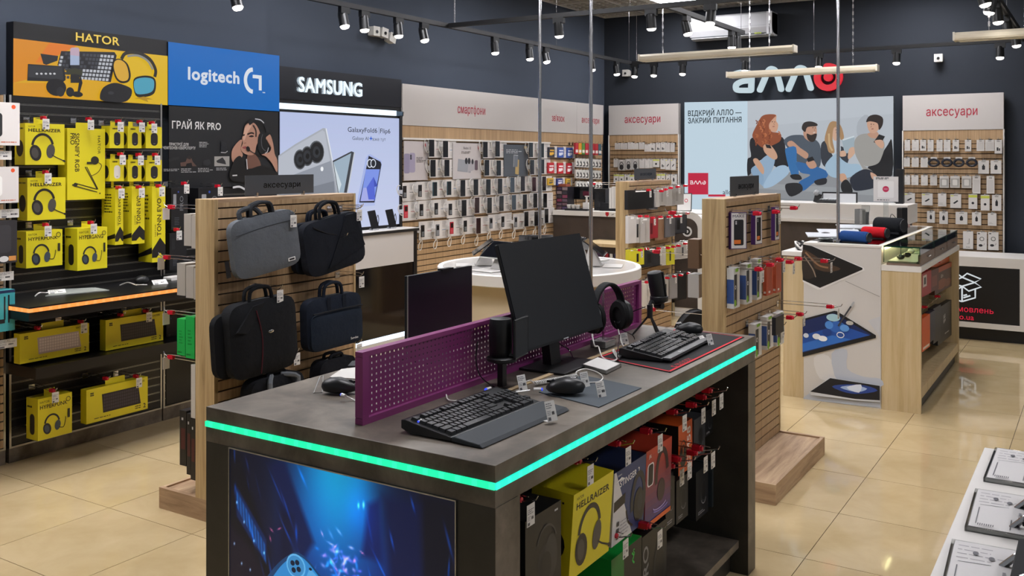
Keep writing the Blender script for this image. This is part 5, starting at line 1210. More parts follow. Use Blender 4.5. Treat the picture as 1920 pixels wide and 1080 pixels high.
# ================================================================ phone maker's lit bay
xa, xb = 4.97, 6.388
t = thing('lightbox_bay', 'tall lit bay with white SAMSUNG lettering and phone picture', 'lightbox', (0, YP, 0))
part('case', G().box(xa, xb, .004, YW - .04 - YP, .0, 2.37), 'black', t)
part('header', G().box(xa, xb, -.002, .004, 2.13, 2.37), plain('navy_black_header', '#10131c', .35), t)
x0 = LW(522, 195)[0]; x1 = LW(741, 203)[0]
part('light_bar', G().box(x0, x1, -.014, -.002, 2.055, 2.098), glow('#dff2ff', 1.6), t); part('bar_end', G().box(x1, x1 + .1, -.01, -.002, 2.055, 2.095), plain('bar_end_blue', '#4d6377', .3), t)
g = G(); wall_frame(g, 0, .0004); K6 = .315
def S6(L): return [LW(500 + a * K6, 100 + b * K6) for a, b in L]
s6 = lambda a, b: LW(500 + a * K6, 100 + b * K6)
ztop = 2.035; zbot = 1.13; xs0, xs1 = xa + .005, 6.36
n = 24
for k in range(n):
    f0 = k / n; c = '#%02x%02x%02x' % (int(186 + 16 * f0), int(197 + 14 * f0), int(232 + 8 * f0))
    g.rect(xs0, ztop - (ztop - zbot) * (k + 1) / n, xs1, ztop - (ztop - zbot) * k / n, c); g.k -= 1
g.k += 1
g.poly(S6([(60, 615), (170, 540), (335, 445), (352, 447), (360, 470), (428, 830), (430, 1000), (60, 1000)]), '#a9aeb8'); g.poly(S6([(60, 625), (170, 552), (332, 458), (345, 468), (412, 830), (412, 1000), (60, 1000)]), '#b9bec9')
g.poly(S6([(60, 760), (380, 640), (412, 830), (412, 1000), (60, 1000)]), '#9399a5'); g.poly(S6([(60, 850), (400, 760), (412, 1000), (60, 1000)]), '#7e848f'); g.line(S6([(352, 447), (375, 560), (425, 825)]), .012, '#e2e6ee')
for a, b in ((197, 632), (240, 612), (295, 588)): g.oval(*s6(a, b), .083 if a == 295 else .066, .088 if a == 295 else .076, '#55595f'); 
for a, b in ((197, 632), (240, 612), (295, 588)): g.oval(*s6(a, b), .073 if a == 295 else .058, .078 if a == 295 else .066, '#17191d'); g.oval(*s6(a - 2, b), .04, .045, '#2c3036'); g.oval(*s6(a, b), .02, .022, '#0b0c0e')
g.oval(*s6(325, 688), .016, .018, '#f2f4f8')
g.poly(S6([(388, 640), (500, 583), (518, 590), (480, 830), (420, 830)]), '#3c4048'); g.poly(S6([(393, 648), (498, 594), (455, 830), (424, 830)]), '#9fb3c4'); g.poly(S6([(393, 648), (440, 780), (424, 830)]), '#d3dfe6'); g.line(S6([(518, 590), (476, 830)]), .014, '#c9ced8')
g.poly(S6([(600, 603), (612, 600), (678, 640), (680, 660), (640, 888), (545, 905), (530, 895), (585, 625)]), '#aab9ea'); g.poly(S6([(602, 610), (672, 645), (678, 662), (636, 888), (545, 888)]), '#171b28')
g.poly(S6([(585, 690), (668, 690), (634, 878), (552, 880)]), '#7f97ea'); g.poly(S6([(630, 735), (655, 790), (590, 805)]), '#3d50b8'); g.poly(S6([(552, 880), (570, 800), (634, 800), (630, 878)]), '#a9b0ec'); g.poly(S6([(630, 735), (640, 870), (600, 870), (588, 800)]), '#5468d6'); g.poly(S6([(530, 895), (545, 890), (636, 890), (640, 905), (530, 915)]), '#b6c3ee')
for a in (607, 627): g.oval(*s6(a, 655), .035, .036, '#dfe5f2'); g.oval(*s6(a, 655), .026, .028, '#20242e')
x0, z0 = s6(475, 467); x1, _ = s6(650, 470); g.text('GalaxyFold6', x0, z0, .038, '#22262f', .008, w=x1 - x0); x0, z0 = s6(668, 475); x1, _ = s6(728, 478); g.text('Flip6', x0, z0, .038, '#22262f', .008, w=x1 - x0); x0, z0 = s6(660, 482); g.rect(x0, z0, x0 + .004, z0 + .06, '#6c7382')
x0, z0 = s6(502, 515); x1, _ = s6(598, 517); g.text('Galaxy AI', x0, z0, .028, '#4b5160', .0, w=x1 - x0); x0, z0 = s6(622, 520); x1, _ = s6(700, 522); g.text('вже тут', x0, z0, .026, '#4b5160', .0, w=x1 - x0); cx, cz = s6(612, 507)
g.poly([(cx, cz + .022), (cx + .006, cz + .006), (cx + .022, cz), (cx + .006, cz - .006), (cx, cz - .022), (cx - .006, cz - .006), (cx - .022, cz), (cx - .006, cz + .006)], '#2f5fd0')
part('lit_print', g, 'lit', t)
g = G('#dff1ff'); wall_frame(g, -.018, .0005); x0, z0 = LW(556, 172); x1, _ = LW(676, 180); zb_ = LW(556, 170)[1]; hgt = LW(556, 143)[1] - zb_
v, f, tw = text_geo('SAMSUNG', .05); sx = (x1 - x0) / tw; kz = hgt / .70
vs = [(x0 + a * sx, -.02, zb_ - .004 + b * kz) for a, b in v] + [(x0 + a * sx, -.002, zb_ - .004 + b * kz) for a, b in v]; N = len(v)
g.add(vs, f + [tuple(i + N for i in reversed(q)) for q in f]); part('lettering', g, glow('#e4f4ff', 1.25), t, label='glowing white SAMSUNG letters')
part('frame_strip', G().box(xb - .03, xb, -.012, 0, .8, 2.06), 'blackmetal', t)
# counter beneath
t = thing('display_counter', 'narrow white topped counter with black lower front under the phone picture', 'counter', (xa, 4.97, 0)); L = xb - xa
part('top', G().box(-.01, L + .02, -.01, .17, 1.085, 1.105), 'white', t); part('top_edge', G().box(-.01, L + .02, -.012, -.01, 1.078, 1.1), 'blackmetal', t)
part('upper_panel', G().box(.0, L - .045, .0, .03, .818, 1.078), 'header', t); part('side_post', G().box(L - .045, L, -.003, .17, .2, 1.08), 'black', t); part('lower_panel', G().box(0, L - .045, .003, .03, .25, .818), 'black_gl', t)
part('light_bar', G().box(.0, L - .045, -.01, .003, .21, .245), glow('#e4f0ff', 1.6), t); part('plinth', G().box(0, L, .02, .1, 0, .21), 'white', t)
for k, (px, py) in enumerate(((705, 420), (738, 416))):
    q = ony(px, py, 5.05); tt = thing('display_phone', '%s black phone propped on the narrow white counter' % ('left', 'right')[k], 'phone', (q.x, 5.05, 1.105), -.2)
    part('handset', G('#121316').box(-.038, .038, 0, .008, .012, .165), 'gloss', tt, rot=(-.25, -.1, 0), bevel=.003); part('prop', G('#9a9c9f').box(-.03, .03, .0, .05, 0, .012), 'satin', tt); part('tether', G('#26272a').tube([(.04, .03, .02), (.06, .04, .08), (.055, .045, .12), (.04, .035, .1)], .003, None, 5, smooth=4), 'satin', tt)
# ================================================================ smartphone wall
XS = [6.393, ony(1008, 220, YP).x, ony(1080, 225, YP).x, 10.236]
for k, (tx, a, b, lab) in enumerate((('смартфони', 856, 908, 'long white header board with red smartphone lettering'), ("зв'язок", 1033, 1057, 'white header board with red mobile service lettering'), ('аксесуари', 1089, 1122, 'white header board with red accessories lettering at the left wall end'))):
    t = thing('header_board', lab, 'header', (XS[k], YP, 0)); part('board', G().box(.001, XS[k + 1] - XS[k] - .001, -.01, YW - .04 - YP, 1.98, 2.337), 'header', t)
    g = G('#a51f35'); x0 = LW(a, 210)[0] - XS[k]; x1 = LW(b, 210)[0] - XS[k]; g.frame((0, -.011, 0), step=.001); g.text(tx, x0, {0: 2.118, 1: 2.105, 2: 2.11}[k], .078 if k == 0 else .07, '#a51f35', .012, w=x1 - x0); part('lettering', g, 'satin', t)
uS = slat_unit('oak slat wall behind the rows of display phones', XS[0], XS[1], .09, 1.88, mat='oakslat', rail=False, frame=False)
part('top_board', G().box(0, XS[1] - XS[0], -.004, .014, 1.872, 1.978), 'oakslat', uS); part('white_rail', G().box(0, XS[1] - XS[0] + .25, -.02, 0, 1.855, 1.872), 'white', uS)
uZ = slat_unit('oak slat wall section with mobile service packs', XS[1] + .002, XS[2] - .002, .09, 1.88, mat='oakslat', rail=False, frame=False); part('top_board', G().box(0, XS[2] - XS[1], -.004, .014, 1.872, 1.978), 'oakslat', uZ)
uA = slat_unit('oak slat wall section beside the dark room corner', XS[2], XS[3], .09, 1.88, mat='oakslat', rail=False, frame=False); part('top_board', G().box(0, XS[3] - XS[2], -.004, .014, 1.872, 1.978), 'oakslat', uA)
PHN = [[(308, 170, 1), (425, 178, 1), (762, 182, 1), (865, 177, 1), (1147, 185, 1), (1240, 190, 1)],
       [(320, 340, 1), (437, 338, 1), (775, 335, 1), (875, 338, 1), (1157, 330, 1), (1243, 325, 1)],
       [(80, 540, 0), (210, 530, 0), (335, 515, 2), (455, 508, 2), (572, 508, 1), (682, 500, 1), (787, 498, 1), (886, 492, 1), (990, 480, 4), (1078, 470, 1), (1173, 475, 3), (1258, 470, 1)],
       [(90, 705, 5), (222, 692, 0), (347, 682, 0), (466, 687, 0), (582, 675, 1), (692, 652, 3), (797, 653, 1), (898, 637, 1), (1003, 628, 4), (1095, 622, 1), (1183, 612, 1), (1266, 612, 1)],
       [(232, 870, 0), (358, 862, 6), (477, 843, 5), (592, 828, 0), (704, 825, 3), (809, 803, 6), (909, 790, 0), (1018, 793, 6), (1108, 768, 1), (1192, 765, 1), (1278, 742, 1)]]
KIND = {0: ('black keypad phone', '#232427', .105, .045), 1: ('black smartphone', '#17191d', .15, .068), 2: ('teal smartphone', '#2c4c55', .125, .06), 3: ('maroon smartphone', '#3a2024', .148, .066), 4: ('slate smartphone', '#4a5560', .15, .068), 5: ('red keypad phone', '#a5222f', .11, .05), 6: ('silver keypad phone', '#6a6c6f', .105, .046)}
RN = ['top', 'second', 'third', 'fourth', 'bottom']
sheetm = {}; bodym = {}
for r, row in enumerate(PHN):
    for k, (a, b, kd) in enumerate(row):
        nm, col, h, w = KIND[kd]; x, z = LW(740 + a * .2222, 240 + b * .2222, YP - .06)
        zs = z - .083 + (.0)
        v = (r * 5 + k) % 4
        sx = LW(740 + a * .2222, 240 + b * .2222, YP)[0] + .05
        if v not in sheetm:
            g = G('#cfcac6').box(-.108, .108, -.012, -.004, 0, .163); g.frame((-.108, -.012, 0), step=.0006); g.micro(.12, .1, .205, .155, 6, '#8d8a88', v, .3); g.rect(.115, .075, .2, .079, ('#a33a4c', '#4a78a5', '#55555a', '#a33a4c')[v]); g.micro(.12, .02, .2, .06, 3, '#a5a2a0', v + 9, .3); g.rect(.19, .008, .2, .018, '#33333a')
            sheetm[v] = part('price_sheet', g, 'card', uS, (sx - XS[0], 0, z - .085))
        else: like(sheetm[v], uS, (sx - XS[0], 0, z - .085))
        lab = '%s, %s from left in the %s row of the phone wall' % (nm, ORD[k], RN[r])
        t = thing('display_phone', lab, 'phone', (x, YP - .06, z - h / 2), 0, 'phones on the smartphone wall')
        key = (kd,)
        if key not in bodym:
            L = []
            g = G(col).box(-w / 2, w / 2, -.009, 0, 0, h)
            if kd in (0, 5, 6): g.frame((-w / 2, -.009, 0)); g.rect(w * .12, h * .52, w * .88, h * .9, '#111216' if kd != 5 else '#2a1114'); g.rects([(w * (.14 + .26 * i), h * (.08 + .1 * j), w * (.34 + .26 * i), h * (.14 + .1 * j)) for i in range(3) for j in range(4)], '#8d8f92' if kd != 5 else '#d0606a')
            else: g.frame((-w / 2, -.009, 0)); g.rrect(w * .04, h * .02, w * .96, h * .98, w * .08, '#0c0d10' if kd == 1 else ('#10181c' if kd == 2 else ('#241114' if kd == 3 else '#333d47')))
            bodym[key] = (part('handset', g, 'gloss', t, bevel=.003), part('mount', G('#c9c6c2').box(-.022, .022, 0, .05, h * .35, h * .65), 'satin', t))
        else:
            for o in bodym[key]: like(o, t)
        kk = ('cord', r == 4, h)
        if kk not in bodym:
            pts = [(-.01, .012, h * .2), (-.045, .02, h * .3), (-.06, .03, h * .7), (-.045, .03, h * 1.0), (-.015, .03, h * 1.02)] if r < 4 else [(-.0, .01, 0), (.0, .012, -.03), (-.028, .018, -.07), (-.02, .02, -.11), (.01, .02, -.11), (.02, .015, -.06), (.005, .01, -.01)]
            bodym[kk] = part('tether', G('#cfcac2').tube(pts, .0042, None, 5, smooth=4), 'satin', t)
        else: like(bodym[kk], t)
for k, (q, bg, lab) in enumerate((([(752, 262), (796, 263), (802, 336), (752, 341)], '#bdb6b6', 'pale poster with lilac phones at the left of the phone wall'), ([(849, 266), (898, 267), (902, 334), (855, 338)], '#b9b3b2', 'pale poster with silver phones in the middle of the phone wall'), ([(945, 269), (984, 271), (990, 331), (949, 333)], '#4f545b', 'dark grey poster with gold phone on the phone wall'))):
    t = thing('wall_poster', lab, 'poster', (0, YP - .02, 0)); pts = lpts(q, YP - .02); xs = [p[0] for p in pts]; zs = [p[1] for p in pts]; x0, x1, z0, z1 = min(xs), max(xs), min(zs) + .01, max(zs) - .01
    if k == 0: x0 = 6.40
    part('sheet', G(bg).box(x0, x1, 0, .004, z0, z1), 'card', t); g = G(); g.frame((x0, 0, z0), step=.0006); w = x1 - x0; h = z1 - z0
    if k == 0: g.rrect(-.0 + w * .0, h * .18, w * .24, h * .68, .02, '#8d86a0'); g.rrect(w * .22, h * .2, w * .46, h * .7, .02, '#9c94ab'); [g.oval(w * .28, h * y_, .012, .013, '#33303c') for y_ in (.62, .56)]; g.micro(w * .5, h * .45, w * .92, h * .6, 4, '#6b6768', 3); g.oval(w * .86, h * .9, .016, .018, '#a52233')
    if k == 1: g.poly([(w * .15, h * .22), (w * .62, h * .17), (w * .62, h * .5), (w * .18, h * .56)], '#8f9298'); g.poly([(w * .5, h * .18), (w * .8, h * .26), (w * .8, h * .5), (w * .55, h * .5)], '#a3a0a4'); [g.oval(w * a_, h * .5, .022, .03, '#222328') for a_ in (.46, .56)]; g.oval(w * .68, h * .48, .017, .026, '#222328'); g.rrect(w * .76, h * .24, w * .87, h * .52, .012, '#5f4f58'); g.text('Redmi 12', w * .36, h * .83, .022, '#55504f', .01); g.micro(w * .28, h * .7, w * .76, h * .78, 2, '#77716f', 3); g.oval(w * .9, h * .88, .014, .018, '#a52233')
    if k == 2: g.poly([(w * .45, h * .08), (w * .6, h * .05), (w * .62, h * .52), (w * .48, h * .56)], '#b59a62'); g.poly([(w * .38, h * .3), (w * .55, h * .3), (w * .57, h * .66), (w * .4, h * .68)], '#6d747d'); g.line([(w * .38, h * .3), (w * .4, h * .68), (w * .57, h * .66)], .006, '#c9ccd0'); g.micro(w * .08, h * .72, w * .75, h * .86, 3, '#c0c3c6', 4); g.rect(w * .82, h * .88, w * .95, h * .96, '#b59a62')
    part('print', g, 'card', t)
# mobile service packs
SIM = [('top', 276, 295, [(1029, 1040, '#2a2a35', '#d8a53a'), (1046.5, 1057, '#2f4f9a', '#d4d7e2'), (1063, 1074, '#2f4f9a', '#d4d7e2')]), ('middle', 305, 325, [(1028, 1039, '#b3202c', '#e6dada'), (1046, 1056.5, '#b8242f', '#eadede'), (1062.5, 1073, '#a81e2a', '#e6dada')]), ('bottom', 334, 347, [(1028, 1038, '#caa02c', '#5a5244'), (1045, 1055, '#2c3d80', '#cfd2df'), (1062, 1070, '#cfa633', '#5a5244')])]
CN = {'#2a2a35': 'dark', '#2f4f9a': 'blue', '#b3202c': 'red', '#b8242f': 'red', '#a81e2a': 'red', '#caa02c': 'yellow', '#2c3d80': 'navy', '#cfa633': 'yellow'}
for rn, y0, y1, L in SIM:
    for k, (a, b, c1, c2) in enumerate(L):
        xc, z, w, h = ybox(a, y0 + k * .5, b, y1 + k * .5, YP - .03)
        carton('sim_pack', '%s starter pack, %s in the %s row of the mobile service section' % (CN[c1], ('left', 'middle', 'right')[k], rn), 'package', (xc, YP - .03, z), w, h, .02, c1, lambda g, w, h, c2=c2: (g.rect(w * .15, h * .2, w * .6, h * .5, c2), g.rect(w * .2, h * .62, w * .9, h * .75, c2), g.oval(w * .7, h * .4, w * .16, h * .14, c2)), group='starter packs in the mobile service section', tab=False)
        g = G('#cdc8c4').box(0, w * .5, 0, .003, 0, h * 1.1); g.frame((0, 0, 0)); g.micro(w * .08, h * .1, w * .45, h * .9, 6, '#8a8785', k); part('info_card', g, 'card', uZ, (xc + w * .55 - uZ.location.x, -.02, z))
ACC = [('top', 268, 289, [(1079 + 6.2 * i, '#a62530' if i not in (1, 2, 7) else ('#c78a2a', '#4f7d36', '#3a5a66')[(1, 2, 7).index(i)]) for i in range(8)]), ('second', 297, 313, [(1080 + 6 * i, '#c9c6c0') for i in range(8)]), ('third', 318, 334, [(1080 + 6 * i, '#c4c1bb') for i in range(8)]), ('fourth', 340, 352, [(1081 + 6 * i, '#c9c6c0') for i in range(8)])]
for rn, y0, y1, L in ACC:
    for k, (a, c) in enumerate(L):
        xc, z, w, h = ybox(a, y0 + k * .3, a + 5.4, y1 + k * .3, YP - .1)
        nm = {'#a62530': 'red', '#c78a2a': 'amber', '#4f7d36': 'green', '#3a5a66': 'teal'}.get(c, 'black and white')
        carton('cable_pack', '%s accessory pack, %s from left in the %s row beside the dark corner' % (nm, ORD[k], rn), 'package', (xc, YP - .1, z), w, h, .02, c, (lambda g, w, h: (g.poly([(w * .1, h * .1), (w * .9, h * .1), (w * .9, h * .5), (w * .5, h * .8)], '#1b1c1e'), g.oval(w * .4, h * .35, w * .2, h * .15, '#d5d2cc', 8))) if nm == 'black and white' else (lambda g, w, h: g.rect(w * .1, h * .15, w * .9, h * .4, '#d8cfc8')), group='packs beside the dark corner', tab=False)
        hook(uA, xc - XS[2], z + h, .12, 0, tagcard=False, lock=False, two=False)
# ================================================================ back wall
XP = 10.4
def BW(px, py, x=XP):
    p = onx(px, py, x); return (-p.y, p.z)
def back_frame(g, x=0., step=.0005): return g.frame((x, 0, 0), (0, -1, 0), (0, 0, 1), (-1, 0, 0), step)
def back_unit(label, hlabel, y_left, y_right, ta, tb_):
    u = slat_unit(label, 0, y_left - y_right, .09, 1.88, y=YP, mat='oakslat', rail=False, frame=False, kick=False)
    u.location = (XP, y_left, 0); u.rotation_euler = (0, 0, RZX); W = y_left - y_right
    part('top_board', G().box(0, W, -.004, .014, 1.872, 1.978), 'oakslat', u)
    for a in (0, W): part('edge_trim', G().box(a - .006, a + .006, -.012, .05, .09, 1.98), 'white', u)
    t = thing('header_board', hlabel, 'header', (XP, y_left, 0), RZX); part('board', G().box(0, W, -.01, .06, 1.98, 2.34), 'header', t)
    g = G(); g.frame((0, -.011, 0), step=.001); a = y_left - onx(ta, 220, XP).y; b = y_left - onx(tb_, 220, XP).y; g.text('аксесуари', a, 2.125, .085, '#a51f35', .012, w=b - a); part('lettering', g, 'satin', t)
    return u
uL = back_unit('oak slat wall unit left of the group picture', 'white header board with red accessories lettering left of the group picture', 5.135, 4.232, 1172, 1239)
uR = back_unit('oak slat wall unit right of the group picture', 'white header board with red accessories lettering right of the group picture', 1.775, .849, 1737, 1833)
def bpack(unit, label, px0, py0, px1, py1, col, draw=None, x=XP - .07, d=.02, group=None, hk=True):
    yc, z, w, h = xbox(px0, py0, px1, py1, x)
    carton('accessory_pack', label, 'package', (x, yc, z), w, h, d, col, draw, None, RZX, group, tab=False)
    if hk: hook(unit, unit.location.y - yc, z + h * .97, .09, 0, tagcard=False, lock=False, two=False)
def d_white(g, w, h): g.rect(w * .3, h * .86, w * .7, h * .93, '#8a8782'); g.rect(w * .12, h * .1, w * .88, h * .78, '#bab6b1')
def d_plain(g, w, h): g.rect(w * .35, h * .87, w * .65, h * .93, '#8a8782'); g.micro(w * .15, h * .12, w * .6, h * .3, 2, '#a5a19c', int(w * 1e4) % 7)
def d_black(g, w, h): g.rect(w * .3, h * .86, w * .7, h * .93, '#8a8782'); g.rect(w * .28, h * .2, w * .52, h * .45, '#1c1c1f'); g.rect(w * .58, h * .2, w * .74, h * .38, '#1c1c1f')
def d_plug(g, w, h): g.rect(w * .3, h * .88, w * .7, h * .94, '#8a8782'); g.rrect(w * .36, h * .3, w * .64, h * .62, w * .08, '#1b1b1e'); g.rect(w * .44, h * .62, w * .56, h * .7, '#1b1b1e')
def d_green(g, w, h): g.rect(0, h * .78, w, h * .95, '#b9bf4a'); g.oval(w * .5, h * .4, w * .16, w * .16, '#26262a', 10)
def d_cable(g, w, h): g.rect(w * .3, h * .88, w * .7, h * .94, '#8a8782'); g.poly([(w * .25, h * .35), (w * .4, h * .3), (w * .75, h * .5), (w * .65, h * .58)], '#1d1d20'); g.rect(w * .05, h * .85, w * .3, h * .93, '#c9cc55')
def d_ring(g, w, h): g.arc(w * .5, h * .62, w * .2, w * .07, 0, 360, '#55564f'); g.oval(w * .38, h * .26, w * .2, h * .07, '#1b1b1e'); g.poly([(w * .6, h * .2), (w * .8, h * .35), (w * .75, h * .4)], '#8d8a85'); g.rect(w * .1, h * .88, w * .3, h * .94, '#4a4a4a')
def d_chair(g, w, h): g.line([(w * .4, h * .3), (w * .6, h * .3), (w * .62, h * .6)], w * .06, '#77756f'); g.micro(w * .3, h * .08, w * .7, h * .14, 1, '#6a6a66', 2)
def d_net(g, w, h): g.rect(w * .06, h * .06, w * .94, h * .8, '#9c9993'); g.rrect(w * .25, h * .2, w * .75, h * .7, w * .1, '#c9c6c0')
def d_bag(g, w, h): g.oval(w * .5, h * .3, w * .3, h * .25, '#1e1e21'); g.arc(w * .5, h * .45, w * .26, w * .09, 0, 180, '#26262a', ry=h * .3); g.rect(w * .3, h * .88, w * .7, h * .95, '#d8d4cf')
Q1 = lambda a, b: (1000 + a * .2315, 150 + b * .2315)
LU = [('top', [(660, 705, 510, 562, 0), (708, 760, 510, 562, 0), (765, 804, 505, 562, 0), (806, 850, 510, 562, 0), (855, 897, 505, 562, 0), (900, 944, 520, 580, 1), (946, 986, 512, 580, 2), (993, 1030, 508, 580, 2), (1033, 1067, 505, 580, 2), (1070, 1106, 508, 583, 0), (1110, 1141, 510, 583, 0)]),
      ('middle', [(650, 684, 638, 706, 0), (686, 742, 645, 732, 6), (745, 796, 640, 728, 6), (799, 852, 640, 725, 6), (858, 900, 640, 714, 0), (904, 938, 640, 714, 1), (941, 966, 640, 712, 0), (968, 1020, 640, 706, 4), (1030, 1067, 638, 722, 2), (1070, 1108, 640, 728, 5), (1113, 1151, 640, 730, 5)]),
      ('bottom', [(650, 690, 762, 830, 4), (694, 735, 765, 830, 4), (739, 776, 765, 830, 3), (780, 816, 768, 830, 4), (1000, 1031, 760, 826, 4), (1034, 1066, 760, 826, 4), (1074, 1107, 765, 830, 5), (1114, 1160, 765, 848, 3)])]
DR = [d_white, d_plain, d_black, d_plug, d_green, d_cable, d_bag, d_ring, d_chair, d_net]
DN = ['white', 'plain white', 'white pack with dark dots', 'white charger', 'lime-topped', 'white cable', 'clear headset', 'white ring holder', 'white holder', 'grey netted']
for rn, L in LU:
    for k, (a, b, c, d, kd) in enumerate(L):
        x0, y0 = Q1(a, c); x1, y1 = Q1(b, d)
        bpack(uL, '%s pack, %s in the %s row left of the group picture' % (DN[kd].replace(' pack with', ' with'), ORD[k], rn), x0, y0, x1, y1, '#c2beb9' if kd != 6 else '#a9a6a1', DR[kd], x=XP - .07 - .004 * (k % 3), group='packs left of the group picture')
Q2 = lambda a, b: (1660 + a * .296, 160 + b * .296)
RU = [('top', [(122, 157, 345, 414, 1), (168, 212, 345, 414, 1), (220, 258, 345, 414, 2), (267, 305, 345, 418, 1), (324, 363, 345, 418, 1), (370, 412, 345, 418, 1), (426, 466, 345, 418, 2), (504, 544, 345, 418, 2), (578, 627, 345, 416, 0), (632, 689, 345, 416, 0), (692, 739, 345, 432, 2)]),
      ('second', [(117, 155, 458, 515, 0), (167, 211, 458, 517, 0), (224, 269, 458, 519, 0), (588, 656, 476, 560, 3), (666, 735, 476, 560, 3)]),
      ('third', [(118, 157, 570, 630, 1), (165, 209, 570, 632, 1), (226, 268, 570, 634, 1), (284, 327, 570, 634, 1), (344, 402, 575, 648, 9), (411, 471, 575, 648, 9), (484, 545, 575, 650, 9), (551, 602, 573, 686, 0), (641, 691, 575, 686, 0)]),
      ('fourth', [(117, 187, 683, 752, 5), (231, 299, 685, 760, 5), (334, 386, 685, 767, 1), (411, 480, 690, 777, 5), (527, 582, 690, 783, 4), (604, 660, 695, 793, 4), (676, 734, 695, 795, 3)]),
      ('fifth', [(264, 313, 797, 870, 3), (342, 396, 800, 878, 3), (445, 519, 803, 880, 3), (549, 607, 805, 887, 3), (649, 704, 810, 890, 1)]),
      ('bottom', [(492, 556, 925, 1037, 8), (580, 643, 930, 1044, 7), (651, 717, 930, 1044, 7)])]
for rn, L in RU:
    for k, (a, b, c, d, kd) in enumerate(L):
        x0, y0 = Q2(a, c); x1, y1 = Q2(b, d)
        bpack(uR, '%s pack, %s in the %s row right of the group picture' % (DN[kd].replace(' pack with', ' with'), ORD[k], rn), x0, y0, x1, y1, '#c6c2bd', DR[kd], x=XP - .06 - .004 * (k % 3), group='packs right of the group picture')
for k, (a, b) in enumerate(((272, 342), (357, 423), (432, 499), (514, 581))):
    x0, y0 = Q2(a, 465); x1, y1 = Q2(b, 516); yc, z, w, h = xbox(x0, y0, x1, y1, XP - .09)
    t = thing('cable_coil', 'navy coiled cable, %s of four in a row right of the group picture' % ORD[k], 'cable', (XP - .09, yc, z), RZX, 'coiled cables right of the group picture')
    for q in range(3): part('coil', G('#1b1e29').tube([(w / 2 * .9 * math.cos(i * .52 + q), -.012 + .012 * q, h * .5 + h * .42 * math.sin(i * .52 + q)) for i in range(12)], .011, None, 6, closed=True), 'satin', t)
    part('hang_card', G('#c9c5c0').box(-.03, .03, .004, .006, h * .7, h * 1.2), 'card', t)
# ---------------------------------------------------------------- lit picture
t = thing('lightbox_picture', 'wide lit picture of four friends sitting on a floor with phones', 'lightbox', (XP, 0, 0))
yl, yr = 4.156, 1.867; zt_, zb_ = 2.338, 1.12
part('case', G().box(.002, .06, yr, yl, zb_, zt_), 'alu', t)
g = G(); back_frame(g, 0, .0002)
A2 = lambda a, b: BW(1270 + a * .26858, 100 + b * .26858)
def D(L, c, sm=0): g.poly([A2(*p) for p in L], c, sm)
def DL(L, w, c, sm=4): g.line([A2(*p) for p in L], w, c, sm)
def DO(a, b, rx, ry, c, rot=0): x, z = A2(a, b); g.oval(x, z, rx, ry, c, 18, rot)
g.rect(-yl, zb_, -yr, zt_, '#b7c4cf'); D([(50, 342), (490, 333), (490, 1200), (50, 1200)], '#c2d6e3'); D([(490, 333), (1508, 298), (1508, 640), (490, 760)], '#b9c0c8'); D([(490, 520), (1508, 420), (1508, 900), (490, 900)], '#b3bac2', 0)
D([(490, 830), (1508, 830), (1508, 1200), (490, 1200)], '#8b8e92'); D([(490, 900), (1508, 960), (1508, 1000), (490, 940)], '#969a9e'); D([(490, 1000), (1508, 1060), (1508, 1090), (490, 1040)], '#7e8286')
D([(1260, 480), (1330, 430), (1340, 600), (1260, 580)], '#a7adb5', 3)
# woman with red curls
D([(505, 640), (520, 590), (600, 590), (700, 580), (745, 600), (760, 700), (790, 780), (700, 800), (620, 740), (560, 760), (520, 830), (490, 850), (490, 740), (515, 720)], '#191b20', 3)
D([(560, 770), (620, 715), (680, 705), (675, 780), (640, 860), (600, 930), (520, 820)], '#8fa9c2', 4); D([(600, 935), (640, 850), (700, 790), (760, 785), (780, 830), (740, 875), (660, 930)], '#9fb9d0', 4); D([(515, 830), (540, 790), (600, 850), (590, 920)], '#86a2bd', 3)
D([(600, 460), (640, 428), (690, 430), (690, 470), (705, 500), (690, 548), (650, 545), (620, 560)], '#c99a80', 3)
D([(555, 500), (590, 440), (640, 425), (690, 432), (665, 460), (640, 500), (655, 545), (720, 560), (720, 610), (670, 640), (620, 660), (580, 650), (535, 600), (525, 565)], '#8d4a2c', 4)
for k in range(34): a = R.uniform(535, 715); b = R.uniform(450, 650); (DL([(a, b), (a + 12, b + 10), (a + 4, b + 24)], .012, R.choice(['#a85f38', '#74371f', '#b97048']), 3) if (b > 540 or a < 640) else None)
D([(605, 640), (650, 640), (690, 690), (700, 730), (670, 740), (610, 690)], '#c49a80', 3); D([(615, 635), (650, 640), (660, 665), (625, 660)], '#191a1e'); D([(530, 745), (560, 735), (605, 800), (600, 845), (560, 800)], '#c49a80', 3)
# bearded man
D([(745, 610), (790, 575), (870, 570), (900, 590), (960, 600), (1000, 650), (1000, 780), (950, 800), (850, 770), (770, 660)], '#4a5460', 4)
D([(885, 540), (890, 590), (940, 620), (960, 600), (945, 560)], '#b48a74', 3); D([(880, 520), (900, 490), (960, 490), (975, 530), (970, 580), (935, 615), (900, 585)], '#bb917b', 3)
D([(905, 560), (935, 570), (975, 560), (965, 605), (940, 620), (912, 600)], '#2a211d', 3); D([(870, 525), (885, 485), (930, 475), (975, 490), (975, 508), (910, 515), (895, 550)], '#241d1a', 3)
D([(770, 640), (800, 610), (860, 660), (915, 700), (905, 735), (870, 720)], '#b98f78', 3)
D([(755, 690), (770, 660), (830, 655), (835, 760), (850, 840), (800, 855)], '#2f6ba5', 3); D([(830, 760), (900, 770), (1000, 800), (1050, 830), (1040, 870), (960, 900), (880, 960), (850, 900), (930, 850), (860, 830)], '#2b629c', 4); D([(790, 850), (850, 845), (870, 880), (810, 880)], '#17181c', 3)
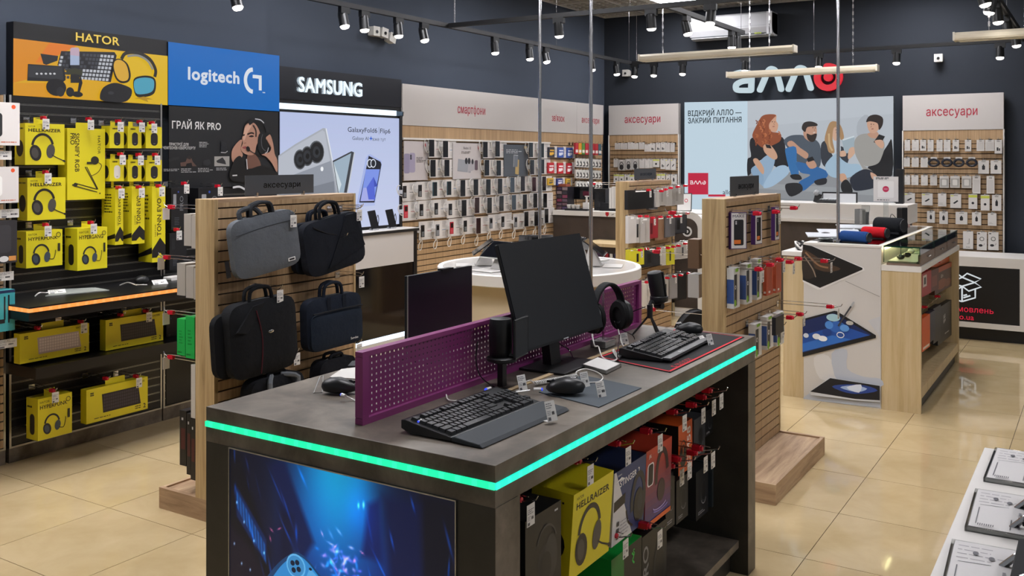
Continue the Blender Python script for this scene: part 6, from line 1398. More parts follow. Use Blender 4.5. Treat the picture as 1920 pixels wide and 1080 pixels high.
D([(755, 920), (790, 905), (860, 910), (875, 960), (800, 1000), (765, 970)], '#1b1c20', 3); D([(900, 760), (950, 745), (975, 790), (930, 805)], '#b98f78', 3); D([(905, 735), (945, 720), (960, 745), (915, 760)], '#16171a')
# blond woman
D([(1005, 640), (1040, 610), (1080, 640), (1150, 650), (1200, 700), (1180, 780), (1100, 780), (1050, 800), (1010, 760)], '#2f343d', 4); D([(1060, 620), (1130, 600), (1140, 700), (1090, 720)], '#b9c2cb', 3)
D([(1085, 520), (1125, 505), (1140, 560), (1120, 605), (1090, 600)], '#caa48c', 3); D([(1030, 600), (1050, 520), (1075, 478), (1120, 480), (1150, 520), (1165, 590), (1140, 600), (1130, 530), (1095, 520), (1085, 600), (1100, 690), (1060, 690), (1045, 640)], '#a5825c', 4); DL([(1060, 560), (1065, 640), (1085, 680)], .02, '#c4a67c')
D([(1150, 605), (1238, 578), (1240, 690), (1170, 700)], '#9aaab4'); D([(1155, 600), (1236, 575), (1238, 585), (1158, 610)], '#c9d3d9')
D([(1035, 780), (1110, 700), (1150, 740), (1200, 770), (1270, 775), (1285, 820), (1240, 850), (1180, 870), (1150, 850), (1120, 870), (1060, 850)], '#9cb6ca', 4); D([(1125, 850), (1170, 840), (1185, 885), (1150, 900)], '#c49a80', 3); D([(1145, 910), (1180, 880), (1215, 920), (1225, 975), (1180, 985), (1150, 960)], '#17181b', 3); D([(1130, 690), (1170, 680), (1180, 715), (1140, 720)], '#caa48c', 3); D([(1200, 670), (1235, 655), (1240, 700), (1195, 740)], '#caa48c', 3)
# man with phone
D([(1330, 800), (1400, 740), (1470, 640), (1500, 610), (1502, 850), (1400, 880)], '#121318', 3)
D([(1240, 610), (1275, 570), (1340, 560), (1420, 580), (1450, 640), (1430, 720), (1400, 770), (1330, 790), (1300, 780), (1370, 830), (1330, 850), (1260, 740), (1240, 680)], '#9a9894', 4)
D([(1330, 560), (1400, 550), (1400, 590), (1355, 590)], '#b98f78', 3); D([(1325, 490), (1345, 460), (1400, 470), (1410, 520), (1385, 555), (1345, 550)], '#c69c84', 3); D([(1320, 480), (1340, 440), (1390, 428), (1435, 450), (1435, 500), (1410, 535), (1400, 490), (1350, 475)], '#241a17', 4)
D([(1372, 620), (1410, 565), (1452, 580), (1415, 645)], '#16171b'); D([(1380, 610), (1430, 605), (1445, 640), (1430, 665), (1395, 640)], '#c69c84', 3)
D([(1210, 870), (1300, 810), (1370, 830), (1380, 900), (1370, 940), (1260, 960), (1225, 940)], '#202633', 4); D([(1350, 830), (1395, 855), (1365, 880)], '#c69c84', 3); D([(960, 890), (1040, 870), (1040, 910), (980, 920)], '#1b1d23', 3)
for a, b, s in ((672, 488, 1), (955, 530, 1), (1118, 545, -1), (1362, 505, -1)): DL([(a - 10, b - 9), (a - 2, b - 11)], .008, '#3a261e', 0); DL([(a + 8, b - 9), (a + 14, b - 8)], .008, '#3a261e', 0); DL([(a + 4 * s, b), (a + 8 * s, b + 12)], .006, '#96705c', 0); DL([(a - 4, b + 24), (a + 10, b + 22)], .008, '#8a4a44' if a != 955 else '#d9cdc4', 0)
x0, z0 = A2(79, 438); x1, _ = A2(452, 430); x1b, _ = A2(452, 483); g.text('ВІДКРИЙ АЛЛО —', x0, z0, .058, '#26323a', .035, w=x1 - x0); x0, z0 = A2(79, 489); g.text('ЗАКРИЙ ПИТАННЯ', x0, z0, .058, '#26323a', .035, w=x1b - x0)
D([(79, 835), (220, 835), (220, 985), (79, 985)], '#c01f40'); x0, z0 = A2(93, 925); x1, _ = A2(168, 925)
def mini_allo(g, x0, zc, W, c, bg):
    s = W / 4.3
    g.line([(x0, zc + .35 * s), (x0 + .6 * s, zc + .42 * s), (x0 + .75 * s, zc), (x0 + .75 * s, zc - .4 * s), (x0 + .1 * s, zc - .4 * s), (x0 + .1 * s, zc - .02 * s), (x0 + .7 * s, zc)], s * .2, c)
    for k in (1, 2): g.line([(x0 + k * 1.05 * s, zc - .45 * s), (x0 + (k * 1.05 + .42) * s, zc + .4 * s), (x0 + (k * 1.05 + .55) * s, zc + .4 * s), (x0 + (k * 1.05 + .95) * s, zc - .45 * s)], s * .2, c)
    g.arc(x0 + 3.75 * s, zc, .4 * s, s * .2, 100, -200, c); g.oval(x0 + 3.75 * s, zc, s * .15, s * .15, c, 10)
mini_allo(g, x0, z0 + .04, A2(205, 925)[0] - x0, '#f0e6e8', '#c01f40')
D([(220, 985), (340, 985), (340, 1000), (220, 1000)], '#c01f40'); x0, z0 = A2(322, 983); g.text('allo.ua', x0, z0, .05, '#3a464e', .01)
part('lit_print', g, 'lit', t)
# ---------------------------------------------------------------- raised lit letters
t = thing('logo_sign', 'white and red lit shop logo letters on the dark back wall', 'sign', (XB - .07, 0, 0))
def ribbon(G_, pts, w, depth, sm=6, closed=False):
    """thick letter stroke with round ends, standing off the wall"""
    P = spline(pts, sm, closed) if sm else pts; n = len(P); lft = []; rgt = []
    for i in range(n):
        a = P[i - 1] if (i or closed) else P[i]; b = P[(i + 1) % n] if (i < n - 1 or closed) else P[i]; dx, dy = b[0] - a[0], b[1] - a[1]; l = math.hypot(dx, dy) or 1
        lft.append((P[i][0] - dy / l * w / 2, P[i][1] + dx / l * w / 2)); rgt.append((P[i][0] + dy / l * w / 2, P[i][1] - dx / l * w / 2))
    if closed: outs = None
    else:
        def cap(c, frm):
            a0 = math.atan2(frm[1] - c[1], frm[0] - c[0]); return [(c[0] + w / 2 * math.cos(a0 - math.pi * k / 6), c[1] + w / 2 * math.sin(a0 - math.pi * k / 6)) for k in range(1, 6)]
        out = lft + cap(P[-1], lft[-1]) + rgt[::-1] + cap(P[0], rgt[0])
        for k in range(n - 1):
            q = [lft[k], lft[k + 1], rgt[k + 1], rgt[k]]; G_.add([(0, -x, z) for x, z in q], [(0, 1, 2, 3)])
        for c, arcp, s0, s1 in ((P[-1], cap(P[-1], lft[-1]), lft[-1], rgt[-1]), (P[0], cap(P[0], rgt[0]), rgt[0], lft[0])): q = [s0] + arcp + [s1]; G_.add([(0, -x, z) for x, z in q], [tuple(range(len(q)))])
        m = len(out); G_.add([(0, -x, z) for x, z in out] + [(depth, -x, z) for x, z in out], [(i, (i + 1) % m, m + (i + 1) % m, m + i) for i in range(m)])
    return G_
A3 = lambda a, b: BW(1270 + a * .26858, 100 + b * .26858, XB - .07)
for nm, paths in (('letter_a', [[(400, 142), (440, 132), (490, 132), (512, 160), (512, 215), (510, 255)], [(510, 190), (450, 195), (410, 215), (404, 240), (415, 256), (450, 258), (505, 258)]]), ('letter_l', [[(572, 255), (600, 190), (628, 125), (655, 106), (682, 125), (705, 190), (720, 250)]]), ('letter_l', [[(772, 250), (802, 180), (830, 116), (858, 100), (886, 116), (908, 180), (927, 242)]])):
    g = G('#cfe3ea')
    for p in paths: ribbon(g, [A3(*q) for q in p], .058, .05)
    part(nm, g, glow('#cfe4ec', .85), t)
g = G('#e0182f'); cxx, czz = A3(1050, 165); r_ = .117
ribbon(g, [(cxx + r_ * math.cos(math.radians(a)), czz + r_ * math.sin(math.radians(a))) for a in range(97, -205, -14)], .066, .05, 0); part('letter_o', g, glow('#e3142c', .95), t, label='red ring letter with a dot in the middle')
g = G('#e0182f'); pts = [(cxx + .046 * math.cos(i * math.pi / 8), czz + .046 * math.sin(i * math.pi / 8)) for i in range(16)]; g.add([(0, -x, z) for x, z in pts] + [(.05, -x, z) for x, z in pts], [tuple(range(16))] + [(i, (i + 1) % 16, 16 + (i + 1) % 16, 16 + i) for i in range(16)]); part('letter_dot', g, glow('#e3142c', .95), t)
# ---------------------------------------------------------------- air conditioner and cameras
yc, z, w, h = xbox(1291, 26, 1447, 70, XB - .23)
t = thing('air_conditioner', 'white wall air conditioner high on the back wall', 'air conditioner', (XB, yc, z), RZX)
pr = [(0, h * .02), (-.12, 0), (-.2, h * .12), (-.23, h * .35), (-.225, h * .95), (-.2, h), (0, h)]; n = len(pr)
g = G('#a9aaad'); g.add([(-w / 2, y, zz) for y, zz in pr] + [(w / 2, y, zz) for y, zz in pr], [tuple(range(n)), tuple(range(2 * n - 1, n - 1, -1))] + [(i, n + i, n + (i + 1) % n, (i + 1) % n) for i in range(n)]); part('shell', g, 'satin', t, bevel=.012)
part('louvre', G('#a6a7aa').box(-w * .47, w * .43, -.215, -.13, h * .03, h * .06), 'satin', t, rot=(.0, 0, 0)); part('panel_line', G('#8f9093').box(-w * .48, w * .44, -.2325, -.228, h * .42, h * .435), 'satin', t); part('end_cap', G('#c3c4c7').box(w * .44, w * .5, -.232, -.0, h * .04, h * .98), 'satin', t, bevel=.01); part('energy_label', G('#8f9b3a').box(w * .3, w * .38, -.232, -.226, h * .07, h * .13), 'card', t)
def camera_unit(label, loc, rz, many=1):
    t = thing('security_camera', label, 'camera', loc, rz)
    for k in range(many):
        dx = (k - (many - 1) / 2) * .11
        part('housing', G('#c6c4be').box(dx - .04, dx + .04, -.1, -.03, -.04, .04), 'satin', t, rot=(0, .15 * k, 0), bevel=.012); part('lens', G('#16171a').cyl((dx, -.1, -.005), (dx, -.106, -.005), .014, None, 12), 'gloss', t)
    part('bracket', G('#a9a7a2').box(-.03, .03, -.04, 0, -.03, .03), 'satin', t)
q = ony(714, 62, YW - .05); camera_unit('cluster of three white cameras on the left wall among the spotlights', (q.x, YW, q.z), 0, 3)
q = onx(1179, 138, XB); camera_unit('small white camera near the dark room corner', (XB, q.y, q.z), RZX)
q = onx(1762, 110, XB); camera_unit('small white camera above the right accessories header', (XB, q.y, q.z), RZX)
# ================================================================ counters and floor displays
# ---- tablet display counter on the right
CX0, CX1 = 6.72, 8.63
t = thing('tablet_counter', 'white and maple display counter with three tablets printed on its end', 'counter', (0, 0, 0))
part('core', G().box(CX0, CX1, 1.285, 1.80, 0, 1.085), 'white', t); part('top', G().box(CX0 - .005, CX1 + .3, 1.28, 1.80, 1.085, 1.10), 'white', t); part('glass_top', G().box(CX0 + .06, CX1 + .2, 1.31, 1.72, 1.1005, 1.104), 'acrylic', t)
part('side_cabinet', G().box(CX0 + .02, CX1, 1.80, 1.95, 0, 1.0), 'maple', t); part('side_cabinet_top', G().box(CX0 + .015, CX1, 1.80, 1.96, 1.0, 1.03), 'white', t)
g = G(); back_frame(g, CX0 - .001, .0006)
P7 = lambda a, b: BW(1460 + a * .3888, 360 + b * .3888, CX0)
def D7(L, c, sm=0): g.poly([P7(*p) for p in L], c, sm)
g.rect(-1.80, .012, -1.285, 1.098, '#c6c2be')
D7([(170, 800), (240, 790), (290, 900), (200, 900)], '#d2d0cf', 3); D7([(255, 780), (330, 760), (330, 850), (410, 890), (490, 900), (490, 940), (300, 930)], '#b4bac6', 3); D7([(120, 990), (250, 900), (260, 980), (490, 1005), (490, 1040), (120, 1000)], '#b6bcc8'); D7([(430, 620), (490, 600), (490, 700)], '#bfc0c4')
D7([(117, 250), (160, 258), (412, 365), (415, 378), (205, 470), (188, 470), (117, 432)], '#d8d6d4'); D7([(117, 252), (160, 260), (405, 366), (405, 374), (200, 462), (117, 424)], '#141314'); D7([(117, 280), (150, 290), (230, 340), (300, 370), (240, 385), (180, 370), (117, 330)], '#463427', 3); D7([(117, 300), (160, 330), (180, 400), (140, 420), (117, 400)], '#2c2622', 3); g.line([P7(*p) for p in [(130, 290), (190, 350), (240, 365)]], .012, '#8d6a4e', 5); g.line([P7(*p) for p in [(125, 310), (165, 370), (180, 410)]], .008, '#8d7c6c', 5)
D7([(117, 612), (270, 572), (282, 574), (470, 690), (470, 703), (117, 794)], '#16171b'); D7([(117, 622), (268, 582), (448, 688), (117, 775)], '#13275a'); D7([(117, 690), (300, 640), (440, 690), (117, 770)], '#1d4ea0', 0); D7([(117, 730), (260, 690), (350, 710), (117, 770)], '#2f6cc0')
for a, b, rx, rz_, c in ((265, 605, .075, .032, '#9fc4cf'), (285, 650, .09, .05, '#2f63b4'), (245, 640, .045, .035, '#4a86d0'), (235, 675, .05, .032, '#1c3f86'), (300, 688, .042, .027, '#e3e6ea'), (300, 688, .034, .019, '#27509a'), (185, 695, .045, .025, '#d9dde2'), (215, 705, .05, .024, '#e6e9ec'), (320, 655, .05, .03, '#5a94d8'), (345, 630, .04, .018, '#b7b5ae'), (135, 690, .03, .02, '#c9d2dc')): x_, z_ = P7(a, b); g.oval(x_, z_, rx * .62, rz_ * .8, c, 18)
g.line([P7(*p) for p in [(290, 645), (325, 590), (365, 530)]], .011, '#35373c'); g.line([P7(*p) for p in [(352, 550), (366, 528)]], .012, '#a9abb0')
D7([(150, 962), (250, 893), (490, 930), (490, 1010), (380, 1003), (160, 976)], '#c9ccd2'); D7([(155, 960), (252, 895), (490, 932), (490, 1002), (370, 995)], '#10131d'); D7([(260, 935), (330, 925), (420, 930), (480, 955), (400, 970), (330, 965)], '#22418c', 3); D7([(300, 940), (360, 930), (430, 945), (380, 962)], '#9fb6dd', 3); D7([(330, 940), (400, 925), (390, 965)], '#d5def0', 3)
g.line([P7(*p) for p in [(325, 428), (490, 503)]], .004, '#8f8c88')
part('end_print', g, 'card', t, label='tablet advertisement print')
# maple shelf bay with glass case
t = thing('glass_case_cabinet', 'pale maple cabinet with open side bay and glass case on top', 'cabinet', (0, 0, 0))
ya, yb = 1.035, 1.283
part('end_panel', G().box(CX0, CX0 + .03, ya, yb, 0, .935), 'maple', t); part('end_panel', G().box(CX1 - .03, CX1, ya, yb, 0, .935), 'maple', t); part('back_panel', G().box(CX0 + .03, CX1 - .03, yb - .02, yb, .1, .935), 'maple', t)
part('bay_floor', G().box(CX0 + .03, CX1 - .03, ya + .01, yb - .02, .13, .16), 'maple', t); part('bay_front', G().box(CX0 + .03, CX1 - .03, ya + .005, ya + .02, .09, .158), 'maple', t); part('kick_board', G().box(CX0 + .03, CX1 - .03, ya + .03, yb, 0, .13), 'black', t)
part('white_ledge', G().box(CX0 - .003, CX1, ya - .003, yb, .935, .972), 'white', t)
for k in range(3):
    xa = CX0 + .02 + .62 * k; xb = xa + .615
    c = part('case_base', G().box(xa, xb, ya + .01, yb - .03, .972, .988), 'walnut', t)
    part('case_floor', G('#d6ccb4').box(xa + .01, xb - .01, ya + .03, yb - .035, .988, 1.0), 'card', t)
    part('drawer_front', G().box(xa + .008, xb - .008, ya + .006, ya + .022, .99, 1.048), 'walnut', t); part('drawer_pull', G().box((xa + xb) / 2 - .05, (xa + xb) / 2 + .05, ya - .008, ya + .006, 1.016, 1.024), 'chrome', t)
    part('glass_pane', G().box(xa, xb, ya + .01, yb - .01, 1.094, 1.1), 'glass', t); part('glass_pane', G().box(xa, xa + .004, ya + .012, yb - .012, .99, 1.094), 'glass', t); part('glass_pane', G().box(xa, xb, ya + .008, ya + .012, 1.048, 1.094), 'glass', t)
    g = G(); g.box(xa - .001, xa + .003, ya + .009, yb - .01, 1.0925, 1.1005); g.box(xa, xb, ya + .007, ya + .011, 1.0925, 1.1005); g.box(xa - .001, xa + .003, ya + .008, ya + .012, 1.04, 1.095); g.box(xa - .001, xa + .003, yb - .014, yb - .01, .99, 1.095); part('glass_edge', g, 'glassedge', t)
    part('case_light', G().box(xa + .02, xb - .02, yb - .022, yb - .014, 1.075, 1.085), glow('#ffe6b4', 14), t)
lamp_y = yb - .05
for k, (px, py, col, nm) in enumerate(((1689, 485, '#1d1a19', 'first dark'), (1701, 481, '#221d1a', 'second dark'), (1708, 474, '#d9d4c4', 'first white'), (1718, 470, '#d9d4c4', 'second white'), (1733, 466, '#12352c', 'dark green'))):
    q = onz(px, py, 1.005)
    tt = thing('earbud_case', '%s earbud case inside the glass case' % nm, 'earbud case', (q.x, min(max(q.y, ya + .05), yb - .06), 1.0)); part('shell', G(col).ball((0, 0, .017), .034, .026, .017, None, 16, 8), 'gloss', tt, smooth=True); part('seam', G('#0a0a0a').lathe([(.0345, .017), (.0345, .0185)], (0, 0, 0), None, 16), 'satin', tt).scale = (1, .77, 1)
# things in the maple bay
def bay(label, px0, py0, px1, py1, y, col, draw=None, d=.04, name='gear_carton'): 
    xc, z, w, h = ybox(px0, py0, px1, py1, y); x0 = max(xc - w / 2, CX0 + .06); x1 = min(xc + w / 2, CX1 - .05)
    return carton(name, label, 'box', ((x0 + x1) / 2, y, z), x1 - x0, h, d, col, draw, None, -.05, None, tab=False)
bay('red and white carton hanging nearest in the maple bay', 1731, 510, 1744, 553, 1.10, '#a5262a', lambda g, w, h: (g.rect(w * .1, h * .4, w * .5, h * .9, '#d8d2cc'), g.rect(w * .2, h * .5, w * .4, h * .8, '#1c1a1c')))
bay('dark red carton hanging second in the maple bay', 1746, 505, 1758, 545, 1.10, '#5a2a22', lambda g, w, h: g.rect(w * .2, h * .2, w * .8, h * .7, '#7d3f30'))
bay('brown picture carton hanging at the far end of the maple bay', 1757, 498, 1780, 545, 1.10, '#4b2c20', lambda g, w, h: (g.oval(w * .4, h * .3, w * .3, h * .2, '#8a4a2a'), g.oval(w * .75, h * .25, w * .2, h * .16, '#7d4426'), g.text('GO 4', w * .35, h * .55, h * .12, '#e0d8d0', .03), g.rect(0, h * .8, w, h, '#b0522a')))
bay('orange carton at the top of the maple bay', 1752, 488, 1776, 500, 1.12, '#cf5a22')
bay('orange carton low in the maple bay', 1731, 593, 1742, 655, 1.10, '#d0561f', lambda g, w, h: g.rect(w * .1, h * .05, w * .9, h * .12, '#e8d8cc'))
bay('navy carton low in the maple bay', 1742, 585, 1752, 640, 1.11, '#232a3c'); bay('clear bagged black carton low in the maple bay', 1752, 575, 1762, 640, 1.11, '#2b2c30')
bay('tall black carton with white scribble low in the maple bay', 1762, 570, 1781, 638, 1.10, '#1b1c1e', lambda g, w, h: (g.text('jazz', w * .4, h * .6, h * .12, '#dcdcdc', .02, rot=.2), g.text('funk', w * .4, h * .48, h * .11, '#dcdcdc', .02, rot=.2), g.micro(w * .5, h * .15, w * .8, h * .22, 1, '#b9b9b9', 2)))
for k in range(8):
    px = 1735 + k * 5.5; x = CX0 + .12 + k * .21
    for z in (.875, .60): hook(t, x, z, .16, yb - .02, tagcard=False, lock=k % 3 == 0, two=False)
# ---- speakers and gear on the counter top
ZC = 1.104
def speaker(label, px, py, L, r, col, rz, logo=None):
    q = onz(px, py, ZC + r); q.y = min(max(q.y, 1.34), 1.74)
    t = thing('bluetooth_speaker', label, 'speaker', (q.x, q.y, ZC), rz)
    prof = [(r * .7, -L / 2), (r * .92, -L / 2 + .006), (r, -L / 2 + .02), (r, L / 2 - .02), (r * .92, L / 2 - .006), (r * .7, L / 2)]
    part('body', G(col).lathe(prof, (0, 0, r), None, 24, 'x'), fabric(col, 300), t, smooth=True)
    for s in (-1, 1): part('end_ring', G('#1a1b1e').lathe([(r * .62, 0), (r * .86, .002), (r * .86, .01), (r * .6, .012)], (0, 0, 0), None, 20, 'x'), 'satin', t, (s * (L / 2 - .004), 0, r), smooth=True)
    part('base_strip', G('#1c1d20').box(-L * .4, L * .4, -r * .5, r * .5, 0, .012), 'satin', t)
speaker('navy blue cylinder speaker nearest on the tablet counter', 1603, 444, .21, .040, '#1d3f74', math.radians(-108)); speaker('bright red cylinder speaker on the tablet counter', 1640, 436, .19, .042, '#b3141f', math.radians(-108))
speaker('big black cylinder speaker behind the red one', 1668, 422, .24, .060, '#15171b', math.radians(-112)); speaker('small black speaker with grey end behind the big one', 1683, 420, .12, .04, '#1a1b1e', math.radians(-50))
q = onx(1691, 414, 8.8); t = thing('upright_speaker', 'upright black speaker on a pink base at the counter end', 'speaker', (8.8, q.y, ZC), -.5); part('cabinet', G('#121315').box(-.035, .035, -.03, .03, .012, .16), 'satin', t, bevel=.01); part('base', G('#c9a49d').box(-.05, .05, -.045, .045, 0, .014), 'satin', t, bevel=.005); part('lead', G('#121315').tube([(0, .03, .03), (-.05, .06, .1), (-.08, .06, .06), (-.09, .06, .004)], .003, None, 5, smooth=4), 'satin', t)
for k, (px, py, w, lab) in enumerate(((1545, 449, .26, 'nearest'), (1548, 441, .3, 'second'), (1590, 432, .3, 'farthest'))):
    q = onz(px, py, ZC); t = thing('tablet', '%s white tablet lying on a clear prop on the tablet counter' % lab, 'tablet', (q.x, min(q.y, 1.72), ZC), -1.2); part('slate', G('#ced3d8').box(-w / 2, w / 2, -.08, .08, .03, .038), 'gloss', t, rot=(.1, 0, 0), bevel=.003); part('prop', G().box(-.05, .05, -.03, .06, 0, .028), 'acrylic', t)
q = onz(1527, 447, ZC); mouse('gaming_mouse', 'small black mouse at the left edge of the tablet counter', (q.x, min(q.y, 1.74), ZC), .4)
for k, (px, w_, h_, lab) in enumerate(((1599, .06, .17, 'narrow clear display column with grey strip on the tablet counter'), (1623, .09, .19, 'frosted clear display vase on the tablet counter'))):
    q = onz(px, 430 - k * 2, ZC); t = thing('display_column', lab, 'display column', (q.x, min(q.y, 1.72), ZC), -.5)
    if k == 0: part('column', G().box(-w_ / 2, w_ / 2, -.03, .03, 0, h_), 'acrylic', t); part('strip', G('#77756f').box(-.01, w_ / 2 - .004, -.031, -.0305, .0, h_ * .95), 'card', t)
    else: part('column', G('#c9c6c2').lathe([(.035, 0), (.034, .1), (.038, .14), (.045, .155), (.046, h_)], (0, 0, 0), None, 4), 'acrylic', t); part('liner', G('#c4c1bc').lathe([(.033, .004), (.032, .1), (.036, .14)], (0, 0, 0), None, 4), 'card', t)
q = onz(1482, 468, 1.03); t = thing('cable_heap', 'coil of black and white lead on the maple side cabinet', 'cable', (q.x, 1.87, 1.03)); 
for k in range(4): part('coil', G('#1a1a1c' if k % 2 else '#d6d3cf').tube([(.035 * math.cos(i * .6), .03 * math.sin(i * .6), .03 + .03 * math.sin(i * .6 + k)) for i in range(11)], .007, None, 5, closed=True), 'satin', t, (.01 * k, 0, 0))
# ---- pick-up counter with box drawing
KX = 9.72
zt2 = onx(1850, 483, KX).z
t = thing('pickup_counter', 'white framed black counter with drawn box and red lettering', 'counter', (0, 0, 0))
part('top', G().box(KX, KX + .6, -.6, 1.57, zt2 - .045, zt2), 'white', t); yR = onx(1912, 560, KX).y
part('frame', G().box(KX, KX + .03, -.6, yR, .12, zt2 - .045).box(KX, KX + .03, yR, 1.57, .12, .17).box(KX, KX + .03, yR, 1.57, zt2 - .09, zt2 - .045).box(KX, KX + .03, 1.51, 1.57, .17, zt2 - .09), 'white', t)
part('panel', G().box(KX + .008, KX + .03, yR, 1.51, .17, zt2 - .09), 'black', t); part('kick_board', G().box(KX + .06, KX + .5, -.5, 1.55, 0, .12), 'black', t)
g = G(); back_frame(g, KX + .007, .001)
K1 = lambda a, b: BW(1640 + a * .25926, 380 + b * .25926, KX)
def L1(*L): g.line([K1(*p) for p in L], .014, '#dfe6ea')
cxm = 632
for s in (1, -1):
    m = lambda p: (cxm + (p[0] - cxm) * s, p[1])
    L1(*[m(p) for p in ((632, 540), (668, 512), (768, 553), (722, 578), (632, 540))]); L1(*[m(p) for p in ((632, 605), (722, 578), (770, 610), (680, 640), (632, 605))]); L1(*[m(p) for p in ((727, 625), (727, 688), (632, 715))]); 
L1((632, 605), (632, 715)); L1((642, 672), (668, 665)); L1((642, 688), (692, 672))
x1, z1 = K1(860, 805); g.text('Видача замовлень', x1, z1, .05, '#d6223f', .012, align='r'); x1, z1 = K1(718, 850); g.text('allo.ua', x1, z1, .05, '#d6223f', .012, align='r')
part('print', g, colour_mat('lit_line_print', .4, emit=.9), t)
# ---- tall service counter with card readers
SX = 9.5
t = thing('service_counter', 'tall white topped service counter below the group picture', 'counter', (0, 0, 0))
part('upper_band', G().box(SX, SX + .55, 1.58, 3.3, 1.07, 1.25), 'white', t); part('ledge', G().box(SX - .03, SX + .55, 1.75, 3.3, 1.065, 1.10), 'white', t); part('front_panel', G().box(SX + .02, SX + .5, 1.62, 3.3, 0, 1.065), 'umber', t)
q = onx(1506, 383, SX); 
for k, (px, lab) in enumerate(((1541, 'left'), (1558, 'right'))):
    p = onx(px, 383, SX + .1); tt = thing('card_terminal', '%s black card terminal on the service counter' % lab, 'card terminal', (SX + .15, p.y, 1.25), RZX); part('body', G('#1b1c1e').box(-.05, .05, -.05, .06, 0, .03), 'satin', tt, rot=(.15, 0, 0), bevel=.008); g = G('#a9abad'); g.frame((-.045, -.03, .0325), (1, 0, 0), (0, 1, .15), (0, 0, 1)); g.rect(.01, .04, .08, .08, '#b9bcbf'); g.rects([(.012 + .026 * i, -.01 + .014 * j, .03 + .026 * i, 0 + .014 * j) for i in range(3) for j in range(3)], '#8d8f92'); part('keys', g, 'satin', tt)
p = onx(1527, 380, SX + .1); tt = thing('camera_mount', 'grey gadget on a black stand at the left of the card terminals', 'gadget', (SX + .2, p.y, 1.25), RZX); part('stand', G('#17181a').box(-.035, .035, -.02, .03, 0, .09), 'satin', tt, rot=(0, .25, 0), bevel=.01); part('head', G('#9a9c9f').ball((.0, -.02, .1), .03, .03, .03), 'satin', tt)
p0 = onx(1540, 384, SX + .3).y; p1 = onx(1606, 384, SX + .3).y; tt = thing('monitor', 'pale screen with black rim lying back behind the card terminals', 'monitor', (SX + .33, (p0 + p1) / 2, 1.25), RZX); w = p0 - p1; part('rim', G('#141518').box(-w / 2, w / 2, 0, .02, 0, .105), 'satin', tt); part('screen', G('#c9ccd0').box(-w / 2 + .012, w / 2 - .012, -.002, 0, .0, .09), 'card', tt)
# sign on a post: caption kept, code left blank
q = onx(1661, 383, SX + .05); tt = thing('counter_sign', 'white upright sign on a clear post at the far end of the tablet counter', 'sign', (8.5, onx(1661, 400, 8.5).y, ZC), RZX)
zq0 = onx(1661, 378, 8.5).z - ZC; zq1 = onx(1661, 331, 8.5).z - ZC
part('post', G().box(-.02, .02, 0, .008, 0, zq0), 'acrylic', tt); part('foot', G('#bbbbbb').box(-.06, .06, -.04, .05, 0, .006), 'acrylic', tt)
g = G('#d6d2d0').box(-.1, .1, -.004, 0, zq0, zq1); g.frame((-.1, -.004, zq0)); H5 = zq1 - zq0; g.micro(.02, H5 * .88, .18, H5 * .97, 2, '#2b2b2e', 3, .6); g.micro(.03, H5 * .04, .17, H5 * .09, 1, '#4b4b4e', 4, .6); g.rrect(.035, H5 * .16, .165, H5 * .82, .01, '#e4e1df'); g.oval(.1, H5 * .5, .026, .026, '#c4395c'); g.rect(.085, H5 * .495, .115, H5 * .51, '#f0e4e8'); part('card', g, 'card', tt)
p = onx(1681, 372, SX + .2); tt = thing('black_speaker', 'tall black speaker standing behind the white upright sign', 'speaker', (SX + .35, p.y, 1.25), RZX); part('cabinet', G('#101114').box(-.035, .035, 0, .08, 0, .34), 'satin', tt, bevel=.008); part('grille', G('#1b1c20').box(-.03, .03, -.002, 0, .01, .33), 'matte', tt)
# ---- rounded logo counter end
t = thing('logo_counter', 'white rimmed dark counter end with round target mark', 'counter', (9.55, 0, 0))
yA = onx(1320, 500, 9.55).y; yB = 3.93; zt3 = onx(1290, 397, 9.55).z
def arch(y0, y1, z0, z1, r): return [(y0, z0), (y0, z1 - r)] + [(y0 + r - r * math.cos(math.radians(a)), z1 - r + r * math.sin(math.radians(a))) for a in (15, 30, 45, 60, 75)] + [(y0 + r, z1), (y1, z1), (y1, z0)]
def yprism(pts, x0, x1): n = len(pts); return G().add([(x0, y, z) for y, z in pts] + [(x1, y, z) for y, z in pts], [tuple(range(n)), tuple(range(2 * n - 1, n - 1, -1))] + [(i, (i + 1) % n, n + (i + 1) % n, n + i) for i in range(n)])
part('rim', yprism(arch(yA, yB, .0, zt3, .16), .0, .5), 'white', t); part('panel', yprism(arch(yA + .07, yB, .1, zt3 - .07, .11), -.006, .0), 'umber', t)
g = G(); g.frame((-.008, 0, 0), (0, -1, 0), (0, 0, 1), (-1, 0, 0), .002); cx_, cz_ = BW(1289, 434, 9.55); g.oval(cx_, cz_, .055, .055, '#dcdad8', 24); g.oval(cx_, cz_, .036, .036, '#2a2624', 20); g.oval(cx_, cz_, .017, .017, '#dcdad8', 14); part('target_mark', g, 'satin', t)
q = onx(1281, 398, 9.6); tt = thing('easel_sign', 'small white easel sign with red logo on the rounded counter', 'sign', (9.62, q.y, zt3), RZX); hh = onx(1281, 362, 9.62).z - zt3; part('board', G('#15161a').box(-.085, .085, 0, .006, 0, hh), 'satin', tt, rot=(-.15, -.03, 0)); g = G('#d9d7d5').box(-.077, .077, -.001, 0, .008, hh - .008); g.frame((-.077, -.001, .008)); g.arc(.1, hh * .55, .016, .007, 0, 360, '#c01f40'); part('sheet', g, 'card', tt, rot=(-.15, -.03, 0))
